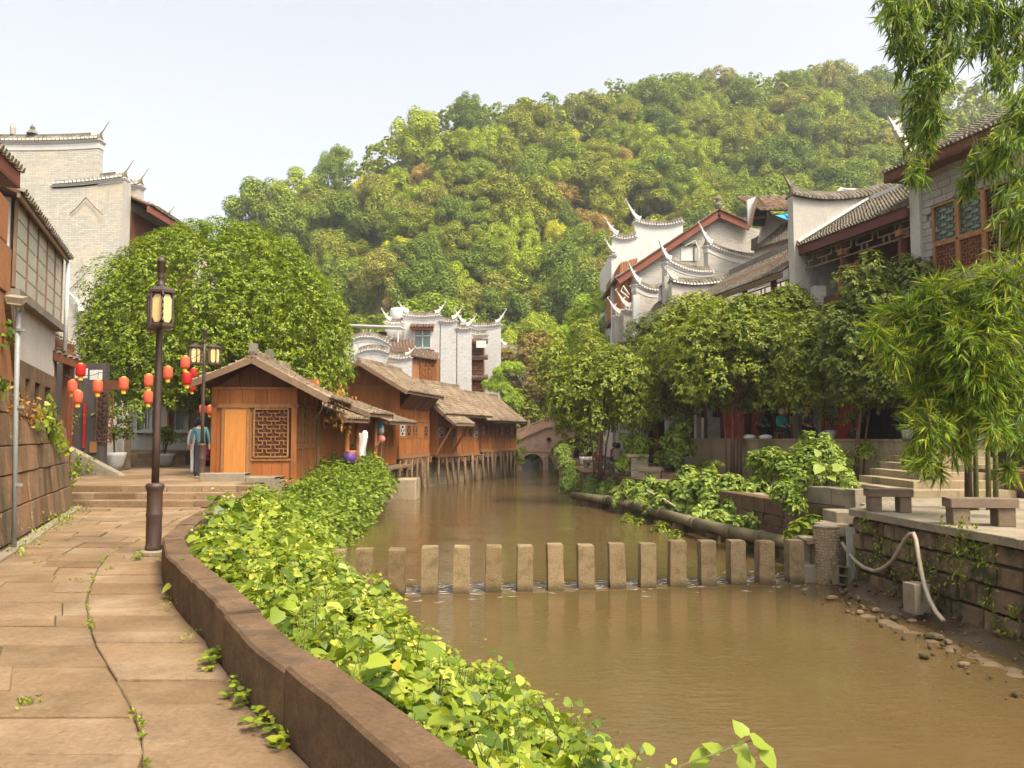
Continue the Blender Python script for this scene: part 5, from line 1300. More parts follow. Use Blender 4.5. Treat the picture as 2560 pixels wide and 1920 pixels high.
# ---- concrete pier block in the water
a, b = P(945, 1250, 35.8), P(1041, 1198, 35.8)
single('pier_block', MB().stone([(a.x, 35.8, -1.9), (b.x, 35.5, -1.9), (b.x, 35.5, b.z), (a.x, 35.8, b.z)], (0, 1.6, 0), .03).bb(a.x + .02, b.x - .02, 35.9, 37.2, b.z - .05, b.z + .003), surf('pale_pier_concrete', (.48, .37, .24), (.38, .29, .19), 3, .9, .8, 26, stain=(.2, .15, .09), stain_scale=2), 'pale rough concrete pier block standing in the water by the stilts', 'pier', (a.x, 35.8, -1.9))
# ---- white tube by the house corner
a = P(722, 1250, 21.5); t = thing('white_drainpipe', 'short white drainpipe below the corner of the nearest timber house', 'pipe', (a.x, 21.5, -.6))
part(t, 'upper_pipe', MB().tube([(.06, 0, .0), (.06, 0, .45)], .08, 10), m_pvc, True); part(t, 'lower_pipe', MB().tube([(-.03, .05, -.4), (-.03, .05, .2)], .06, 10), m_pvc, True)
# ================================================================== WHITE AND GREY HOUSES
mk = lambda nm, rot, a=(.58, .55, .48), b=(.46, .43, .36), mo=(.40, .37, .31), bw_=.30, bh_=.085, **k: brickmat(nm, a, b, mo, bw_, bh_, rot=rot, **k)
b_white0 = mk('whitewashed_brick', 0, stain=(.62, .50, .33), lo=.5, hi=.75, stain_scale=.35, streak=(.33, .29, .22))
b_white1 = mk('speckled_white_brick', R(0), a=(.58, .57, .54), b=(.50, .485, .46), mo=(.54, .52, .49), bw_=.3, bh_=.1, stain=(.33, .31, .28), lo=.59, hi=.68, stain_scale=3.2)
b_grey = mk('grey_brick', R(0), a=(.52, .48, .41), b=(.40, .365, .31), mo=(.55, .51, .44), bw_=.34, bh_=.12, stain=(.30, .28, .25), lo=.60, hi=.8, stain_scale=.9)
# ---- tall whitewashed house on the left
hA = thing('white_brick_house', 'tall whitewashed brick house with stepped gable behind the round tree', 'house', (-21, 37, PLAZA))
z1, z2 = ZA(352, 37), ZA(452, 37)
firewall(hA, (-26.5, 37), (XA(232, 37), 37), PLAZA, z1, b_white0, (False, True), .12, .4, .42, .75)
firewall(hA, (XA(120, 37), 37.03), (XA(297, 37), 37.03), PLAZA, z2, b_white0, (False, True), .05, .4, .2, .7, rise=(-.25, .1))
part(hA, 'ridge_ornament', MB().lathe([(.28, .3), (.2, .42), (.1, .5), (.13, .62), (.04, .75)], 6, (XA(55, 37), 37, z1 + .02)), m_tile, world=True)
part(hA, 'gable_post', MB().lathe([(.12, 0), (.14, .3), (.1, .5)], 8, (XA(5, 37), 37, z1 + .3)), m_plaster, world=True)
part(hA, 'body', MB().bb(-26.4, XA(294, 37), 37.25, 49, PLAZA, z2 - .8), b_white0, world=True)
xr = XA(297, 37)
part(hA, 'side_pilaster', MB().bb(xr - .02, xr + .12, 36.8, 37.3, PLAZA, z2 - .1), m_plaster, world=True)
roof_slope(hA, (xr + 1.0, 37.3, ZA(510, 37.3)), (xr + 1.0, 45, ZA(510, 37.3)), (xr - 2.5, 37.3, ZA(430, 37)), (xr - 2.5, 45, ZA(430, 37)), m_tile)
part(hA, 'eave_fascia', MB().bar((xr + .95, 37.3, ZA(520, 37.3) - .05), (xr + .95, 45, ZA(520, 37.3) - .05), .1, .3), m_fascia, world=True)
part(hA, 'timber_front', MB().bb(xr - .1, xr + .05, 37.35, 45, 3, ZA(522, 37.3)), m_wood_dk, world=True)
def cane(u0, v0, u1, v1, y, r=.02): return MB().tube([P(u0, v0, y), P((u0 + u1) / 2, (v0 + v1) / 2 + 2, y), P(u1, v1, y)], r, 5)
part(hA, 'wall_pole', cane(175, 535, 215, 493, 36.7), m_wood_grey, world=True); part(hA, 'wall_pole', cane(215, 493, 258, 538, 36.7), m_wood_grey, world=True); part(hA, 'wall_pole', cane(172, 725, 212, 685, 36.7), m_wood_grey, world=True)
part(hA, 'vent_pipe', MB().tube([P(170, 728, 36.7), P(188, 748, 36.6), P(195, 765, 36.5)], .04, 6).tube([P(190, 745, 36.55), P(204, 780, 36.5)], [.07, .16], 8), m_pvc, world=True)
hA2 = thing('timber_storey_house', 'house with brown timber top storey peeping over the round tree', 'house', (-19, 40, PLAZA))
firewall(hA2, (XA(270, 39.5), 39.5), (XA(338, 39.5), 39.5), PLAZA, ZA(472, 39.5), m_plaster, (False, True), .04, .5, .18, .7, rise=(0, .15))
x0_, x1_ = XA(338, 42), XA(395, 42)
part(hA2, 'timber_storey', MB().bb(x0_ - 2, x1_ - .3, 42, 47, 6, ZA(515, 42)), m_wood_dk, world=True)
part(hA2, 'window', MB().bb(x0_ + .1, x0_ + .55, 41.93, 42.02, ZA(522, 42), ZA(505, 42)), m_glass, world=True)
part(hA2, 'window_frame', lattice_bars(MB(), (x0_ + .05, 41.95, ZA(524, 42)), (1, 0, 0), (0, 0, 1), .55, .35, .28, .06, .05), m_white, world=True, kind='stuff')
roof_slope(hA2, (x1_ + .15, 41.5, ZA(537, 42)), (x1_ + .15, 47, ZA(537, 42)), (x0_ - .6, 41.5, ZA(485, 42)), (x0_ - .6, 47, ZA(485, 42)), m_tile)
part(hA2, 'barge_board', MB().bar((x1_ + .15, 41.45, ZA(541, 42)), (x0_ - .6, 41.45, ZA(489, 42)), .08, .25), m_fascia, world=True)
firewall(hA2, (XA(385, 45), 45), (XA(412, 45), 45), 5, ZA(545, 45), m_plaster, (False, True), .02, .4, .1, .5)
# ---- glazed gallery above the sandstone wall
hB = thing('glazed_gallery', 'low house with dusty pale glazed wall and tiled eave above the sandstone wall', 'house', (-11.5, 19, 2))
ga, gb = Vector((XA(22, 16.1), 16.1, 0)), Vector((XA(143, 21.6), 21.6, 0)); gd = (gb - ga).normalized(); gn = Vector((gd.y, -gd.x, 0)); GL = (gb - ga).length; zb_, zt_ = 4.62, 6.42
nn_ = 5
for i in range(nn_):
    for j in range(5):
        a, b = ga + gd * (GL * i / nn_ + .02), ga + gd * (GL * (i + 1) / nn_ - .02); z0, zz1 = zb_ + (zt_ - zb_) * j / 5 + .015, zb_ + (zt_ - zb_) * (j + 1) / 5 - .015
        part(hB, 'glass_panel', MB().ext([a + Vector((0, 0, z0)), b + Vector((0, 0, z0)), b + Vector((0, 0, zz1)), a + Vector((0, 0, zz1))], -gn * (.03 + U(0, .015))), m_paleglass, world=True)
fr = MB()
for i in range(nn_ + 1): p = ga + gd * GL * i / nn_; fr.bar(p + Vector((0, 0, zb_)), p + Vector((0, 0, zt_)), .05, .06, up=gn)
part(hB, 'mullions', fr, m_wood_grey, world=True, kind='stuff')
part(hB, 'body', MB().ext([ga - gn * .1 + Vector((0, 0, 1.5)), gb - gn * .1 + Vector((0, 0, 1.5)), gb - gn * 4 + Vector((0, 0, 1.5)), ga - gn * 4 + Vector((0, 0, 1.5))], (0, 0, 4.95)), m_plaster, world=True)
part(hB, 'ledge', MB().ext([ga + gn * .12 + Vector((0, 0, zb_ - .22)), gb + gn * .12 + Vector((0, 0, zb_ - .22)), gb - gn * .3 + Vector((0, 0, zb_ - .22)), ga - gn * .3 + Vector((0, 0, zb_ - .22))], (0, 0, .18)), m_tile, world=True)
roof_slope(hB, ga + gn * .16 - gd * .5 + Vector((0, 0, zt_ + .05)), gb + gn * .16 + gd * .3 + Vector((0, 0, zt_ + .05)), ga - gn * 2.5 - gd * .5 + Vector((0, 0, zt_ + 1.2)), gb - gn * 2.5 + gd * .3 + Vector((0, 0, zt_ + 1.2)), m_tile)
part(hB, 'eave_board', MB().bar(ga + gn * .12 - gd * .5 + Vector((0, 0, zt_ - .02)), gb + gn * .12 + gd * .3 + Vector((0, 0, zt_ - .02)), .05, .14), m_wood_grey, world=True)
part(hB, 'downpipe', MB().tube([gb + gn * .12 + gd * .15 + Vector((0, 0, 3.9)), gb + gn * .12 + gd * .15 + Vector((0, 0, zt_))], .055, 8), m_pvc, True, world=True)
# eave of the house that stands on the high part of the sandstone wall
hC = thing('tiled_eave_house', 'corner of a tiled eave with red fascia at the top of the sandstone wall', 'house', (-8, 11, 5))
e0, e1 = P(-80, 300, 10.4), P(52, 432, 13.0)
roof_slope(hC, e0, e1, e0 + Vector((-2.4, -.8, 1.0)), e1 + Vector((-2.4, -.8, 1.0)), m_tile, tw=.18)
part(hC, 'fascia', MB().bar(e0 + Vector((-.05, 0, -.14)), e1 + Vector((-.05, 0, -.14)), .08, .24), m_fascia, world=True)
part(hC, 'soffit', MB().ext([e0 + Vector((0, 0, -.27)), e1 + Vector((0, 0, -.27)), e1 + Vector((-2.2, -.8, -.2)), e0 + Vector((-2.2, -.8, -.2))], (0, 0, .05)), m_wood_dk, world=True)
part(hC, 'wall', MB().ext([wp(0, 4.9, -.3), wp(sl(11.5), 4.9, -.3), wp(sl(11.5), 5.6, -.3), wp(0, 5.6, -.3)], -Vector((d.y, -d.x, 0)).normalized() * .01 + Vector((-.4, 0, 0))), m_redstone_up, world=True)
# ---- small tiled porch and the shops behind the lanterns
m_gate = surf('shade_toned_boards', (.10, .085, .075), (.06, .05, .042), 1.2, .9, .2, 8, stretch=(3, 3, .5))  # the shadow under the porch is put into this dark board colour
hD = thing('tiled_gate_porch', 'small dark timber gate porch with crooked tiled roof below the glazed gallery', 'porch', (-12, 21.5, PLAZA))
pa, pb = P(70, 850, 20.2), P(195, 890, 23)
roof_slope(hD, P(62, 858, 20.4), P(205, 905, 22.5), P(92, 803, 21.4), P(170, 850, 23.6), m_tile, tw=.2, jit=2.0)
roof_slope(hD, P(40, 840, 23), P(160, 870, 25), P(92, 803, 21.4), P(170, 850, 23.6), m_tile, tw=.2)
part(hD, 'gable_board', MB().bar(P(64, 868, 20.35), P(200, 914, 22.4), .06, .2), m_wood_dk, world=True)
for u in (75, 125, 168): q = P(u, 1000, 21 + (u - 75) * .015); part(hD, 'post', MB().box((q.x, q.y, 2.2), (.2, .2, 3.9)), m_wood_dk, world=True)
part(hD, 'brick_pier', MB().box((XA(100, 21.3), 21.4, 3.0), (.42, .3, 1.3)), b_grey, world=True)
part(hD, 'dark_wall', MB().bb(XA(20, 24.5), XA(268, 25.5), 25.4, 25.6, PLAZA, 3.9), m_gate, world=True)
part(hD, 'lintel', MB().bb(XA(60, 21), XA(260, 24), 24.6, 24.8, 3.0, 3.3), m_wood_dk, world=True)
part(hD, 'sign_board', MB().bb(XA(185, 24.5), XA(215, 24.5), 24.5, 24.55, 3.35, 3.65), m_white, world=True)
part(hD, 'sign_board', MB().bb(XA(222, 24.5), XA(252, 24.5), 24.5, 24.55, 3.3, 3.6), m_white, world=True)
part(hD, 'red_couplet', MB().bb(XA(176, 25.3), XA(181, 25.3), 25.33, 25.38, 1.2, 2.6), m_lantern_red, world=True)
part(hD, 'red_couplet', MB().bb(XA(208, 25.3), XA(213, 25.3), 25.33, 25.38, 1.2, 2.6), m_lantern_red, world=True)
part(hD, 'notice', MB().bb(XA(226, 25.3), XA(243, 25.3), 25.34, 25.38, 1.05, 1.4), m_wood_frame, world=True)
part(hD, 'lattice_door', lattice_bars(MB(), (XA(240, 25.3), 25.35, 1.4), (1, 0, 0), (0, 0, 1), .5, 1.6, .11, .03, .03), m_wood_dk, world=True, kind='stuff')
hE = thing('plaster_shop', 'whitewashed shopfront with narrow windows behind the round tree', 'shop', (-15, 35, PLAZA))
part(hE, 'wall', MB().bb(XA(322, 35), -8.5, 35, 35.3, PLAZA, 5.0), m_plaster, world=True)
for u0, u1, v0, v1, mt in [(343, 362, 1015, 1085, m_glass), (370, 380, 1015, 1085, m_white), (398, 418, 1010, 1080, m_white), (440, 455, 1005, 1075, m_glass), (455, 470, 1005, 1075, m_white)]:
    a, b = P(u0, v1, 34.9), P(u1, v0, 34.9); part(hE, 'window', MB().bb(a.x, b.x, 34.9, 35.05, a.z, b.z), mt, world=True)
    part(hE, 'window_frame', MB().bb(a.x - .05, a.x, 34.85, 35, a.z - .05, b.z + .05).bb(b.x, b.x + .05, 34.85, 35, a.z - .05, b.z + .05), m_white, world=True, kind='stuff')
a, b = P(418, 1080, 34.8), P(425, 985, 34.8); part(hE, 'orange_post', MB().bb(a.x, b.x, 34.75, 34.95, a.z, b.z), m_orangepost, world=True)
part(hE, 'sill', MB().bb(XA(338, 34.7), XA(385, 34.7), 34.65, 35, ZA(1082, 34.7), ZA(1073, 34.7)), m_white, world=True); part(hE, 'sill', MB().bb(XA(430, 34.7), XA(475, 34.7), 34.65, 35, ZA(1082, 34.7), ZA(1075, 34.7)), m_white, world=True)
part(hE, 'dado', MB().bb(XA(330, 34.9), -9, 34.92, 35.0, PLAZA, PLAZA + .55), m_conc, world=True)
sE = thing('shop_steps', 'low curved stone steps before the whitewashed shop', 'steps', (-13.5, 32, PLAZA))
for i in range(4): part(sE, 'step', MB().ext([(XA(335, 33) + .2 * i, 31.6 + .5 * i, PLAZA + .13 * i + .002), (XA(430, 33), 31.2 + .5 * i, PLAZA + .13 * i + .002), (XA(495, 33) - .2 * i, 31.9 + .5 * i, PLAZA + .13 * i + .002), (XA(500, 35), 35, PLAZA + .13 * i + .002), (XA(335, 35), 35, PLAZA + .13 * i + .002)], (0, 0, .125)), m_slab, world=True)
# ---- white stepped-gable house in the middle distance
Y5 = 62.0
hF = thing('stepped_gable_house', 'white speckled brick house with stepped swallow-tail gables behind the timber houses', 'house', (-6, Y5, 0))
for u0, u1, v, tips in [(963, 1008, 806, (True, False)), (1006, 1101, 789, (True, True)), (1099, 1143, 802, (False, True)), (1141, 1179, 820, (False, True))]:
    firewall(hF, (XA(u0, Y5), Y5), (XA(u1, Y5), Y5), 0, ZA(v, Y5), b_white1, tips, .16, .4, .22, .85, hmat=m_white)
part(hF, 'body', MB().bb(XA(965, Y5), XA(1177, Y5), Y5 + .2, Y5 + 9, 0, ZA(832, Y5)), b_white1, world=True)
a, b = P(1036, 870, Y5 - .25), P(1077, 824, Y5 - .25)
wf = part(hF, 'window', MB().bb(a.x, b.x, Y5 - .22, Y5 - .19, a.z, b.z), m_glass, world=True)
w = MB()
for xx in (a.x, (a.x + b.x) / 2, b.x): w.bar((xx, Y5 - .27, a.z), (xx, Y5 - .27, b.z), .09, .07, up=(0, -1, 0))
for zz in (a.z, a.z + (b.z - a.z) * .66, b.z): w.bar((a.x, Y5 - .27, zz), (b.x, Y5 - .27, zz), .09, .07, up=(0, -1, 0))
part(wf, 'frame', w, m_white, world=True)
part(hF, 'canopy_beam', MB().bb(XA(1027, Y5), XA(1084, Y5), Y5 - .8, Y5 - .2, ZA(826, Y5), ZA(822, Y5)), m_orangepost, world=True)
roof_slope(hF, (XA(1026, Y5), Y5 - .95, ZA(821, Y5)), (XA(1086, Y5), Y5 - .95, ZA(821, Y5)), (XA(1026, Y5), Y5 - .2, ZA(811, Y5)), (XA(1086, Y5), Y5 - .2, ZA(811, Y5)), m_tile)
a, b = P(1013, 866, Y5 - .6), P(1032, 851, Y5 - .6); part(hF, 'balcony_box', MB().bb(a.x, b.x, Y5 - .7, Y5 - .2, a.z, b.z), m_terra, world=True)
part(hF, 'lower_canopy', MB().bar((XA(1050, Y5), Y5 - .5, ZA(880, Y5)), (XA(1086, Y5), Y5 - .5, ZA(880, Y5)), .6, .2), m_redwood, world=True)
xs, ys = XA(1178, Y5), Y5
for i, (v0, v1) in enumerate([(985, 935), (935, 885), (885, 845)]):
    part(hF, 'timber_bay', MB().bb(xs, xs + .9, ys + .3, ys + 6, ZA(v0, Y5), ZA(v1, Y5) - .25), m_wood_dk, world=True)
    part(hF, 'bay_lattice', lattice_bars(MB(), (xs + .1, ys + .26, ZA(v0, Y5) + .35), (1, 0, 0), (0, 0, 1), .7, .9, .2, .05, .04), m_wood, world=True, kind='stuff')
    roof_slope(hF, (xs, ys - .15, ZA(v1, Y5) - .3), (xs + 1.3, ys - .15, ZA(v1, Y5) - .3), (xs, ys + .6, ZA(v1, Y5)), (xs + 1.3, ys + .6, ZA(v1, Y5)), m_tile)
    part(hF, 'bay_fascia', MB().bar((xs, ys - .12, ZA(v1, Y5) - .38), (xs + 1.3, ys - .12, ZA(v1, Y5) - .38), .05, .18), m_redwood, world=True)
ac = P(1203, 861, Y5 - .2); single('air_conditioner', MB().box(ac, (.75, .35, .55)).lathe([(.2, 0), (.2, .02)], 14, (ac.x, ac.y, ac.z)), m_pvc, 'white air conditioner on the timber bay of the stepped-gable house', 'air conditioner', tuple(ac))
hG = thing('rear_gable_house', 'pale gable wall rising behind the stepped-gable house', 'house', (-1.5, 68, 0))
firewall(hG, (XA(1150, 68), 68), (XA(1252, 68), 68), 0, ZA(812, 68), b_white1, (True, True), .2, .4, .25, 1.1)
part(hG, 'body', MB().bb(XA(1150, 68), XA(1250, 68), 68.2, 76, 0, ZA(840, 68)), b_white1, world=True)
firewall(hG, (XA(1180, 66), 66), (XA(1218, 66), 66), 0, ZA(836, 66), b_white1, (False, False), .1, .4, .2)
firewall(hG, (XA(1255, 74), 74), (XA(1340, 74), 74), 0, ZA(868, 74), m_white, (True, True), .2, .4, .25, 1.0)
hH = thing('lower_white_house', 'low white house with curved tiled coping in front of the stepped-gable house', 'house', (-10, 55, 0))
firewall(hH, (XA(860, 55), 55), (XA(973, 55), 55), 0, ZA(862, 55), m_white, (False, True), -.5, .35, .3, .35)
firewall(hH, (XA(895, 54.6), 54.6), (XA(973, 54.6), 54.6), 0, ZA(885, 54.6), b_white1, (False, False), -.25, .35, .25)
firewall(hH, (XA(972, 54), 54), (XA(1028, 54), 54), 0, ZA(893, 54), b_white1, (False, True), .15, .35, .2, .5)
roof_slope(hH, (XA(975, 55), 55.5, ZA(880, 55)), (XA(1040, 55), 55.5, ZA(880, 55)), (XA(965, 58), 59, ZA(845, 58)), (XA(1030, 58), 59, ZA(845, 58)), m_tile)
a, b = P(975, 905, 53.8), P(992, 888, 53.8); part(hH, 'yellow_patch', MB().bb(a.x, b.x, 53.78, 53.82, a.z, b.z), plain('ochre_wash', (.7, .58, .25), .9), world=True)
a, b = P(1030, 985, 54.2), P(1087, 885, 54.2)
part(hH, 'timber_storey', MB().ext([(a.x, 54.2, 0), (b.x, 55.5, 0), (b.x, 58, 0), (a.x, 58, 0)], (0, 0, b.z)), m_wood_frame, world=True)
part(hH, 'timber_lattice', lattice_bars(MB(), (a.x + .55, 54.5, a.z + 1.0), ((b.x - a.x) * .33, .42, 0), (0, 0, 1), 1.9, 1.5, .2, .06, .05), m_wood, world=True, kind='stuff')
roof_slope(hH, (a.x - .2, 53.7, b.z - .15), (b.x + .1, 55.0, b.z - .35), (a.x - .2, 55.5, b.z + .55), (b.x + .1, 56.5, b.z + .3), m_tile)
hI = thing('terrace_canopy', 'flat white metal canopy on posts over a roof terrace', 'canopy', (-10, 60, 6))
a, b = P(885, 822, 60), P(1000, 826, 58)
part(hI, 'canopy_sheet', MB().ext([(a.x, 58, a.z), (b.x, 58, a.z - .15), (b.x, 61.5, a.z + .1), (a.x, 61.5, a.z + .25)], (0, 0, .08)), m_pvc, world=True)
for u in (908, 925, 995): part(hI, 'post', MB().tube([P(u, 870, 58.2), P(u, 824, 58.2)], .05, 6), m_white, world=True)
part(hI, 'back_wall', MB().bb(XA(885, 61.4), XA(965, 61.4), 61.4, 61.6, 4, ZA(828, 61)), m_redwood, world=True)
part(hI, 'roof_terrace', MB().bb(XA(870, 58), XA(1000, 58), 57.5, 61.4, 0, ZA(868, 58)), m_white, world=True)
single('water_tank', MB().lathe([(.7, 0), (.75, .1), (.75, 1.0), (.7, 1.1), (.1, 1.15)], 16, tuple(P(999, 806, 63.5))), m_pvc, 'white water tank on the roof behind the stepped gables', 'water tank', tuple(P(999, 806, 63.5)), smooth=True)
# ================================================================== STEPPING POSTS IN THE RIVER
random.seed(50)
ordn = ['first', 'second', 'third', 'fourth', 'fifth', 'sixth', 'seventh', 'eighth', 'ninth', 'tenth', 'eleventh', 'twelfth', 'thirteenth', 'fourteenth', 'fifteenth', 'sixteenth']
pu = [730, 787, 858, 928, 996, 1065, 1133, 1200, 1266, 1333, 1398, 1462, 1528, 1591, 1652, 1716]
for i, u in enumerate(reversed(pu)):
    uu = u * K; s = (uu - 993) / (1912 - 993); base = W0.lerp(W1, s)
    r_ = ray(uu, 1470); lam = None
    # where the sight line (in plan) meets the weir line
    dx, dy = r_[0], r_[1]; den = dx * wd.y - dy * wd.x; t_ = (W0.x * wd.y - W0.y * wd.x) / den; c = Vector((dx * t_, dy * t_, WATER))
    h = .84 + U(-.03, .03); w = .30 + U(-.01, .012); rz = math.atan2(wd.y, wd.x) + U(-.03, .03) + R(-6)
    m = MB(); k = 3; sc = [(1.04, -1.0), (1.02, -.02), (1.0, h * .3), (.99, h * .6), (.985, h - .03), (.93, h)]; J_ = lambda: U(-.007, .007)
    for a, zz in sc:
        ww = w / 2 * a; m.v += [(sx * ww + J_(), sy * ww * .95 + J_(), zz + J_()) for sx, sy in ((-1, -1), (1, -1), (1, 1), (-1, 1))]
    for j in range(len(sc) - 1):
        for e in range(4): m.f.append((j * 4 + e, j * 4 + (e + 1) % 4, j * 4 + 4 + (e + 1) % 4, j * 4 + 4 + e)); m.mi.append(0)
    q = (len(sc) - 1) * 4; m.f.append((q, q + 1, q + 2, q + 3)); m.mi.append(0)
    o = link('stepping_post', m.mesh('stepping_post', m_post)); o.location = c; o.rotation_euler = (U(-.022, .022), U(-.022, .022), rz)
    where = 'square granite stepping post in the river, %s from the terrace wall' % ordn[i]
    tagit(o, where, 'stepping post', 'row of stepping posts across the river')
# submerged sill and the white water that slides between the posts
single('weir_sill', MB().ext([wa + Vector((0, 0, -.9)) - wnrm * .16, wb + Vector((0, 0, -.9)) - wnrm * .16, wb + Vector((0, 0, -.9)) + wnrm * .3, wa + Vector((0, 0, -.9)) + wnrm * .3], (0, 0, .87)), m_rubble, 'low stone sill under the stepping posts, just below the water', 'weir', tuple(wa))
g = np.random.default_rng(4); fm = MB()
for k in range(900):
    s = g.uniform(.05, .93); a = g.normal() * .13 + .16; 
    if g.random() < .12: a = g.uniform(-.9, 1.2)
    p = wa.lerp(wb, s) + wnrm * a; z = UP_WATER if a > .3 else WATER + (UP_WATER - WATER) * max(0, min(1, (a + .22) / .52))
    l, w_ = g.uniform(.04, .16), g.uniform(.006, .02); dr = (wd * g.uniform(.6, 1) + wnrm * g.normal() * .5).normalized(); sd = Vector((-dr.y, dr.x, 0)); p = p + Vector((0, 0, z - p.z + .006))
    fm.add([p - dr * l, p - sd * w_, p + dr * l, p + sd * w_], [(0, 1, 2, 3)])
tagit(link('weir_foam', fm.mesh('weir_foam', m_foam)), 'white ripples of foam where the water slides between the posts', 'foam', kind='stuff')

# ================================================================== STONE BRIDGE
m_bridge = surf('bridge_sandstone', (.58, .37, .25), (.44, .28, .19), 1.2, .9, .5, 18, stain=(.15, .11, .075), stain_scale=1.1, stain_lo=.5, stain_hi=.72)
YB = 66.0
br = thing('stone_bridge', 'reddish stone arch bridge with solid parapet at the end of the river', 'bridge', (XA(1400, YB), YB, -1.5))
bx0, bx1 = XA(1278, YB), XA(1560, YB)
deck = lambda x: interp(x, [bx0, XA(1362, YB), XA(1450, YB), bx1], [ZA(1108, YB), ZA(1068, YB), ZA(1068, YB), ZA(1095, YB)])
def arch_z(x):
    for cx_, r_, z0 in ((XA(1432, YB), 2.05, -.6), (XA(1331, YB), .85, -.75)):
        if abs(x - cx_) < r_: return z0 + math.sqrt(r_ * r_ - (x - cx_) ** 2)
    return None
xs = sorted(set(list(np.linspace(bx0, bx1, 60)) + [XA(1432, YB) - 2.049, XA(1432, YB) + 2.049, XA(1331, YB) - .849, XA(1331, YB) + .849]))
m = MB()
for xa_, xb_ in zip(xs, xs[1:]):
    mid = (xa_ + xb_) / 2; az_ = arch_z(mid)
    za_, zb2 = (arch_z(xa_), arch_z(xb_)) if az_ is not None else (-2, -2)
    if az_ is not None: za_, zb2 = (za_ if za_ is not None else -.75), (zb2 if zb2 is not None else -.75)
    m.ext([(xa_, YB, za_), (xb_, YB, zb2), (xb_, YB, deck(xb_) - .0), (xa_, YB, deck(xa_) - .0)], (0, 3.2, 0))
part(br, 'spandrel', m, m_bridge, world=True)
for cx_, r_, z0 in ((XA(1432, YB), 2.05, -.6), (XA(1331, YB), .85, -.75)):
    nv_ = 17 if r_ > 1 else 9
    for i in range(nv_):
        a0, a1 = math.pi * i / nv_ + .012, math.pi * (i + 1) / nv_ - .012; f = lambda a, r: (cx_ + r * math.cos(a), YB - .05, z0 + r * math.sin(a))
        part(br, 'arch_stone', MB().stone([f(a1, r_), f(a0, r_), f(a0, r_ + .3), f(a1, r_ + .3)][::-1] if False else [f(a0, r_), f(a0, r_ + .3), f(a1, r_ + .3), f(a1, r_)][::-1], (0, .4, 0), .01), m_bridge, world=True)
sec = [bx0, XA(1322, YB), XA(1367, YB), XA(1413, YB), XA(1460, YB), bx1]
for a, b in zip(sec, sec[1:]):
    za_, zb2 = deck(a), deck(b)
    part(br, 'string_course', MB().bar((a, YB - .05, za_ + .02), (b, YB - .05, zb2 + .02), .3, .14), m_bridge, world=True)
    part(br, 'parapet_panel', MB().ext([(a + .12, YB - .02, za_ + .08), (b - .12, YB - .02, zb2 + .08), (b - .12, YB - .02, zb2 + .72), (a + .12, YB - .02, za_ + .72)], (0, .16, 0)), m_bridge, world=True)
    part(br, 'parapet_rail', MB().bar((a, YB + .06, za_ + .77), (b, YB + .06, zb2 + .77), .26, .11), m_bridge, world=True)
    part(br, 'parapet_post', MB().box((a, YB + .04, za_ + .5), (.24, .28, 1.0)).lathe([(.12, 0), (.13, .06), (.08, .12), (.1, .2), (.02, .28)], 8, (a, YB + .04, za_ + 1.0)), m_bridge, world=True)
part(br, 'water_spout', MB().lathe([(.16, -.12), (.2, 0), (.12, .14)], 8, (XA(1372, YB), YB - .12, ZA(1098, YB))), m_dark, world=True)
fb = thing('plank_footbridge', 'narrow plank footbridge on a stone pillar in front of the stone bridge', 'footbridge', (2, 57.5, UP_WATER))
a, b = P(1168, 1128, 56.5), P(1440, 1133, 57.5)
for k in range(3): part(fb, 'plank', MB().bar(a + Vector((0, .3 * k, 0)), b + Vector((0, .3 * k, 0)), .26, .10), m_wood_grey, world=True)
part(fb, 'pillar', MB().box((XA(1262, 56.8), 57.0, -.55), (1.35, .9, 2.2)), m_conc, world=True)
part(fb, 'pillar', MB().box((XA(1412, 57.5), 57.8, -.5), (.8, .8, 2.0)), m_bridge, world=True)
part(fb, 'vault', MB().ext([(XA(1375, 59), 58.5, 0.1), (XA(1410, 59), 58.5, .1), (XA(1398, 59), 58.5, -.9), (XA(1386, 59), 58.5, -.9)], (0, .5, 0)), m_bridge, world=True)
for k, (u, v, y_) in enumerate([(1290, 1130, 60), (1330, 1165, 62), (1275, 1185, 59)]): pass

# ================================================================== RIGHT-HAND HOUSES
FD = [26.3, 32.0, 42.6]; FX = [13.4, 11.8, 9.1]
def fac(y): return interp(y, [18, 22, 26.3, 32, 42.6, 50], [15.75, 14.6, 13.4, 11.8, 9.1, 7.4])
def fdir(y): v_ = Vector((fac(y + .5) - fac(y - .5), 1, 0)).normalized(); return v_, Vector((-v_.y, v_.x, 0))   # along, towards the river
# ---- B: long tiled roof with red eave and balcony posts
hK = thing('gallery_house', 'house with long tiled roof, red eave beam and dark balcony above the trees', 'house', (12.6, 29, UPPER))
ya, yb = 26.35, 32.0; zE = 9.25
e0, e1 = Vector((fac(ya), ya, zE)), Vector((fac(yb), yb, zE)); al, rv = fdir(29.2)
roof_slope(hK, e0 + rv * .25, e1 + rv * .25, e0 - rv * 3.3 + Vector((0, 0, 2.15)), e1 - rv * 3.3 + Vector((0, 0, 2.15)), m_tile, tw=.165, th=.15)
part(hK, 'eave_beam', MB().bar(e0 + rv * .18 + Vector((0, 0, -.22)), e1 + rv * .18 + Vector((0, 0, -.22)), .12, .34), m_redwood, world=True)
part(hK, 'soffit', MB().ext([e0 + rv * .12 + Vector((0, 0, -.1)), e1 + rv * .12 + Vector((0, 0, -.1)), e1 - rv * 2.2 + Vector((0, 0, -.05)), e0 - rv * 2.2 + Vector((0, 0, -.05))], (0, 0, .04)), m_wood_dk, world=True)
back0, back1 = e0 - rv * 2.2, e1 - rv * 2.2
part(hK, 'rear_wall', MB().ext([Vector((back0.x, back0.y, UPPER)), Vector((back1.x, back1.y, UPPER)), back1, back0], -rv * .3), m_wood_dk, world=True)
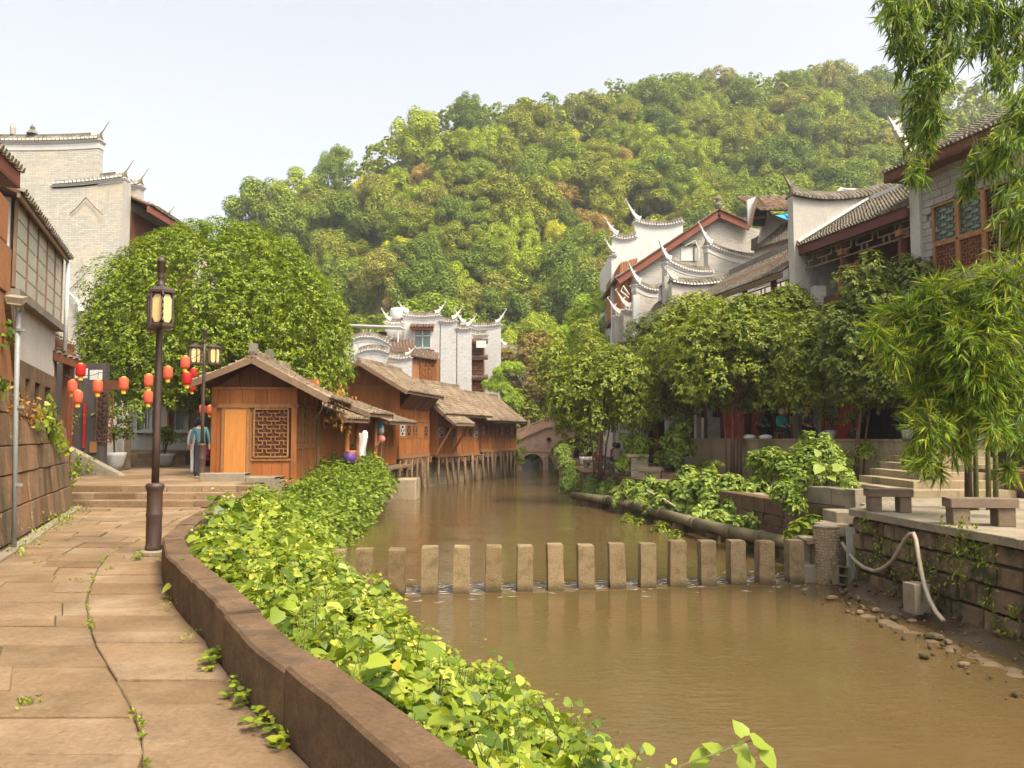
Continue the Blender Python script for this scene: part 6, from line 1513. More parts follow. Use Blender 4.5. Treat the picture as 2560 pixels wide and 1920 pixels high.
for k, (u, mt) in enumerate(((2125, m_redwood), (2268, m_redwood))):
    y_ = interp(u, [2017, 2300], [32, 26.3]); f = Vector((fac(y_), y_, 0)) - rv * .12
    part(hK, 'post', MB().box((f.x, f.y, (UPPER + zE - .4) / 2), (.2, .2, zE - .4 - UPPER)), mt, world=True)
    part(hK, 'post_head', MB().box((f.x, f.y, zE - .75), (.32, .32, .22)), m_wood_frame, world=True)
fz = MB(); pa_, pb_ = e0 - rv * .05 + Vector((0, 0, -.95)), e1 - rv * .05 + Vector((0, 0, -.95))
lattice_bars(fz, pb_, (pa_ - pb_).normalized(), (0, 0, 1), (pa_ - pb_).length, .55, .27, .05, .04, rv)
part(hK, 'frieze_lattice', fz, m_wood_grey, world=True, kind='stuff')
q = Vector((fac(31.3), 31.3, 0)); part(hK, 'brick_pier', MB().box((q.x + .1, q.y, 4.4), (.45, .45, 6.1)), b_grey, world=True)
qa, qb = Vector((fac(30.9), 30.9, 0)) - rv * .9, Vector((fac(29.8), 29.8, 0)) - rv * .9
for a_ in (qa, qb): part(hK, 'door_post', MB().box((a_.x, a_.y, 6.6), (.24, .24, 2.6)), m_orangepost, world=True)
part(hK, 'door_lintel', MB().bar(qa + Vector((0, 0, 7.95)), qb + Vector((0, 0, 7.95)), .22, .5), m_orangepost, world=True)
part(hK, 'balcony_floor', MB().ext([e0 + Vector((0, 0, 5.2 - zE)), e1 + Vector((0, 0, 5.2 - zE)), back1 + Vector((0, 0, 5.2 - zE)), back0 + Vector((0, 0, 5.2 - zE))], (0, 0, .2)), m_wood_dk, world=True)
for i in range(9):
    p = back0.lerp(back1, (i + .5) / 9) + rv * .03; part(hK, 'rear_board', MB().box((p.x, p.y, 7.0), (.5, .05, 3.2), math.atan2(al.y, al.x)), m_redwood, world=True)
# its far end wall with curved coping and dragon tip
w0 = e1 + al * .15 + rv * .45; w1 = e1 + al * .15 - rv * 4.6
firewall(hK, (w0.x, w0.y), (w1.x, w1.y), UPPER, ZA(500, 32.6), m_plaster, (True, False), .35, .36, .0, .75, tmat=m_tile, hmat=m_tile, rise=(-.05, .75))
part(hK, 'flashing', MB().bar(e1 + rv * .3 + Vector((0, 0, .15)), e1 - rv * 3.3 + Vector((0, 0, 2.32)), .28, .1), m_white, world=True)
part(hK, 'ridge_band', MB().bar(e0 - rv * 3.3 + Vector((0, 0, 2.2)), e1 - rv * 3.3 + Vector((0, 0, 2.2)), .3, .16), m_white, world=True)
# ---- ground floor: red shopfront with teal window
sh = thing('red_shopfront', 'red board shopfront with teal window on the raised terrace', 'shop', (11.2, 34, UPPER))
def fq(y_, off=0.0, z=0.0): a_, r_ = fdir(y_); p = Vector((fac(y_), y_, z)); return p + r_ * off
for i in range(16):
    y0, y1 = 29.2 + i * .62, 29.2 + (i + 1) * .62
    if 34.1 < y0 < 35.3: continue
    part(sh, 'board', MB().ext([fq(y0 + .01, .0, UPPER), fq(y1 - .01, .0, UPPER), fq(y1 - .01, .0, UPPER + 2.9), fq(y0 + .01, .0, UPPER + 2.9)], -fdir(y0)[1] * .05), m_redshop, world=True)
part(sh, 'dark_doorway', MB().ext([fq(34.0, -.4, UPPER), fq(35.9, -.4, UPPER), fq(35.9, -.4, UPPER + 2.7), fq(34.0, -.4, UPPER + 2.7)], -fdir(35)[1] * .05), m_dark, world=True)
a_, b_ = fq(32.2, .03, 0), fq(30.2, .03, 0)
wv = part(sh, 'window', MB().ext([a_ + Vector((0, 0, UPPER + 1.05)), b_ + Vector((0, 0, UPPER + 1.05)), b_ + Vector((0, 0, UPPER + 2.3)), a_ + Vector((0, 0, UPPER + 2.3))], fdir(31)[1] * .02), m_glass, world=True)
m_tealframe = plain('teal_paint', (.12, .36, .30)); f = MB()
for t_ in (0, .5, 1): p = a_.lerp(b_, t_) + fdir(31)[1] * .05; f.bar(p + Vector((0, 0, UPPER + 1.05)), p + Vector((0, 0, UPPER + 2.3)), .09, .05, up=fdir(31)[1])
for z in (1.05, 2.3): f.bar(a_ + fdir(31)[1] * .05 + Vector((0, 0, UPPER + z)), b_ + fdir(31)[1] * .05 + Vector((0, 0, UPPER + z)), .09, .05)
part(wv, 'frame', f, m_tealframe, world=True)
part(sh, 'head_beam', MB().bar(fq(29, .1, UPPER + 3.0), fq(40, .1, UPPER + 3.0), .25, .3), m_wood_dk, world=True)
part(sh, 'upper_wall', MB().ext([fq(29, -.1, UPPER + 3.1), fq(42, -.1, UPPER + 3.1), fq(42, -.1, 7.0), fq(29, -.1, 7.0)], -fdir(34)[1] * .2), m_wood_dk, world=True)
for u, y_, v0, v1 in ((1706 + 0, 38, 0, 0),): pass
# banners
for lab, u0, u1, v0, v1, y_ in [('long pink and white banner hanging beside the teal window', 1968, 1981, 985, 1060, 31.2), ('short pink banner hanging by the dark shop doorway', 1887, 1898, 1040, 1062, 33.5)]:
    p0, p1 = P(u0, v1, y_), P(u1, v0, y_); t = thing('cloth_banner', lab, 'banner', tuple(p0))
    h = p1.z - p0.z; V, Fs = [], []
    for i in range(9):
        for j in range(4): V.append((p0.x + (p1.x - p0.x) * j / 3, y_ + .02 * math.sin(i * 1.3 + j), p0.z + h * i / 8))
    for i in range(8):
        for j in range(3): Fs.append((i * 4 + j, i * 4 + j + 1, i * 4 + j + 5, i * 4 + j + 4))
    part(t, 'pink_cloth', MB().add(V[8:], [tuple(k - 0 for k in f_) for f_ in Fs[:18]]), m_pink, world=True)
    part(t, 'white_end', MB().add(V[:12], Fs[:6]), m_pvc, world=True)
    part(t, 'rod', MB().tube([(p0.x - .05, y_, p1.z), (p1.x + .05, y_, p1.z)], .02, 6), m_wood_grey, world=True)
# ---- timber shop further along with posts
s2 = thing('timber_shop', 'dark timber shop with pale posts and red door behind the stone benches', 'shop', (8.6, 44, PROM))
part(s2, 'wall', MB().ext([fq(38.9, -.2, PROM), fq(47, -.2, PROM), fq(47, -.2, 4.5), fq(38.9, -.2, 4.5)], -fdir(42)[1] * .2), m_wood_dk, world=True)
for y_, mt in ((39.2, m_plaster), (40.4, m_plaster), (41.5, m_wood_grey), (43.4, m_wood_grey), (45.4, m_wood_dk)): p = fq(y_, .3, 0); part(s2, 'post', MB().box((p.x, p.y, 1.9), (.24, .24, 3.9)), mt, world=True)
part(s2, 'red_door', MB().ext([fq(39.5, .0, PROM + .1), fq(40.1, .0, PROM + .1), fq(40.1, .0, 3), fq(39.5, .0, 3)], fdir(40)[1] * .06), m_redshop, world=True)
part(s2, 'pale_panel', MB().ext([fq(40.6, .0, PROM + .1), fq(41.3, .0, PROM + .1), fq(41.3, .0, 3), fq(40.6, .0, 3)], fdir(40)[1] * .06), m_plaster, world=True)
part(s2, 'brick_pier', MB().box(fq(38.6, .6, 1.2), (.7, .6, 2.5), .2), b_grey, world=True)
part(s2, 'awning', MB().ext([fq(38.5, 1.3, 3.5), fq(47, 1.3, 3.5), fq(47, -.2, 4.3), fq(38.5, -.2, 4.3)], (0, 0, .08)), m_tile, world=True)
# ---- A: grey stone house with lattice windows
hL = thing('grey_stone_house', 'grey stone block house with red lattice windows behind the bamboo', 'house', (14.2, 24, UPPER))
al, rv = fdir(24.2); p0, p1 = Vector((fac(26.25), 26.25, 0)), Vector((fac(19), 19, 0)); Lw = (p1 - p0).length; dw = (p1 - p0) / Lw; zt = 10.35
if rv.x > 0: rv = -rv
part(hL, 'core', MB().ext([p0 - rv * .12 + Vector((0, 0, UPPER)), p1 - rv * .12 + Vector((0, 0, UPPER)), p1 - rv * 5 + Vector((0, 0, UPPER)), p0 - rv * 5 + Vector((0, 0, UPPER))], (0, 0, zt - UPPER)), m_plaster, world=True)
random.seed(60); z = 4.8; m = MB(); m_block = surf('grey_wall_block', (.46, .42, .36), (.36, .33, .28), 1.2, .9, .3, 18, island=.35, stain=(.24, .21, .17), stain_scale=1.0, stain_lo=.55, stain_hi=.75)
row = 0
while z < zt - .02:
    h = .235; s = -.3 * (row % 2); row += 1
    while s < Lw:
        w = U(.42, .6); a, b = max(0, s), min(Lw, s + w); s += w
        if b - a < .06: continue
        if 6.6 < z < 9.0 and (a + b) / 2 > .75: continue
        if row % 1 == 0: part(hL, 'wall_block', MB().stone([p0 + dw * (a + .006) + Vector((0, 0, z + .006)), p0 + dw * (b - .006) + Vector((0, 0, z + .006)), p0 + dw * (b - .006) + Vector((0, 0, min(z + h, zt) - .006)), p0 + dw * (a + .006) + Vector((0, 0, min(z + h, zt) - .006))], -rv * .14, .008, U(0, .008)), surf_block if False else m_block, world=True)
    z += h
part(hL, 'corner_pier', MB().ext([p0 + rv * .10 - dw * .1 + Vector((0, 0, UPPER)), p0 + rv * .10 + dw * .32 + Vector((0, 0, UPPER)), p0 - rv * .1 + dw * .32 + Vector((0, 0, UPPER)), p0 - rv * .1 - dw * .1 + Vector((0, 0, UPPER))], (0, 0, zt - UPPER - .01)), m_plaster, world=True)
for i in range(6):
    s0 = .85 + i * .98; o_ = p0 + dw * s0
    for (z0, hh, gl, pt) in ((7.75, 1.2, m_greenglass, .115), (6.75, .92, m_wood_dk, .11)):
        f = MB(); c = [o_ + Vector((0, 0, z0)), o_ + dw * .9 + Vector((0, 0, z0)), o_ + dw * .9 + Vector((0, 0, z0 + hh)), o_ + Vector((0, 0, z0 + hh))]
        for a, b in ((0, 1), (1, 2), (2, 3), (3, 0)): f.bar(c[a] + rv * .04, c[b] + rv * .04, .08, .08, up=rv)
        w_ = part(hL, 'window' if gl is m_greenglass else 'lattice_panel', f, m_wood_frame, world=True)
        part(w_, 'pane', MB().ext([p_ - rv * .02 for p_ in c], -rv * .02), gl if i != 2 else m_dark, world=True)
        part(w_, 'lattice', lattice_bars(MB(), c[0] + rv * .02, dw, (0, 0, 1), .9, hh, pt, .018, .03, rv), m_lattice if gl is not m_greenglass else m_wood_dk, world=True, kind='stuff')
e0, e1 = p0 + rv * .7 - dw * .55 + Vector((0, 0, zt + .1)), p1 + rv * .7 + Vector((0, 0, zt + .1))
roof_slope(hL, e0, e1, e0 - rv * 3.4 + Vector((0, 0, 1.9)), e1 - rv * 3.4 + Vector((0, 0, 1.9)), m_tile, tw=.165, th=.15)
part(hL, 'eave_board', MB().bar(e0 + Vector((0, 0, -.2)) - rv * .05, e1 + Vector((0, 0, -.2)) - rv * .05, .1, .3), m_wood_dk, world=True)
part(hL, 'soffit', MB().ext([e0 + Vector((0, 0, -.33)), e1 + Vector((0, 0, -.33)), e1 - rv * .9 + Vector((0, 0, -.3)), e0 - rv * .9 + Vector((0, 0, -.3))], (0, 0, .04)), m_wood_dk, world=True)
hr = MB(); pts = [e0 - rv * .6 + dw * .6 + Vector((0, 0, .45)) + rv * (.9 * t_) + Vector((0, 0, .1 + 1.15 * t_ ** 1.6)) for t_ in np.linspace(0, 1, 8)]
horn(pts, .4, .26, hr, al); hr.tube([pts[5], pts[5] - rv * .25 + Vector((0, 0, .3)), pts[5] - rv * .1 + Vector((0, 0, .5))], [.1, .06, .02], 5).tube([pts[6], pts[6] - rv * .3 + Vector((0, 0, .2))], [.08, .02], 5)
part(hL, 'eave_dragon', hr, m_white, world=True)
# ---- C: long roof beside it
hM = thing('tile_roof_house', 'house with long tiled roof sloping down to red posts behind the trees', 'house', (10.2, 37, UPPER))
ya, yb = 32.6, 42.4; zE = 8.3; al, rv = fdir(37.5)
if rv.x > 0: rv = -rv
e0, e1 = Vector((fac(ya) - .3, ya, zE + .05)), Vector((fac(yb) - .1, yb, zE))
roof_slope(hM, e0 + rv * .3, e1 + rv * .3, e0 - rv * 3.6 + Vector((0, 0, 2.5)), e1 - rv * 3.0 + Vector((0, 0, 2.0)), m_tile, tw=.165, th=.15)
part(hM, 'eave_board', MB().bar(e0 + rv * .25 + Vector((0, 0, -.18)), e1 + rv * .25 + Vector((0, 0, -.18)), .08, .2), m_wood_grey, world=True)
part(hM, 'ridge', MB().bar(e0 - rv * 3.6 + Vector((0, 0, 2.62)), e1 - rv * 3.0 + Vector((0, 0, 2.12)), .3, .3), m_tile, world=True)
part(hM, 'rear_wall', MB().ext([Vector((e0.x, e0.y, UPPER)) - rv * 1.8, Vector((e1.x, e1.y, UPPER)) - rv * 1.8, e1 - rv * 1.8, e0 - rv * 1.8], -rv * .2), m_wood_dk, world=True)
for t_ in (.12, .36, .62, .9): p = e0.lerp(e1, t_) - rv * .1; part(hM, 'post', MB().box((p.x, p.y, (UPPER + zE) / 2), (.2, .2, zE - UPPER - .2)), m_redwood, world=True)
part(hM, 'frieze_lattice', lattice_bars(MB(), e1 - rv * .05 + Vector((0, 0, -.95)), (e0 - e1).normalized(), (0, 0, 1), (e0 - e1).length, .6, .3, .05, .04, rv), m_wood_grey, world=True, kind='stuff')
w0, w1 = e1 + al * .2 + rv * .55, e1 + al * .2 - rv * 3.4
firewall(hM, (w0.x, w0.y), (w1.x, w1.y), UPPER, ZA(712, 43), m_plaster, (True, False), .3, .4, .0, .6, tmat=m_tile, hmat=m_white, rise=(0, .5))
part(hM, 'end_pier', MB().bb(XA(1665, 43), XA(1712, 43), 43, 43.5, UPPER, ZA(690, 43)), b_grey, world=True)
part(hM, 'corbel', MB().bb(XA(1663, 43), XA(1712, 43), 42.9, 43.3, ZA(818, 43), ZA(790, 43)), m_plaster, world=True)
firewall(hM, (XA(1665, 44), 44), (XA(1778, 46), 46), 4, ZA(672, 45), b_grey, (True, False), .25, .4, .25, 1.0, rise=(.15, 0))
firewall(hM, (XA(1770, 47), 47), (XA(1895, 48.5), 48.5), 4, ZA(628, 47.5), b_grey, (True, False), .2, .4, .4, 1.15, rise=(.2, -.3))
roof_slope(hM, (XA(1885, 46), 46, ZA(625, 46)), (XA(2010, 40), 40, ZA(590, 40)), (XA(1885, 49), 49, ZA(600, 49)), (XA(2010, 44), 44, ZA(540, 44)), m_tile)
part(hM, 'stone_gable', MB().ext([P(1890, 720, 46), P(2000, 690, 41), P(2000, 590, 41), P(1890, 622, 46)], (0, .4, 0)), b_grey, world=True)
part(hM, 'chimney_pier', MB().bb(XA(1985, 33.4), XA(2022, 33.4), 33.2, 33.7, 4, ZA(590, 33.4)), m_plaster, world=True)
hr = MB(); horn([P(2000 - 22 * t_, 590 - 60 * t_ ** 1.5, 33.3) for t_ in np.linspace(0, 1, 7)], .4, .3, hr, (0, 1, 0)); hr.tube([P(1992, 570, 33.3), P(1985, 545, 33.3), P(1975, 535, 33.3)], [.12, .09, .03], 6)
part(hM, 'dragon_finial', hr, m_tile, world=True)
# ---- D: big gable with red barge boards
hN = thing('red_barge_house', 'large pale brick gable house with brick-red barge boards and river balcony', 'house', (10, 50, 0))
YD = 50.0; pk = P(1793, 532, YD); pl_, pr_ = P(1542, 700, YD), P(1872, 566, YD); wl_x = XA(1594, YD)
zl = pl_.z + (pk.z - pl_.z) * (wl_x - pl_.x) / (pk.x - pl_.x)
part(hN, 'gable_wall', MB().ext([(wl_x, YD, 0), (pr_.x + 2.2, YD, 0), (pr_.x + 2.2, YD, pr_.z - .5), (pr_.x, YD, pr_.z - .05), (pk.x, YD, pk.z - .05), (wl_x, YD, zl - .05)], (0, .35, 0)), b_grey, world=True)
for a, b in ((pl_, pk), (pk, pr_)):
    part(hN, 'barge_board', MB().bar(a + Vector((0, -.35, -.12)), b + Vector((0, -.35, -.12)), .12, .5), m_fascia, world=True)
    roof_slope(hN, (a if a is pl_ else b) + Vector((0, -.5, .14)), (a if a is pl_ else b) + Vector((0, 8, .14)), pk + Vector((0, -.5, .14)), pk + Vector((0, 8, .14)), m_tile, tw=.26)
part(hN, 'ridge_finial', MB().lathe([(.2, 0), (.26, .2), (.14, .4), (.2, .6), (.05, .85)], 8, tuple(pk + Vector((0, -.3, .2)))), m_tile, world=True)
part(hN, 'side_wall', MB().bb(wl_x, wl_x + .3, YD + .3, YD + 8, 0, zl - .3), b_grey, world=True)
zb0, zb1 = ZA(770, YD), ZA(655, YD)
part(hN, 'balcony_deck', MB().bb(pl_.x + .1, wl_x - .004, YD + .1, YD + 7.5, zb0 - .3, zb0), m_wood_dk, world=True)
for i in range(7): part(hN, 'balcony_shutter', MB().bb(pl_.x + .25 + i * .16, pl_.x + .39 + i * .16, YD + .15 + i * .02, YD + .2 + i * .02, zb0 + .02, zb1 + .05 * i), m_wood, world=True)
part(hN, 'balcony_wall', MB().bb(pl_.x + .2, pl_.x + .28, YD + .2, YD + 7.4, zb0, zb1 - .1), m_wood, world=True)
part(hN, 'balcony_post', MB().bb(wl_x - .32, wl_x - .2, YD - .06, YD + .06, zb0, zl - .4), m_wood_frame, world=True)
part(hN, 'balcony_window', MB().bb(wl_x - .18, wl_x - .01, YD + .04, YD + .1, zb0 + .6, zl - .5), m_pvc, world=True)
part(hN, 'lower_storey', MB().bb(pl_.x + .5, wl_x - .02, YD + .3, YD + 7, 0, zb0 - .31), m_wood_dk, world=True)
part(hN, 'drain_hose', MB().tube([P(1573, 738, YD - .2), P(1558, 715, YD - .25), P(1552, 728, YD - .25), P(1572, 745, YD - .25)], .06, 6), m_pvc, True, world=True)
a, b = P(1703, 652, YD - .05), P(1742, 615, YD - .05)
wv = part(hN, 'window', MB().bb(a.x, b.x, YD - .04, YD + .02, a.z, b.z), m_pvc, world=True); part(wv, 'frame', MB().bb(a.x - .06, b.x + .06, YD - .14, YD + .0, b.z + .003, b.z + .12).bb(b.x - .22, b.x - .16, YD - .1, YD - .042, a.z, b.z), m_wood_grey, world=True, kind='stuff')
part(wv, 'pipe', MB().tube([P(1712, 615, YD - .15), P(1738, 602, YD - .2), P(1747, 625, YD - .2), P(1747, 650, YD - .2)], .05, 6), m_pvc, world=True)
# white fire walls behind D
hO = thing('rear_white_gables', 'bright white swallow-tail gables rising behind the red barge house', 'house', (9, 56, 0))
firewall(hO, (XA(1533, 55), 55), (XA(1594, 55), 55), 0, ZA(592, 55), m_white, (True, False), .25, .4, .2, 1.1)
firewall(hO, (XA(1590, 56), 56), (XA(1712, 56), 56), 0, ZA(556, 56), m_white, (True, False), .3, .4, .2, 1.4)
part(hO, 'body', MB().bb(XA(1534, 56), XA(1712, 56), 56.3, 64, 0, ZA(625, 56)), m_white, world=True)
firewall(hO, (XA(1530, 53), 53), (XA(1541, 53), 53), 0, ZA(640, 53), m_white, (True, False), .02, .5, .1, .9)
# roof-top structure with blue tarp
hP = thing('rooftop_loft', 'roof-top loft with tiled roof, open white gable end and blue tarp', 'house', (15, 47, 10))
a, b = P(1890, 535, 45), P(2010, 535, 43)
roof_slope(hP, (a.x, 44, ZA(537, 45)), (b.x + 1.5, 43.5, ZA(537, 44.5)), (a.x - .4, 47.5, ZA(492, 47.5)), (b.x + 1.5, 47, ZA(490, 47)), m_tile_warm, tw=.28)
part(hP, 'white_verge', MB().ext([P(1868, 500, 45), P(1893, 490, 45), P(1880, 565, 45), P(1872, 565, 45)], (0, .2, 0)), m_white, world=True)
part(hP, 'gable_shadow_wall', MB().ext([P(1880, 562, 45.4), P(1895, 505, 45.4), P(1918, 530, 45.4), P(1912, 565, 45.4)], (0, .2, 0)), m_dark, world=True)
for v in (520, 545): part(hP, 'gable_beam', MB().bar(P(1884, v, 45.2), P(1914, v - 2, 45.2), .12, .12), m_wood_frame, world=True)
part(hP, 'verge_board', MB().bar(P(1893, 492, 44.8), P(1874, 566, 44.8), .1, .16), m_wood_grey, world=True); part(hP, 'verge_board', MB().bar(P(1893, 492, 44.8), P(1928, 538, 44.4), .1, .16), m_wood_grey, world=True)
part(hP, 'wall', MB().ext([P(1890, 640, 46), P(2040, 640, 45), P(2040, 532, 45), P(1912, 535, 46)], (0, .3, 0)), m_plaster, world=True)
tm = MB(); tm.add([P(1938, 538, 43.6), P(1975, 552, 43.4), P(2003, 542, 43.5), P(2003, 528, 43.8), P(1960, 536, 43.8), P(1978, 545, 43.2)], [(0, 1, 5, 4), (1, 2, 5), (2, 3, 5), (3, 4, 5)])
single('blue_tarp', tm, m_blue, 'bright blue tarp stretched under the roof-top loft eave', 'tarp', tuple(P(1970, 540, 43.5)))
ma = thing('roof_frame', 'white steel roof frame sticking up above the tiled ridge', 'frame', tuple(P(2130, 500, 38)))
for q0, q1 in [((2075, 502), (2100, 472)), ((2095, 500), (2100, 472)), ((2098, 472), (2165, 477)), ((2100, 472), (2125, 500)), ((2125, 500), (2145, 477)), ((2125, 498), (2130, 474))]: part(ma, 'strut', MB().tube([P(*q0, 38), P(*q1, 38)], .06, 6), m_pvc, world=True)
# ---- lower firewalls left of C
hQ = thing('swallowtail_row_house', 'house with row of white swallow-tail wall ends above the bank trees', 'house', (7.5, 46, 0))
firewall(hQ, (XA(1588, 46), 46), (XA(1652, 47), 47), 0, ZA(722, 46.5), b_grey, (True, False), .2, .4, .4, 1.1, rise=(.15, 0))
part(hQ, 'white_edge', MB().bb(XA(1584, 46) , XA(1600, 46), 45.7, 46.2, 0, ZA(740, 46)), m_white, world=True)
roof_slope(hQ, P(1600, 808, 43.5), P(1697, 752, 41.5), P(1640, 760, 46), P(1700, 712, 44), m_tile)
part(hQ, 'eave_fascia', MB().bar(P(1600, 815, 43.4), P(1697, 759, 41.4), .1, .3), m_plaster, world=True)
part(hQ, 'dark_soffit', MB().ext([P(1602, 820, 43.4), P(1700, 764, 41.4), P(1720, 800, 45), P(1630, 830, 47)], (0, 0, .05)), m_wood_dk, world=True)
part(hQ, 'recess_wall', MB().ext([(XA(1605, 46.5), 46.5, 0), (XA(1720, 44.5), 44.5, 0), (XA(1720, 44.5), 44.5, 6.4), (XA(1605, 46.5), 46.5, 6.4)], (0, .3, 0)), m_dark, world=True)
part(hQ, 'upper_wall', MB().ext([P(1605, 760, 47.4), P(1670, 730, 47.2), P(1670, 690, 47.2), P(1605, 700, 47.4)], (0, .3, 0)), b_grey, world=True)
part(hQ, 'side_window', MB().ext([P(1650, 745, 44.6), P(1676, 730, 44.2), P(1676, 700, 44.2), P(1650, 715, 44.6)], (.1, .2, 0)), m_wood_dk, world=True)
part(hQ, 'white_lintel', MB().bar(P(1646, 716, 44.5), P(1676, 697, 44.1), .2, .12), m_white, world=True); part(hQ, 'white_post', MB().bar(P(1650, 752, 44.6), P(1650, 712, 44.6), .14, .14), m_white, world=True)
firewall(hQ, (XA(1537, 49), 49), (XA(1563, 49), 49), 0, ZA(790, 49), m_plaster, (True, False), .1, .6, .2, .9)
firewall(hQ, (XA(1560, 48), 48), (XA(1592, 48), 48), 0, ZA(775, 48), b_grey, (True, False), .1, .5, .2, 1.0)
part(hQ, 'jetty', MB().bb(XA(1541, 48), XA(1575, 48), 47.3, 48, ZA(875, 48), ZA(858, 48)), m_wood_dk, world=True)
fg = thing('red_flag', 'small red flag at the corner of the swallow-tail house', 'flag', tuple(P(1578, 880, 44)))
part(fg, 'cloth', MB().add([P(1570, 866, 44), P(1581, 858, 44), P(1580, 874, 44.1)], [(0, 1, 2), (2, 1, 0)]), m_red, world=True); part(fg, 'stick', MB().tube([P(1581, 890, 44), P(1581, 857, 44)], .02, 5), m_wood_grey, world=True)
# ================================================================== TREES, BAMBOO AND SHRUBS OF THE FAR BANK
def blobs_px(lst): return [(np.array(P(u, v, y)), r) for u, v, y, r in lst]
def bush(name, label, cat, base, blobs, n, leaf, mat, per=5, tpl=LEAF, kind=None, stems=0, seed=0, width=1.0, group=None, **k):
    g = np.random.default_rng(seed + 300); t = thing(name, label, cat, base, group=group, kind=kind)
    pos, d_, nr, L_ = crown_leaves(blobs, n, leaf, per, rng=g, **{'shell': .12, **k})
    link('foliage', leaf_mesh('foliage', pos - np.array(base), d_, nr, L_, mat, tpl, width), t)['kind'] = 'stuff'
    for i in range(stems):
        b = blobs[i % len(blobs)][0]; bb_ = Vector(base)
        part(t, 'stem', MB().tube([bb_ + Vector((U(-.15, .15), U(-.15, .15), 0)), bb_.lerp(Vector(b), .5) + Vector((U(-.1, .1), U(-.1, .1), .1)), Vector(b)], [.02, .014, .006], 5), m_stem if leaf > .11 else m_bark, world=True)
    return t
random.seed(70)
TG = 'broadleaf trees along the river promenade'
def ptree(label, ub, yb_, zb, cpx, rad, y, n, leaf, mat, trunks, seed, br=(.45, .8), nb=60, flat=-.55, bark=None, **k):
    c = P(cpx[0], cpx[1], y); x = XA(ub, yb_); base = (x, yb_, zb)
    bl = blob_crown(tuple(c), rad, nb, br, seed, flat)
    limbs = []
    for i, (dx, bend) in enumerate(trunks):
        limbs.append([(x + dx, yb_ + U(-.1, .1), zb), (x + dx + bend * .3, yb_, zb + (c.z - rad[2] - zb) * .6 + .3), (x + dx + bend, yb_ + U(-.2, .2), c.z - rad[2] * .5), (c.x + dx * 2, c.y, c.z + rad[2] * .3)])
    for i in range(6):
        b = bl[i * 7 % nb][0]; limbs.append([(x, yb_, c.z - rad[2] * .8), tuple((np.array([x, yb_, c.z - rad[2] * .4]) + b) / 2), tuple(b)])
    return make_tree('promenade_tree', label, 'tree', base, limbs, bl, n, leaf, mat, 6, TG, bark or m_bark_red, .085, np.random.default_rng(seed), **k)
ptree('dense promenade tree with forked trunk beside the seated person', 1500, 33, PROM, (1515, 990), (2.1, 1.6, 1.75), 33, 5200, .14, lf_bank, [(0, .1), (-.25, -.3), (.15, .3)], 1, nb=75, br=(.5, .8), flat=-.75)
ptree('tall dark promenade tree between the first tree and the scooter', 1700, 36.5, PROM, (1670, 930), (2.2, 1.6, 2.3), 36.5, 6500, .15, lf_deep, [(0, .2)], 2, nb=90, br=(.55, .9), flat=-.8)
ptree('broad yellow-green promenade tree with clustered trunks before the red shop', 1828, 30.2, PROM, (1840, 905), (2.5, 1.7, 2.15), 30.2, 9000, .14, lf_bank, [(0, .1), (-.22, -.1), (.14, .3), (.3, .2)], 3, nb=110, br=(.45, .8), flat=-.75)
ptree('yellowing tree crown under the long tiled roof', 1760, 33.5, PROM, (1750, 860), (2.3, 1.4, 1.7), 33.5, 4600, .14, lf_yellow, [(0, .2)], 4, nb=65)
ptree('lighter upright tree rising past the balcony corner', 1965, 31.0, PROM, (1985, 870), (1.3, 1.1, 2.1), 31.0, 3800, .14, lf_bank, [(0, .1)], 5, nb=65, br=(.4, .65), flat=-.8)
ptree('large dark tree in front of the lattice windows', 2135, 26.2, PROM, (2235, 850), (2.0, 1.3, 2.5), 25.4, 9000, .13, lf_deep, [(0, .3), (.2, .5)], 6, nb=120, br=(.4, .7), flat=-.8)
ptree('loose side crown spreading left from the large dark tree', 2050, 28.5, PROM, (2075, 905), (1.6, 1.1, 1.7), 27.2, 5200, .13, lf_bank, [(0, .2)], 7, nb=75, br=(.4, .65), flat=-.85)
# small dense shrub-tree by the scooter, clipped bush on its pedestal
bush('dense_shrub', 'dense dark green shrub standing behind the scooter', 'shrub', (XA(1690, 31), 31, PROM), blobs_px([(1690, 1100, 31, .55), (1680, 1140, 31, .5), (1705, 1060, 31, .5), (1665, 1110, 31, .35), (1715, 1120, 31, .4)]), 900, .13, lf_deep, 6, stems=4, seed=2)
# behind the bridge
BG = 'trees behind the stone bridge'
def far_tree(label, cpx, rad, y, n, leaf, mat, seed, tpl=LEAF, nb=40, br=(.5, 1.0), **k):
    c = P(*cpx, y); bl = blob_crown(tuple(c), rad, nb, br, seed, -.8); base = (c.x, c.y, max(-1, c.z - rad[2] * 1.6))
    return make_tree('background_tree', label, 'tree', base, [[base, (c.x + .2, c.y, c.z - rad[2] * .4), (c.x, c.y, c.z + rad[2] * .3)]], bl, n, leaf, mat, 6, BG, m_bark, .14, np.random.default_rng(seed), **k)
far_tree('brownish autumn tree behind the farthest timber house', (1335, 925), (2.9, 2, 3.3), 70, 3400, .26, lf_autumn, 11)
far_tree('dim olive tree standing over the bridge end', (1410, 975), (2.6, 1.6, 2.6), 73, 2600, .24, lf_yellow, 12)
far_tree('bright fresh green tree below the hill, beside the swallow-tail wall', (1500, 840), (2.3, 2, 3.0), 60, 2800, .22, lf_bamboo_far, 13)
far_tree('pale green tree top between bridge and hill', (1400, 870), (3.2, 2, 2.2), 78, 2600, .26, lf_bamboo_far, 14)
far_tree('olive tree left of the first promenade tree', (1440, 940), (2.2, 1.6, 3.2), 50, 3000, .2, lf_yellow, 15)
far_tree('light green tree filling the gap above the bridge', (1470, 1000), (1.8, 1.4, 2.2), 44, 2200, .18, lf_bank, 16)
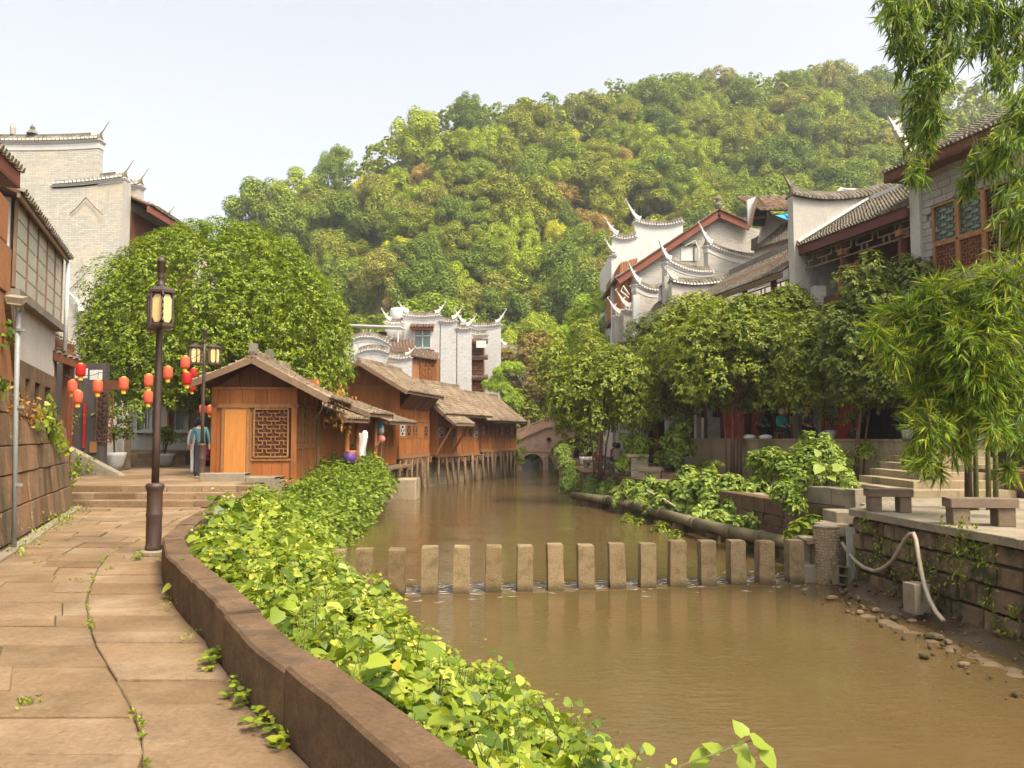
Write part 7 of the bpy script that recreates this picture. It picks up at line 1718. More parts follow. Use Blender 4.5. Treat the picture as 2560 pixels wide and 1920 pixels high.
far_tree('green bush behind the bridge arch', (1440, 1110), (3.2, 1, 1.6), 74, 1500, .22, lf_bank, 17)
far_tree('leafy shrub filling the gap behind the bridge ramp', (1300, 1030), (1.6, 1.2, 1.8), 69, 1300, .22, lf_yellow, 20)
far_tree('green thicket hiding the end of the river', (1330, 1120), (3.4, 1.2, 2.0), 78, 1700, .25, lf_bank, 18)
far_tree('olive tree crown behind the white canopy', (880, 850), (3, 2, 2.2), 72, 1500, .25, lf_bank, 19)
bush('golden_bamboo', 'bright yellow-green bamboo clump behind the farthest timber house', 'bamboo', tuple(P(1262, 1060, 61)), blobs_px([(1262 + 42 * math.cos(k * 2.4) * (k / 34) ** .5 - 8 * (k % 5 == 0), 985 - 95 * (k * .618 % 1) + 25 * abs(math.cos(k * 2.4)), 61, .28 + .22 * (k * .37 % 1)) for k in range(34)]), 2600, .28, lf_bamboo_far, 5, LANCE, stems=6, seed=5, width=1.6, droop=.35)
for lab, px in [('vines hanging on the embankment beside the plank footbridge', [(1290, 1135, 56, .5), (1300, 1155, 56, .4), (1270, 1150, 56.2, .35)]), ('climbing weeds on the bridge flank', [(1285, 1100, 62, .5), (1305, 1125, 64, .4)])]:
    bush('hanging_vines', lab, 'vines', tuple(P(px[0][0], px[0][1], px[0][2])), blobs_px(px), 350, .13, lf_bank, 4, kind='stuff', seed=len(lab))
# ---- weeds and shrubs of the far bank ledge
bush('bank_shrub', 'feathery light green shrub at the far end of the right bank', 'shrub', (XA(1420, 40), 40, -.9), blobs_px([(1415, 1160, 41, .5), (1430, 1190, 40, .55), (1420, 1215, 39, .5), (1450, 1205, 38, .45), (1405, 1130, 43, .5)]), 1100, .13, lf_weed2, 5, stems=3, seed=21)
bush('bank_shrub', 'low spreading weeds over the bank wall below the stone benches', 'weeds', (XA(1500, 34), 34, -.7), blobs_px([(1480, 1205, 36, .4), (1510, 1225, 33, .38), (1545, 1235, 31, .33), (1475, 1225, 34, .35), (1530, 1205, 33, .25)]), 900, .12, lf_weed2, 5, stems=3, seed=22, kind='stuff')
bush('bank_shrub', 'weeds hanging over the sewer pipe beneath the clipped bush', 'weeds', (XA(1590, 29), 29, -.7), blobs_px([(1575, 1240, 29, .36), (1605, 1225, 28.5, .32), (1600, 1255, 28, .28), (1570, 1215, 30, .28), (1640, 1240, 27, .25), (1545, 1255, 29.5, .25), (1620, 1270, 26.6, .22), (1625, 1205, 28.5, .25)]), 850, .12, lf_weed2, 5, seed=23, kind='stuff')
bush('broadleaf_thicket', 'thicket of pale broad-leaved weeds covering the right bank', 'weeds', (XA(1800, 24), 23.8, -.9), blobs_px([(1720, 1235, 25, .45), (1770, 1215, 24.5, .5), (1830, 1225, 24, .5), (1890, 1240, 23.5, .5), (1930, 1270, 22.5, .42), (1780, 1265, 24, .45), (1850, 1275, 23, .5), (1720, 1190, 26, .35), (1900, 1310, 21.5, .4), (1840, 1320, 21.8, .35), (1700, 1265, 25, .3), (1960, 1250, 22, .4), (1690, 1220, 26, .3), (1650, 1255, 25.6, .28), (1660, 1225, 26.5, .3), (1740, 1290, 23.5, .3), (1800, 1300, 22.6, .3), (1990, 1285, 20, .3)]), 3400, .13, lf_weed2, 4, HEART, stems=8, seed=24, kind='stuff', fan=.6, droop=.35)
bush('hanging_weeds', 'dark small weeds sprouting below the sewer pipe', 'weeds', (XA(1570, 26.5), 26.5, -1.2), blobs_px([(1570, 1305, 26.4, .3), (1650, 1330, 23.6, .35), (1600, 1310, 25.6, .2), (1690, 1345, 22.4, .25)]), 260, .1, lf_bank, 5, seed=25, kind='stuff')
bush('planter_shrub', 'bushy yellow-green shrub growing in the stone planter', 'shrub', (XA(1990, 18.6), 18.6, .45), blobs_px([(1960, 1170, 19.0, .4), (2010, 1150, 19.0, .4), (2050, 1130, 19.0, .35), (1930, 1150, 19.4, .35), (1985, 1195, 18.6, .35), (2040, 1180, 18.6, .35), (1905, 1185, 19.6, .3), (1960, 1230, 18.3, .3), (1985, 1260, 18.1, .28), (2020, 1100, 19.2, .22), (1890, 1150, 19.8, .25)]), 1400, .12, lf_weed3, 5, stems=9, seed=26)
bush('tall_weed', 'tall feathery weed standing behind the planter shrub', 'weed', (XA(2070, 19), 19.2, .4), blobs_px([(2075, 1130, 19.2, .28), (2085, 1160, 19, .3), (2060, 1100, 19.3, .2), (2110, 1195, 18.3, .25), (2125, 1215, 17.7, .2)]), 420, .09, lf_weed2, 5, stems=6, seed=27)
bush('terrace_foot_weed', 'leafy green weed by the small steps below the planter', 'weed', (XA(2000, 16.9), 16.9, -1.0), blobs_px([(2000, 1320, 16.9, .2), (2030, 1310, 16.9, .18), (1985, 1335, 16.9, .15)]), 70, .15, lf_bank, 4, HEART, seed=28)
ee = thing('elephant_ear_plant', 'plant with large pale heart-shaped leaves in the stone planter', 'plant', tuple(P(2075, 1215, 18.0)))
for u, v, dr, sz in [(2052, 1165, (-.6, -.5, -.5), .3), (2082, 1170, (.8, -.3, .05), .30), (2075, 1190, (.2, -.8, -.4), .22), (2048, 1140, (-.4, .2, .8), .2)]:
    p = np.array(P(u, v, 17.9)) - np.array(ee.location); x, yv, z = frames(np.array([dr], float), np.array([[-.1, -.7, .7]]))
    link('leaf', scatter('leaf', HEART[0], HEART[1], p[None], x * sz, yv * sz, z * sz, lf_weed2), ee)
    part(ee, 'stalk', MB().tube([(0, 0, 0), tuple(p * .5 + np.array([0, 0, .05])), tuple(p)], .012, 5), m_stem)
# moss and small creepers on the terrace wall
def on_tw(u, v):
    best = None
    for y_ in np.linspace(8, 15.6, 300):
        p = P(u, v, y_); x = interp(y_, [8, 11, 15.5], [7.05, 6.9, 6.5]); e = abs(p.x - x)
        if best is None or e < best[0]: best = (e, (x - .06 + .05 * (p.z + 1.3), y_, p.z))
    return best[1]
rv_ = (-1, -.1, .35)
creeper('wall_ferns', 'small green ferns and creepers on the mossy terrace wall', [(on_tw(u, v), (.1, r_, r_ * .8), k, rv_) for u, v, r_, k in [(2160, 1305, .25, 50), (2180, 1320, .2, 30), (2200, 1380, .5, 90), (2150, 1390, .3, 60), (2270, 1390, .5, 110), (2320, 1420, .4, 90), (2380, 1370, .4, 120), (2420, 1375, .4, 110), (2460, 1385, .35, 90), (2360, 1318, .2, 50), (2410, 1325, .25, 70), (2400, 1440, .2, 40), (2340, 1470, .3, 60), (2480, 1495, .25, 50), (2515, 1580, .3, 50), (2550, 1610, .3, 50), (2540, 1520, .2, 30), (2240, 1460, .4, 50)]], lf_bank, .075, 'ferns')

# ---- bamboo that leans in from the right
bam = thing('bamboo_clump', 'tall bamboo clump with drooping lance leaves beside the stone benches', 'bamboo', (XA(2412, 15.3), 15.3, TERR))
lower = [(2255, 810, .6), (2330, 760, .55), (2420, 745, .6), (2520, 730, .7), (2230, 890, .4), (2340, 880, .7), (2440, 860, .8), (2540, 860, .8), (2320, 990, .55), (2420, 990, .7), (2530, 1000, .6), (2320, 1080, .4), (2390, 1110, .4), (2310, 1160, .22), (2480, 1070, .35), (2550, 1100, .3), (2190, 840, .25), (2345, 1185, .16), (2380, 1050, .5), (2460, 950, .6), (2300, 1130, .3), (2520, 1180, .2)]
upper = [(2250, 40, .40), (2330, 40, .42), (2420, 30, .5), (2520, 40, .5), (2285, 150, .38), (2370, 130, .36), (2300, 260, .32), (2300, 360, .26), (2285, 440, .2), (2330, 310, .24), (2500, 190, .3), (2555, 290, .4), (2510, 370, .32), (2460, 410, .26), (2415, 470, .14), (2550, 470, .42), (2560, 560, .42), (2560, 130, .45), (2460, 110, .3), (2225, 0, .3), (2290, -10, .4), (2340, 200, .28), (2265, 110, .3)]
g = np.random.default_rng(31); twigs = MB(); fol = []
for lst, y, dens, out_, dn in ((lower, 13.4, 400, .95, .5), (upper, 12.0, 430, .35, .75)):
    pos, dd, nn, LL = [], [], [], []
    for u, v, r_ in lst:
        c = np.array(P(u, v, y + g.uniform(-.5, .5)))
        for _ in range(int(dens * r_ ** 2) + 9):
            dv = unit(g.normal(size=3)); p = c + dv * r_ * g.uniform(.3, 1.1) * np.array([1, .8, 1])
            tw_ = unit(dv * out_ + np.array([-.2, -.15, -dn]) + g.normal(size=3) * .25); side = unit(np.cross(tw_, g.normal(size=3)))
            if g.random() < .4: twigs.tube([p - tw_ * .35 + np.array([0, 0, .12]), p - tw_ * .1, p], [.005, .004, .002], 3)
            for k in range(int(g.integers(6, 11))):
                a = g.uniform(-1.1, 1.1); dr = unit(tw_ * math.cos(a) + side * math.sin(a) + np.array([0, 0, -.12]))
                pos.append(p - tw_ * g.uniform(0, .22)); dd.append(dr); nn.append(unit(g.normal(size=3) * .5 + np.array([-.1, -.5, .8]))); LL.append(g.uniform(.13, .30))
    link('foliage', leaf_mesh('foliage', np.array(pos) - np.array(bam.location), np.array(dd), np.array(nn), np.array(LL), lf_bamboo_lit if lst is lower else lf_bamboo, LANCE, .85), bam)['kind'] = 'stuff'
part(bam, 'twig_mass', twigs, m_stem, world=True, kind='stuff')
bl_ = Vector(bam.location)
for dx, top in ((0, P(2400, 820, 14.4)), (.15, P(2500, 560, 14.2)), (.4, P(2560, 300, 13.5)), (.55, P(2590, 60, 13))):
    b0 = bl_ + Vector((dx, .1 * dx, 0)); part(bam, 'culm', MB().tube([b0, b0 + Vector((.03, 0, 1.2)), b0.lerp(top, .55) + Vector((.15, 0, .4)), top], [.075, .065, .05, .02] if dx == 0 else [.05, .045, .035, .012], 8), m_bark if dx == 0 else m_stem, True, world=True)
for top in (P(2250, 60, 12), P(2300, 300, 12), P(2240, 830, 13.4), P(2330, 1050, 13.4), P(2330, 60, 12)):
    st_ = P(2580, top.z * -40 + 500 if False else 300, 13); part(bam, 'branch', MB().tube([P(2575, 120 if top.z > 5 else 700, 13.4), (P(2575, 120 if top.z > 5 else 700, 13.4) + top) / 2 + Vector((0, 0, .5)), top], [.018, .012, .004], 5), m_stem, world=True)

bush('wall_foot_weeds', 'leafy weeds along the foot of the stained rendered retaining wall', 'weeds', (XA(1900, 28), 27.8, PROM), blobs_px([(1760, 1165, 31.3, .3), (1880, 1160, 29.3, .35), (1920, 1150, 28.6, .4), (2120, 1150, 26, .35), (2165, 1130, 25.6, .35), (2090, 1140, 26.4, .3), (2210, 1170, 24.8, .3), (1655, 1150, 31.5, .4)]), 700, .11, lf_bank, 5, seed=41, kind='stuff')
# ================================================================== PROPS OF THE FAR BANK
random.seed(90)
# sewer pipe in jointed lengths
pp = thing('sewer_pipe', 'thick mossy sewer pipe running along the foot of the right bank', 'pipe', tuple(G(1640, 1285, -.85)))
cl = [G(1432, 1238, -.88), G(1520, 1250, -.86), G(1585, 1263, -.85), G(1654, 1283, -.85), G(1740, 1308, -.84), G(1830, 1330, -.82), G(1905, 1345, -.80), G(1985, 1360, -.8)]
for i, (a, b) in enumerate(zip(cl, cl[1:])):
    part(pp, 'pipe_length', MB().tube([a, b], .155, 14), m_pipe, True, world=True)
    dv = (b - a).normalized(); part(pp, 'pipe_joint', MB().tube([b - dv * .12, b + dv * .06], .178, 14), m_pipe, True, world=True)
    part(pp, 'support', MB().box(a.lerp(b, .5) + Vector((.0, 0, -.33)), (.3, .3, .32)), m_rubble, world=True)
single('fallen_cane', MB().tube([P(1620, 1228, 26.5), P(1650, 1242, 25.6), P(1688, 1266, 24.4)], [.035, .03, .025], 6), plain('pale_cane', (.5, .4, .27), .8), 'pale cane leaning against the bank wall above the pipe', 'cane', tuple(P(1650, 1240, 25.6)))
# planter box of cut stones
pl = thing('stone_planter', 'stone planter box of large cut blocks beside the terrace', 'planter', (6.6, 18, PROM))
c0, c1 = Vector((XA(1955, 19.2), 19.2, 0)), Vector((XA(2132, 17.1), 17.1, 0)); dv = (c1 - c0).normalized(); L_ = (c1 - c0).length; nv = Vector((dv.y, -dv.x, 0))
if nv.y > 0: nv = -nv
z = -1.5
for h in (.40, .38, .42, .36, .38):
    s = 0
    while s < L_ - .02:
        w = min(U(.55, 1.0), L_ - s)
        if L_ - s - w < .25: w = L_ - s
        a, b = c0 + dv * (s + .006), c0 + dv * (s + w - .006)
        part(pl, 'planter_stone', MB().stone([a + Vector((0, 0, z + .005)), b + Vector((0, 0, z + .005)), b + Vector((0, 0, z + h - .005)), a + Vector((0, 0, z + h - .005))], -nv * .35, .015), m_bench if z < -.3 else m_greystone, world=True); s += w
    z += h
ztop = z
part(pl, 'end_wall', MB().ext([c1 + Vector((0, 0, -1.5)), c1 - nv * 1.6 + Vector((0, 0, -1.5)), c1 - nv * 1.6 + Vector((0, 0, ztop)), c1 + Vector((0, 0, ztop))], -dv * .3), m_greystone, world=True)
part(pl, 'soil', MB().ext([c0 - nv * .3 + Vector((0, 0, ztop - .15)), c1 - nv * .3 + Vector((0, 0, ztop - .15)), c1 - nv * 1.6 + Vector((0, 0, ztop - .15)), c0 - nv * 1.6 + Vector((0, 0, ztop - .15))], (0, 0, .06)), m_earth, world=True)
# little steps down to the stepping posts
ss = thing('bank_steps', 'small stone steps from the terrace down to the stepping posts', 'steps', (6.7, 16.6, WATER))
for i, (x, y_, zt_) in enumerate([(7.0, 17.0, .02), (6.55, 16.75, -.2), (6.2, 16.45, -.47), (5.9, 16.25, -.95)]): part(ss, 'step', MB().stone([(x - .3, y_ - .35, zt_), (x + .3, y_ - .35, zt_), (x + .3, y_ + .4, zt_), (x - .3, y_ + .4, zt_)], (0, 0, -.25 if i < 3 else -.6), .02).bb(x - .26, x + .26, y_ - .3, y_ + .36, -1.7, zt_ - .26), m_greystone, world=True)
# pebble-faced pillar
y_ = 15.75; a, b = P(2046, 1458, y_), P(2109, 1318, y_); r_ = (b.x - a.x) / 2; cx_ = (a.x + b.x) / 2
pb = thing('pebble_pillar', 'octagonal pillar faced with pale pebbles at the end of the stepping posts', 'pillar', (cx_, y_ + .2, WATER))
part(pb, 'core', MB().lathe([(r_ * .94, -.4), (r_ * .94, b.z - WATER - .03)], 8, ph=R(22)), m_conc); part(pb, 'cap', MB().lathe([(r_ * .98, b.z - WATER - .03), (r_ * 1.0, b.z - WATER), (r_ * .9, b.z - WATER + .01)], 8, ph=R(22)), m_greystone)
m = MB(); Hh = b.z - WATER - .04; g = random.Random(3); zz = -.02
while zz < Hh:
    th = g.uniform(0, .2)
    while th < 6.28:
        w_ = g.uniform(.10, .2); k8 = (th + w_ / 2) % (math.pi / 4) - math.pi / 8; rr = r_ * .94 * math.cos(math.pi / 8) / math.cos(k8 if abs(k8) < .5 else 0)
        c = Vector((rr * math.cos(th + R(22)), rr * math.sin(th + R(22)), zz + g.uniform(-.01, .01))); tx = Vector((-math.sin(th + R(22)), math.cos(th + R(22)), 0)); nx_ = Vector((math.cos(th + R(22)), math.sin(th + R(22)), 0)); hw, hh = w_ * r_ * .45, g.uniform(.022, .032)
        pts = [c + tx * hw * math.cos(q * 1.047) + Vector((0, 0, hh * math.sin(q * 1.047))) for q in range(6)]
        m.add(pts + [c + nx_ * .022], [(q, (q + 1) % 6, 6) for q in range(6)]); th += w_ + .02
    zz += .055
part(pb, 'pebble_facing', m, surf('pale_pebbles', (.56, .43, .26), (.40, .30, .18), 6, .7, .2, 30, island=.45), True, kind='stuff')
sb = thing('stub_table', 'small stone slab on a post between the stepping posts and pebble pillar', 'stone slab', (XA(2030, 16), 16.1, WATER)); part(sb, 'slab', MB().box((0, 0, .80), (.42, .42, .07)), m_bench); part(sb, 'post', MB().box((.05, 0, .38), (.22, .22, .77)), m_bench)
a, b = P(2119, 1465, 15.4), P(2137, 1318, 15.4); single('metal_strip', MB().bb(a.x, b.x, 15.38, 15.42, -1.35, b.z), plain('weathered_zinc', (.36, .36, .30), .6), 'upright grey metal strip standing against the terrace wall', 'strip', (a.x, 15.4, -1.35))
c = P(2103, 1440, 15.2); bk = thing('breeze_block', 'mossy hollow breeze block leaning at the foot of the pebble pillar', 'block', tuple(c)); bk.rotation_euler = (R(-12), R(12), R(20))
for nm_, bx_ in [('end_web', (-.13, 0, 0, .04, .14, .36)), ('end_web', (.13, 0, 0, .04, .14, .36)), ('cross_web', (0, 0, .165, .22, .138, .03)), ('cross_web', (0, 0, -.165, .22, .138, .03)), ('cross_web', (0, 0, 0, .22, .138, .035)), ('back_plate', (0, .06, 0, .215, .015, .29))]: part(bk, nm_, MB().box(bx_[:3], bx_[3:]), m_pipe if nm_ != 'back_plate' else m_dark)
hp = [(2105, 1357, 15.7), (2122, 1383, 15.45), (2139, 1403, 15.15), (2160, 1419, 14.8), (2186, 1428, 14.4), (2208, 1421, 14.05), (2228, 1405, 13.75), (2246, 1378, 13.5), (2262, 1350, 13.3), (2274, 1336, 13.15), (2284, 1334, 13.05), (2290, 1350, 12.95), (2296, 1390, 12.85), (2304, 1433, 12.72), (2313, 1470, 12.6), (2324, 1500, 12.45), (2340, 1530, 12.25), (2359, 1552, 12.0)]
single('garden_hose', MB().tube([P(*q) for q in hp], .034, 8), m_hose, 'thick grey hose looping down the terrace wall to the mud', 'hose', tuple(P(2284, 1334, 13.05)), smooth=True)
c = P(2300, 1530, 12.7); single('stone_stub', MB().box((c.x, c.y + .1, c.z + .2), (.27, .27, .46), .2), m_greystone, 'short square stone stub in the mud below the hose', 'stone', (c.x, c.y + .1, c.z - .03))
for i, (u, v, r_) in enumerate([(2335, 1592, .09), (2310, 1640, .05), (2080, 1495, .08), (2190, 1525, .07), (2235, 1545, .06), (2410, 1660, .05), (2150, 1530, .06), (2280, 1552, .05), (2370, 1605, .06), (2450, 1590, .08)]):
    c = G(u, v, WATER + .04); m = MB().lathe([(r_ * .6, -.05), (r_, 0), (r_ * .85, r_ * .4), (r_ * .3, r_ * .6)], 7); m.xf(Matrix.Translation(c) @ Matrix.Rotation(U(0, 3), 4, 'Z') @ Matrix.Scale(1.6, 4, (1, 0, 0)))
    single('river_stone', m, m_rubble, ['flat pale stone on the mud shelf below the hose', 'small pebble at the water edge below the hose', 'pale flat stone in the shallows before the pebble pillar', 'flat stone at the mud tip, far end', 'pebble on the mud shelf beside the stone stub', 'small stone in the shallow water at the lower edge', 'pale stone in the shallow water by the mud tip', 'small stone right below the hose loop', 'stone at the end of the hose', 'dark stone on the mud close to the terrace wall'][i], 'stone', tuple(c), 'loose stones on the mud shelf')
# sunken pale ledge in the shallows
m = MB(); q = [(2165, 1535), (2230, 1562), (2300, 1590), (2390, 1622), (2470, 1655), (2580, 1700)]; pq = [G(u, v, WATER) for u, v in q]; NS = 60
for i in range(NS + 1):
    t_ = i / NS * (len(pq) - 1); k = min(int(t_), len(pq) - 2); c = pq[k].lerp(pq[k + 1], t_ - k); sd = Vector((.93, .36, 0))
    for j in range(7):
        w_ = (j - 3) / 3 * (.30 + .12 * mnoise.noise((i * .3, 1, 0))); p = c + sd * (w_ + .08 * mnoise.noise((i * .25, 4, 0)))
        m.v.append((p.x, p.y, WATER - .10 * (abs(j - 3) / 3) ** 2 + .012 + .05 * mnoise.noise((p.x * 4, p.y * 4, 2))))
m.f = [(i * 7 + j, i * 7 + j + 1, i * 7 + j + 8, i * 7 + j + 7) for i in range(NS) for j in range(6)]; m.mi = [0] * len(m.f)
single('sunken_ledge', m, surf('wet_sandy_ledge', (.22, .155, .085), (.13, .09, .05), 4, .4, .6, 20, spec=.5), 'pale sandy ledge just above the shallow water beside the mud', 'ledge', tuple(G(2300, 1590, WATER)), smooth=True)
g = np.random.default_rng(17); n_ = 420; ry = g.uniform(7.5, 16.8, n_); ra = g.random(n_) ** 1.6
rp = np.array([(interp(y_, wy, wx) * (1 - a_) + interp(y_, oy, ox) * a_, y_, -1.13 - .2 * a_ + .02) for y_, a_ in zip(ry, ra * .9)]); q3 = unit(g.normal(size=(n_, 3))); x3, y3, z3 = frames(q3, unit(g.normal(size=(n_, 3)))); r3 = (.012 + .05 * g.random(n_) ** 3)[:, None]
tagit(link('shore_rubble', scatter('shore_rubble', [(1, 0, 0), (-1, 0, 0), (0, 1, 0), (0, -1, 0), (0, 0, .7), (0, 0, -.7)], [(0, 2, 4), (2, 1, 4), (1, 3, 4), (3, 0, 4), (2, 0, 5), (1, 2, 5), (3, 1, 5), (0, 3, 5)], rp, x3 * r3 * 1.4, y3 * r3, z3 * r3, m_rubble)), 'loose gravel and stone chips on the mud below the terrace wall', 'gravel', kind='stuff')
# stone benches
def bench(label, loc, w, h=.43, d_=.36, rz=0, one=False):
    t = thing('stone_bench', label, 'bench', loc, rz, 'stone benches of the promenade')
    part(t, 'seat', MB().stone([(-w / 2, -d_ / 2, h - .14), (w / 2, -d_ / 2, h - .14), (w / 2, -d_ / 2, h), (-w / 2, -d_ / 2, h)], (0, d_, 0), .012).stone([(-w / 2, -d_ / 2 + .01, h + .003), (w / 2, -d_ / 2 + .01, h + .003), (w / 2, d_ / 2, h + .003), (-w / 2, d_ / 2, h + .003)], (0, 0, -.05), .01), m_bench)
    for x in ((-w * .33, w * .33)): part(t, 'leg', MB().stone([(x - w * .13, -d_ * .4, 0), (x + w * .13, -d_ * .4, 0), (x + w * .13, -d_ * .4, h - .143), (x - w * .13, -d_ * .4, h - .143)], (0, d_ * .8, 0), .01), m_bench)
q = G(2222, 1280, TERR); bench('stone bench with two block legs nearer the planter', (q.x, q.y, TERR), .78, rz=R(-8))
q = G(2452, 1314, TERR); bench('stone bench beside the bamboo stem', (q.x, q.y, TERR), 1.0, rz=R(-8))
for lab, u, v, w in [('small stone bench below the seated person', 1543, 1184, .72), ('small stone bench holding a red basket', 1505, 1177, .7), ('far small stone bench beside the white pots', 1478, 1170, .8), ('dark low stone bench right of the clipped bush', 1625, 1197, .85)]:
    q = G(u, v, PROM); bench(lab, (q.x, q.y, PROM), w, .42, .4, R(-15))
q = G(1500, 1172, PROM); bs = thing('wicker_basket', 'reddish wicker basket lying on the small stone bench', 'basket', (q.x, q.y + .5, PROM + .43)); part(bs, 'bowl', MB().lathe([(.2, 0), (.3, .22), (.27, .22), (.18, .03)], 14), m_terra); part(bs, 'handle', MB().tube([(-.28, 0, .2), (-.2, 0, .42), (0, 0, .5), (.2, 0, .42), (.28, 0, .2)], .02, 6), m_terra)
for lab, u in (('white plastic pot with leafy plant, the left one of two', 1461), ('white plastic pot with leafy plant beside its twin', 1484)):
    q = G(u, 1165, PROM); bowl_plant(lab, (q.x, q.y, PROM), .28, .5, 1.4, lf_deep, .13, 200, pot=m_pvc, seed=u)
# clipped bush on pedestal blocks
q = G(1595, 1192, PROM); cb = thing('clipped_bush', 'bright green clipped bush standing on a grey block pedestal', 'bush', (q.x, q.y, PROM))
for i in range(3): part(cb, 'pedestal_block', MB().stone([(-.32, -.3, i * .26 + .004), (.36, -.3, i * .26 + .004), (.36, -.3, i * .26 + .256), (-.32, -.3, i * .26 + .256)], (0, .6, 0), .012), m_greystone)
part(cb, 'trough', MB().bb(-.5, .4, -.34, .34, .785, .9), m_greystone)
g = np.random.default_rng(44); bl = [(np.array([g.normal() * .26 - .12, g.normal() * .22, 1.15 + g.uniform(-.35, .45)]), g.uniform(.16, .28)) for _ in range(16)] + [(np.array([-.5 + g.normal() * .12, -.2, .7 + g.uniform(-.4, .3)]), .2) for _ in range(6)] + [(np.array([.55, -.05, 1.35]), .22)]
pos, d_, nr, Lf = crown_leaves(bl, 1300, .075, 6, rng=g); link('foliage', leaf_mesh('foliage', pos, d_, nr, Lf, lf_round), cb)['kind'] = 'stuff'
# tree kerb, terracotta pot
q = G(1700, 1195, PROM); tb = thing('tree_kerb', 'low square stone kerb round the promenade trees', 'kerb', (q.x + .6, q.y, PROM))
for x0_, x1_, y0_, y1_ in ((-1.2, 2.6, -.5, -.3), (-1.2, 2.6, .9, 1.1), (-1.4, -1.2, -.5, 1.1), (2.6, 2.8, -.5, 1.1)): part(tb, 'kerb_stone', MB().bb(x0_, x1_, y0_, y1_, 0, .22), m_kerb)
q = G(1785, 1208, PROM); bowl_plant('low terracotta pot beside the clustered tree trunks', (q.x, q.y, PROM), .38, .3, .5, lf_bank, .1, 60, pot=m_terra, seed=9)
# scooter
q = G(1715, 1184, PROM); scx = thing('motor_scooter', 'silver and black motor scooter parked under the promenade trees', 'scooter', (q.x, q.y + .3, PROM), R(172))
for x in (-.62, .62):
    wv = part(scx, 'wheel', MB().lathe([(.15, -.05), (.25, -.055), (.27, 0), (.25, .055), (.15, .05)], 20).xf(Matrix.Translation((x, 0, .27)) @ Matrix.Rotation(R(90), 4, 'X')), m_black, True)
    part(wv, 'rim', MB().lathe([(.05, -.05), (.15, -.04), (.15, .04), (.05, .05)], 14).xf(Matrix.Translation((x, 0, .27)) @ Matrix.Rotation(R(90), 4, 'X')), m_metal)
m_silver = plain('silver_paint', (.45, .48, .48), .3)
part(scx, 'rear_body', MB().ext([(-.85, -.16, .62), (-.35, -.16, .35), (.1, -.16, .32), (.0, -.16, .7), (-.8, -.16, .82)], (0, .32, 0)), m_silver)
part(scx, 'floor_board', MB().bb(.0, .45, -.18, .18, .26, .33), m_black)
part(scx, 'leg_shield', MB().ext([(.42, -.22, .3), (.48, -.22, .3), (.72, -.2, .95), (.66, -.2, .97)], (0, .44, 0)), m_silver)
part(scx, 'front_fender', MB().ext([(.42, -.09, .5), (.62, -.09, .6), (.85, -.09, .45), (.8, -.09, .4), (.62, -.09, .53), (.48, -.09, .44)], (0, .18, 0)), m_silver)
part(scx, 'seat', MB().ext([(-.75, -.15, .82), (.05, -.15, .72), (.1, -.15, .8), (-.3, -.15, .86), (-.72, -.15, .93)], (0, .3, 0)), m_black)
part(scx, 'handlebar', MB().tube([(.55, -.36, 1.0), (.62, -.15, 1.02), (.62, .15, 1.02), (.55, .36, 1.0)], .022, 6), m_black); part(scx, 'headlight', MB().lathe([(.02, 0), (.09, .03), (.1, .1)], 12).xf(Matrix.Translation((.66, 0, .92)) @ Matrix.Rotation(R(90), 4, 'Y')), m_pvc)
for sg in (-1, 1): part(scx, 'mirror', MB().tube([(.6, sg * .25, 1.02), (.58, sg * .32, 1.2)], .012, 5).box((.58, sg * .34, 1.24), (.02, .12, .08)), m_black)
part(scx, 'steering_column', MB().tube([(.62, 0, .27), (.60, 0, .6), (.62, 0, 1.0)], .03, 7), m_black)
# red stool with raised chair behind, white sacks on the wall
q = P(1842, 1108, 31.0); rs = thing('red_stool', 'red plastic stool on the raised terrace before the red shop', 'stool', (q.x, 31.5, UPPER))
part(rs, 'seat', MB().bb(-.2, .2, -.2, .2, .46, .50), m_red)
for x in (-1, 1):
    for y in (-1, 1): part(rs, 'leg', MB().bar((x * .22, y * .22, 0), (x * .17, y * .17, .46), .05, .05), m_red)
part(rs, 'back_slat', MB().bar((-.17, .17, .5), (-.12, .2, 1.0), .05, .04), m_red); part(rs, 'stretcher', MB().bar((-.2, -.2, .2), (.2, -.2, .2), .03, .03), m_red)
for i, (u, lab) in enumerate([(1872, 'white sack lying on the wall left of its twin'), (1900, 'white sack lying on the retaining wall near the tree trunks')]):
    q = P(u, 1112, 30.4); single('white_sack', MB().lathe([(.13, 0), (.17, .05), (.14, .12), (.05, .16)], 10).xf(Matrix.Translation((q.x, RT0.y + (RT1.y - RT0.y) * (q.x - RT0.x) / (RT1.x - RT0.x) + .15, UPPER + .12)) @ Matrix.Scale(1.5, 4, (1, -.3, 0))), m_pvc, lab, 'sack', smooth=True)
# stairs on the right
st = thing('terrace_stairs', 'grey stone stairs rising beside the bamboo to the upper terrace', 'stairs', (10, 19, TERR))
for i in range(7):
    y0 = 18.2 + i * .62; xa_, xb_ = XA(2262, 18.2) + .45 * i, 11.4 + .25 * i
    part(st, 'step', MB().bb(xa_, xb_ - i * .001, y0, y0 + 3.2 - i * .25, TERR - .04 + .17 * i + .001, TERR + .17 * (i + 1)), m_conc, world=True)
part(st, 'flank_block', MB().bb(11.5, 12.3, 18.0, 20, TERR - .04, TERR + .6), m_kerb, world=True)
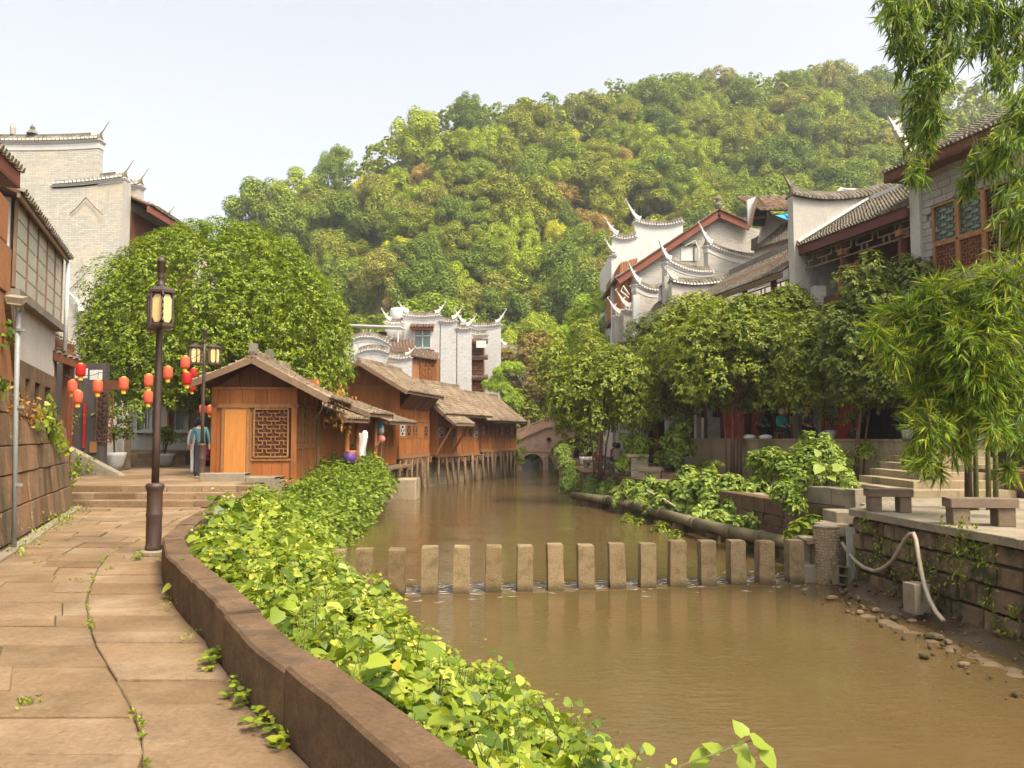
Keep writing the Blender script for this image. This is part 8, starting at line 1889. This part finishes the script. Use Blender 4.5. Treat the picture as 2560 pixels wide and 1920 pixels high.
# odds and ends along the retaining wall: pots
for i, (u, v, lab) in enumerate([(2120, 1108, 'dark flower pot on the retaining wall near the large tree'), (2200, 1105, 'flower pot with straggly plant on the wall behind the benches'), (2085, 1112, 'small pot with low herbs on the retaining wall')]):
    x = XA(u, 27.2); y_ = RT0.y + (RT1.y - RT0.y) * (x - RT0.x) / (RT1.x - RT0.x) + .15; bowl_plant(lab, (x, y_, UPPER + .124), .2, .3, .7, lf_bank, .09, 120, pot=m_grey_pot if i else m_black, seed=60 + i)
# ================================================================== PEOPLE
def person(label, loc, rz, pose, shirt, pants, hair, sleeves=True, scale=1.0, skin=None):
    J = {'pel': (0, 0, .95, .13), 'spi': (0, .0, 1.12, .125), 'che': (0, 0, 1.32, .145), 'nec': (0, 0, 1.47, .055), 'hea': (0, -.01, 1.58, .095), 'top': (0, -.005, 1.68, .08),
         'shL': (.17, 0, 1.40, .065), 'elL': (.23, .02, 1.13, .045), 'haL': (.25, -.05, .88, .032), 'fiL': (.25, -.08, .78, .022), 'shR': (-.17, 0, 1.40, .065), 'elR': (-.23, .02, 1.13, .045), 'haR': (-.25, -.05, .88, .032), 'fiR': (-.25, -.08, .78, .022),
         'hiL': (.10, 0, .88, .095), 'knL': (.11, -.02, .48, .062), 'anL': (.11, .02, .09, .045), 'toL': (.12, -.14, .04, .035), 'hiR': (-.10, 0, .88, .095), 'knR': (-.11, -.02, .48, .062), 'anR': (-.11, .02, .09, .045), 'toR': (-.12, -.14, .04, .035)}
    if pose == 'sit':
        for k in J:
            x, y, z, r = J[k]
            if k in ('knL', 'knR'): y, z = -.44, .50
            elif k in ('anL', 'anR'): y, z = -.46, .09
            elif k in ('toL', 'toR'): y, z = -.62, .04
            elif k in ('hiL', 'hiR'): y, z = -.04, .52
            else:
                z -= .42; y -= max(0, z - .6) * .28
            if k in ('elL', 'elR'): y -= .12
            if k in ('haL', 'haR'): y, z, x = -.42, .62, x * .55
            if k in ('fiL', 'fiR'): y, z, x = -.50, .60, x * .4
            J[k] = (x, y, z, r)
    names = list(J); E = [('pel', 'spi'), ('spi', 'che'), ('che', 'nec'), ('nec', 'hea'), ('hea', 'top'), ('che', 'shL'), ('shL', 'elL'), ('elL', 'haL'), ('haL', 'fiL'), ('che', 'shR'), ('shR', 'elR'), ('elR', 'haR'), ('haR', 'fiR'), ('pel', 'hiL'), ('hiL', 'knL'), ('knL', 'anL'), ('anL', 'toL'), ('pel', 'hiR'), ('hiR', 'knR'), ('knR', 'anR'), ('anR', 'toR')]
    me = bpy.data.meshes.new('tmp'); me.from_pydata([J[k][:3] for k in names], [(names.index(a), names.index(b)) for a, b in E], [])
    o = bpy.data.objects.new('tmp', me); COL.objects.link(o)
    sk = o.modifiers.new('s', 'SKIN'); sd_ = me.skin_vertices[0].data if me.skin_vertices else None
    if sd_ is None:
        bpy.context.view_layer.objects.active = o; bpy.context.view_layer.update(); sd_ = me.skin_vertices[0].data
    for i, k in enumerate(names): sd_[i].radius = (J[k][3], J[k][3]); sd_[i].use_root = (k == 'pel')
    sub = o.modifiers.new('u', 'SUBSURF'); sub.levels = 1; sub.render_levels = 1
    dg = bpy.context.evaluated_depsgraph_get(); em = bpy.data.meshes.new_from_object(o.evaluated_get(dg)); bpy.data.objects.remove(o)
    em.name = 'person'; sk_m = skin or plain('skin', (.50, .29, .19), .6)
    for m_ in (shirt, pants, sk_m, hair): em.materials.append(m_)
    cent = {k: Vector(J[k][:3]) for k in names}
    grp = {**{k: 0 for k in ('spi', 'che', 'shL', 'shR')}, 'elL': 0 if sleeves else 2, 'elR': 0 if sleeves else 2, **{k: 1 for k in ('pel', 'hiL', 'hiR', 'knL', 'knR', 'anL', 'anR')}, **{k: 2 for k in ('haL', 'haR', 'fiL', 'fiR', 'nec', 'hea', 'top')}, 'toL': 3, 'toR': 3}
    for p in em.polygons:
        c = p.center; k = min(names, key=lambda q: (cent[q] - c).length / (J[q][3] + .1)); p.material_index = grp[k]; p.use_smooth = True
    t = link('person', em); t.location = loc; t.rotation_euler.z = rz; t.scale = (scale,) * 3; tagit(t, label, 'person')
    hx, hy, hz_, hr = J['hea']; hm = MB().lathe([(.085, -.06), (.108, .0), (.112, .07), (.095, .13), (.05, .165), (.005, .175)], 12, (hx, hy + .03, hz_)); part(t, 'hair', hm, hair, True)
    f_ = MB().box((hx, hy - .105, hz_ - .005), (.025, .03, .04)); part(t, 'nose', f_, sk_m)
    return t
m_hair = plain('black_hair', (.015, .012, .01), .5); m_grey_shirt = plain('grey_shirt', (.42, .40, .36), .9); m_navy = plain('dark_trousers', (.03, .035, .05), .9); m_white_shirt = plain('white_shirt', (.7, .62, .58), .9)
q = G(497, 1203, PLAZA); person('person standing in teal shirt and dark trousers beside the far street lamp', (XA(503, 22.9), 22.9, PLAZA), R(200), 'stand', m_teal, m_navy, m_hair, scale=.97)
person('person in pale pink top half hidden behind the teal-shirted person', (XA(493, 24.2), 24.2, PLAZA), R(190), 'stand', m_white_shirt, m_pvc, m_hair, scale=.93)
q = G(1543, 1184, PROM); person('seated person in grey shirt, back turned, on the small stone bench', (q.x, q.y + .05, PROM), R(150), 'sit', m_grey_shirt, m_navy, m_hair)
q = P(1553, 1130, 36); person('person in red top sitting behind the grey-shirted person', (XA(1530, 37), 37, PROM), R(40), 'sit', plain('red_top', (.4, .03, .03), .9), m_navy, m_hair)
for lab, u, y_, sh_, ha_ in [('person in turquoise top sitting on the raised terrace by the tree trunks', 1948, 30.6, m_cyan, m_pvc), ('person in dark flowered top with pink hat on the raised terrace', 2012, 29.6, plain('flowered_top', (.12, .12, .08), .9, stain=(.5, .35, .3), stain_scale=14, stain_lo=.55, stain_hi=.6), plain('pink_hat', (.55, .22, .25), .8)), ('person in patterned top standing near the shop doorway', 1900, 33.0, plain('patterned_top', (.45, .42, .36), .9, stain=(.06, .05, .05), stain_scale=12, stain_lo=.5, stain_hi=.55), m_hair)]:
    person(lab, (XA(u, y_), y_, UPPER - (.35 if u != 1900 else 0) + .3 * (u != 1900)), R(20), 'sit' if u != 1900 else 'sit', sh_, m_navy, ha_)
    if True:
        sx_, sy_ = XA(u, y_), y_; tt = thing('low_stool', lab.replace('person in ', 'wooden stool under the person in ').split(' on the')[0].split(' near')[0].split(' sitting')[0], 'stool', (sx_, sy_ + .02, UPPER))
        part(tt, 'seat', MB().bb(-.18, .18, -.16, .16, .32, .37), m_wood_frame)
        for x in (-.14, .14):
            for y in (-.12, .12): part(tt, 'leg', MB().bb(x - .025, x + .025, y - .025, y + .025, 0, .32), m_wood_frame)
q = G(525, 1190, PLAZA); bg = thing('red_handbag', 'red bag lying on the iron seat behind the far street lamp', 'bag', (XA(524, 24), 24, PLAZA + .5)); part(bg, 'bag_body', MB().lathe([(.16, 0), (.22, .1), (.2, .28), (.08, .36)], 10), plain('red_bag', (.3, .02, .03))); part(bg, 'strap', MB().tube([(-.12, 0, .3), (0, 0, .55), (.12, 0, .3)], .015, 5), m_black)
se = thing('iron_seat', 'small iron seat behind the far street lamp', 'seat', (XA(528, 24), 24, PLAZA)); part(se, 'seat', MB().bb(-.3, .3, -.2, .2, .45, .5), m_lampmetal)
for x in (-.26, .26): part(se, 'leg', MB().bar((x - .1, -.15, 0), (x + .1, .15, .45), .03, .03).bar((x + .1, -.15, 0), (x - .1, .15, .45), .03, .03), m_lampmetal)
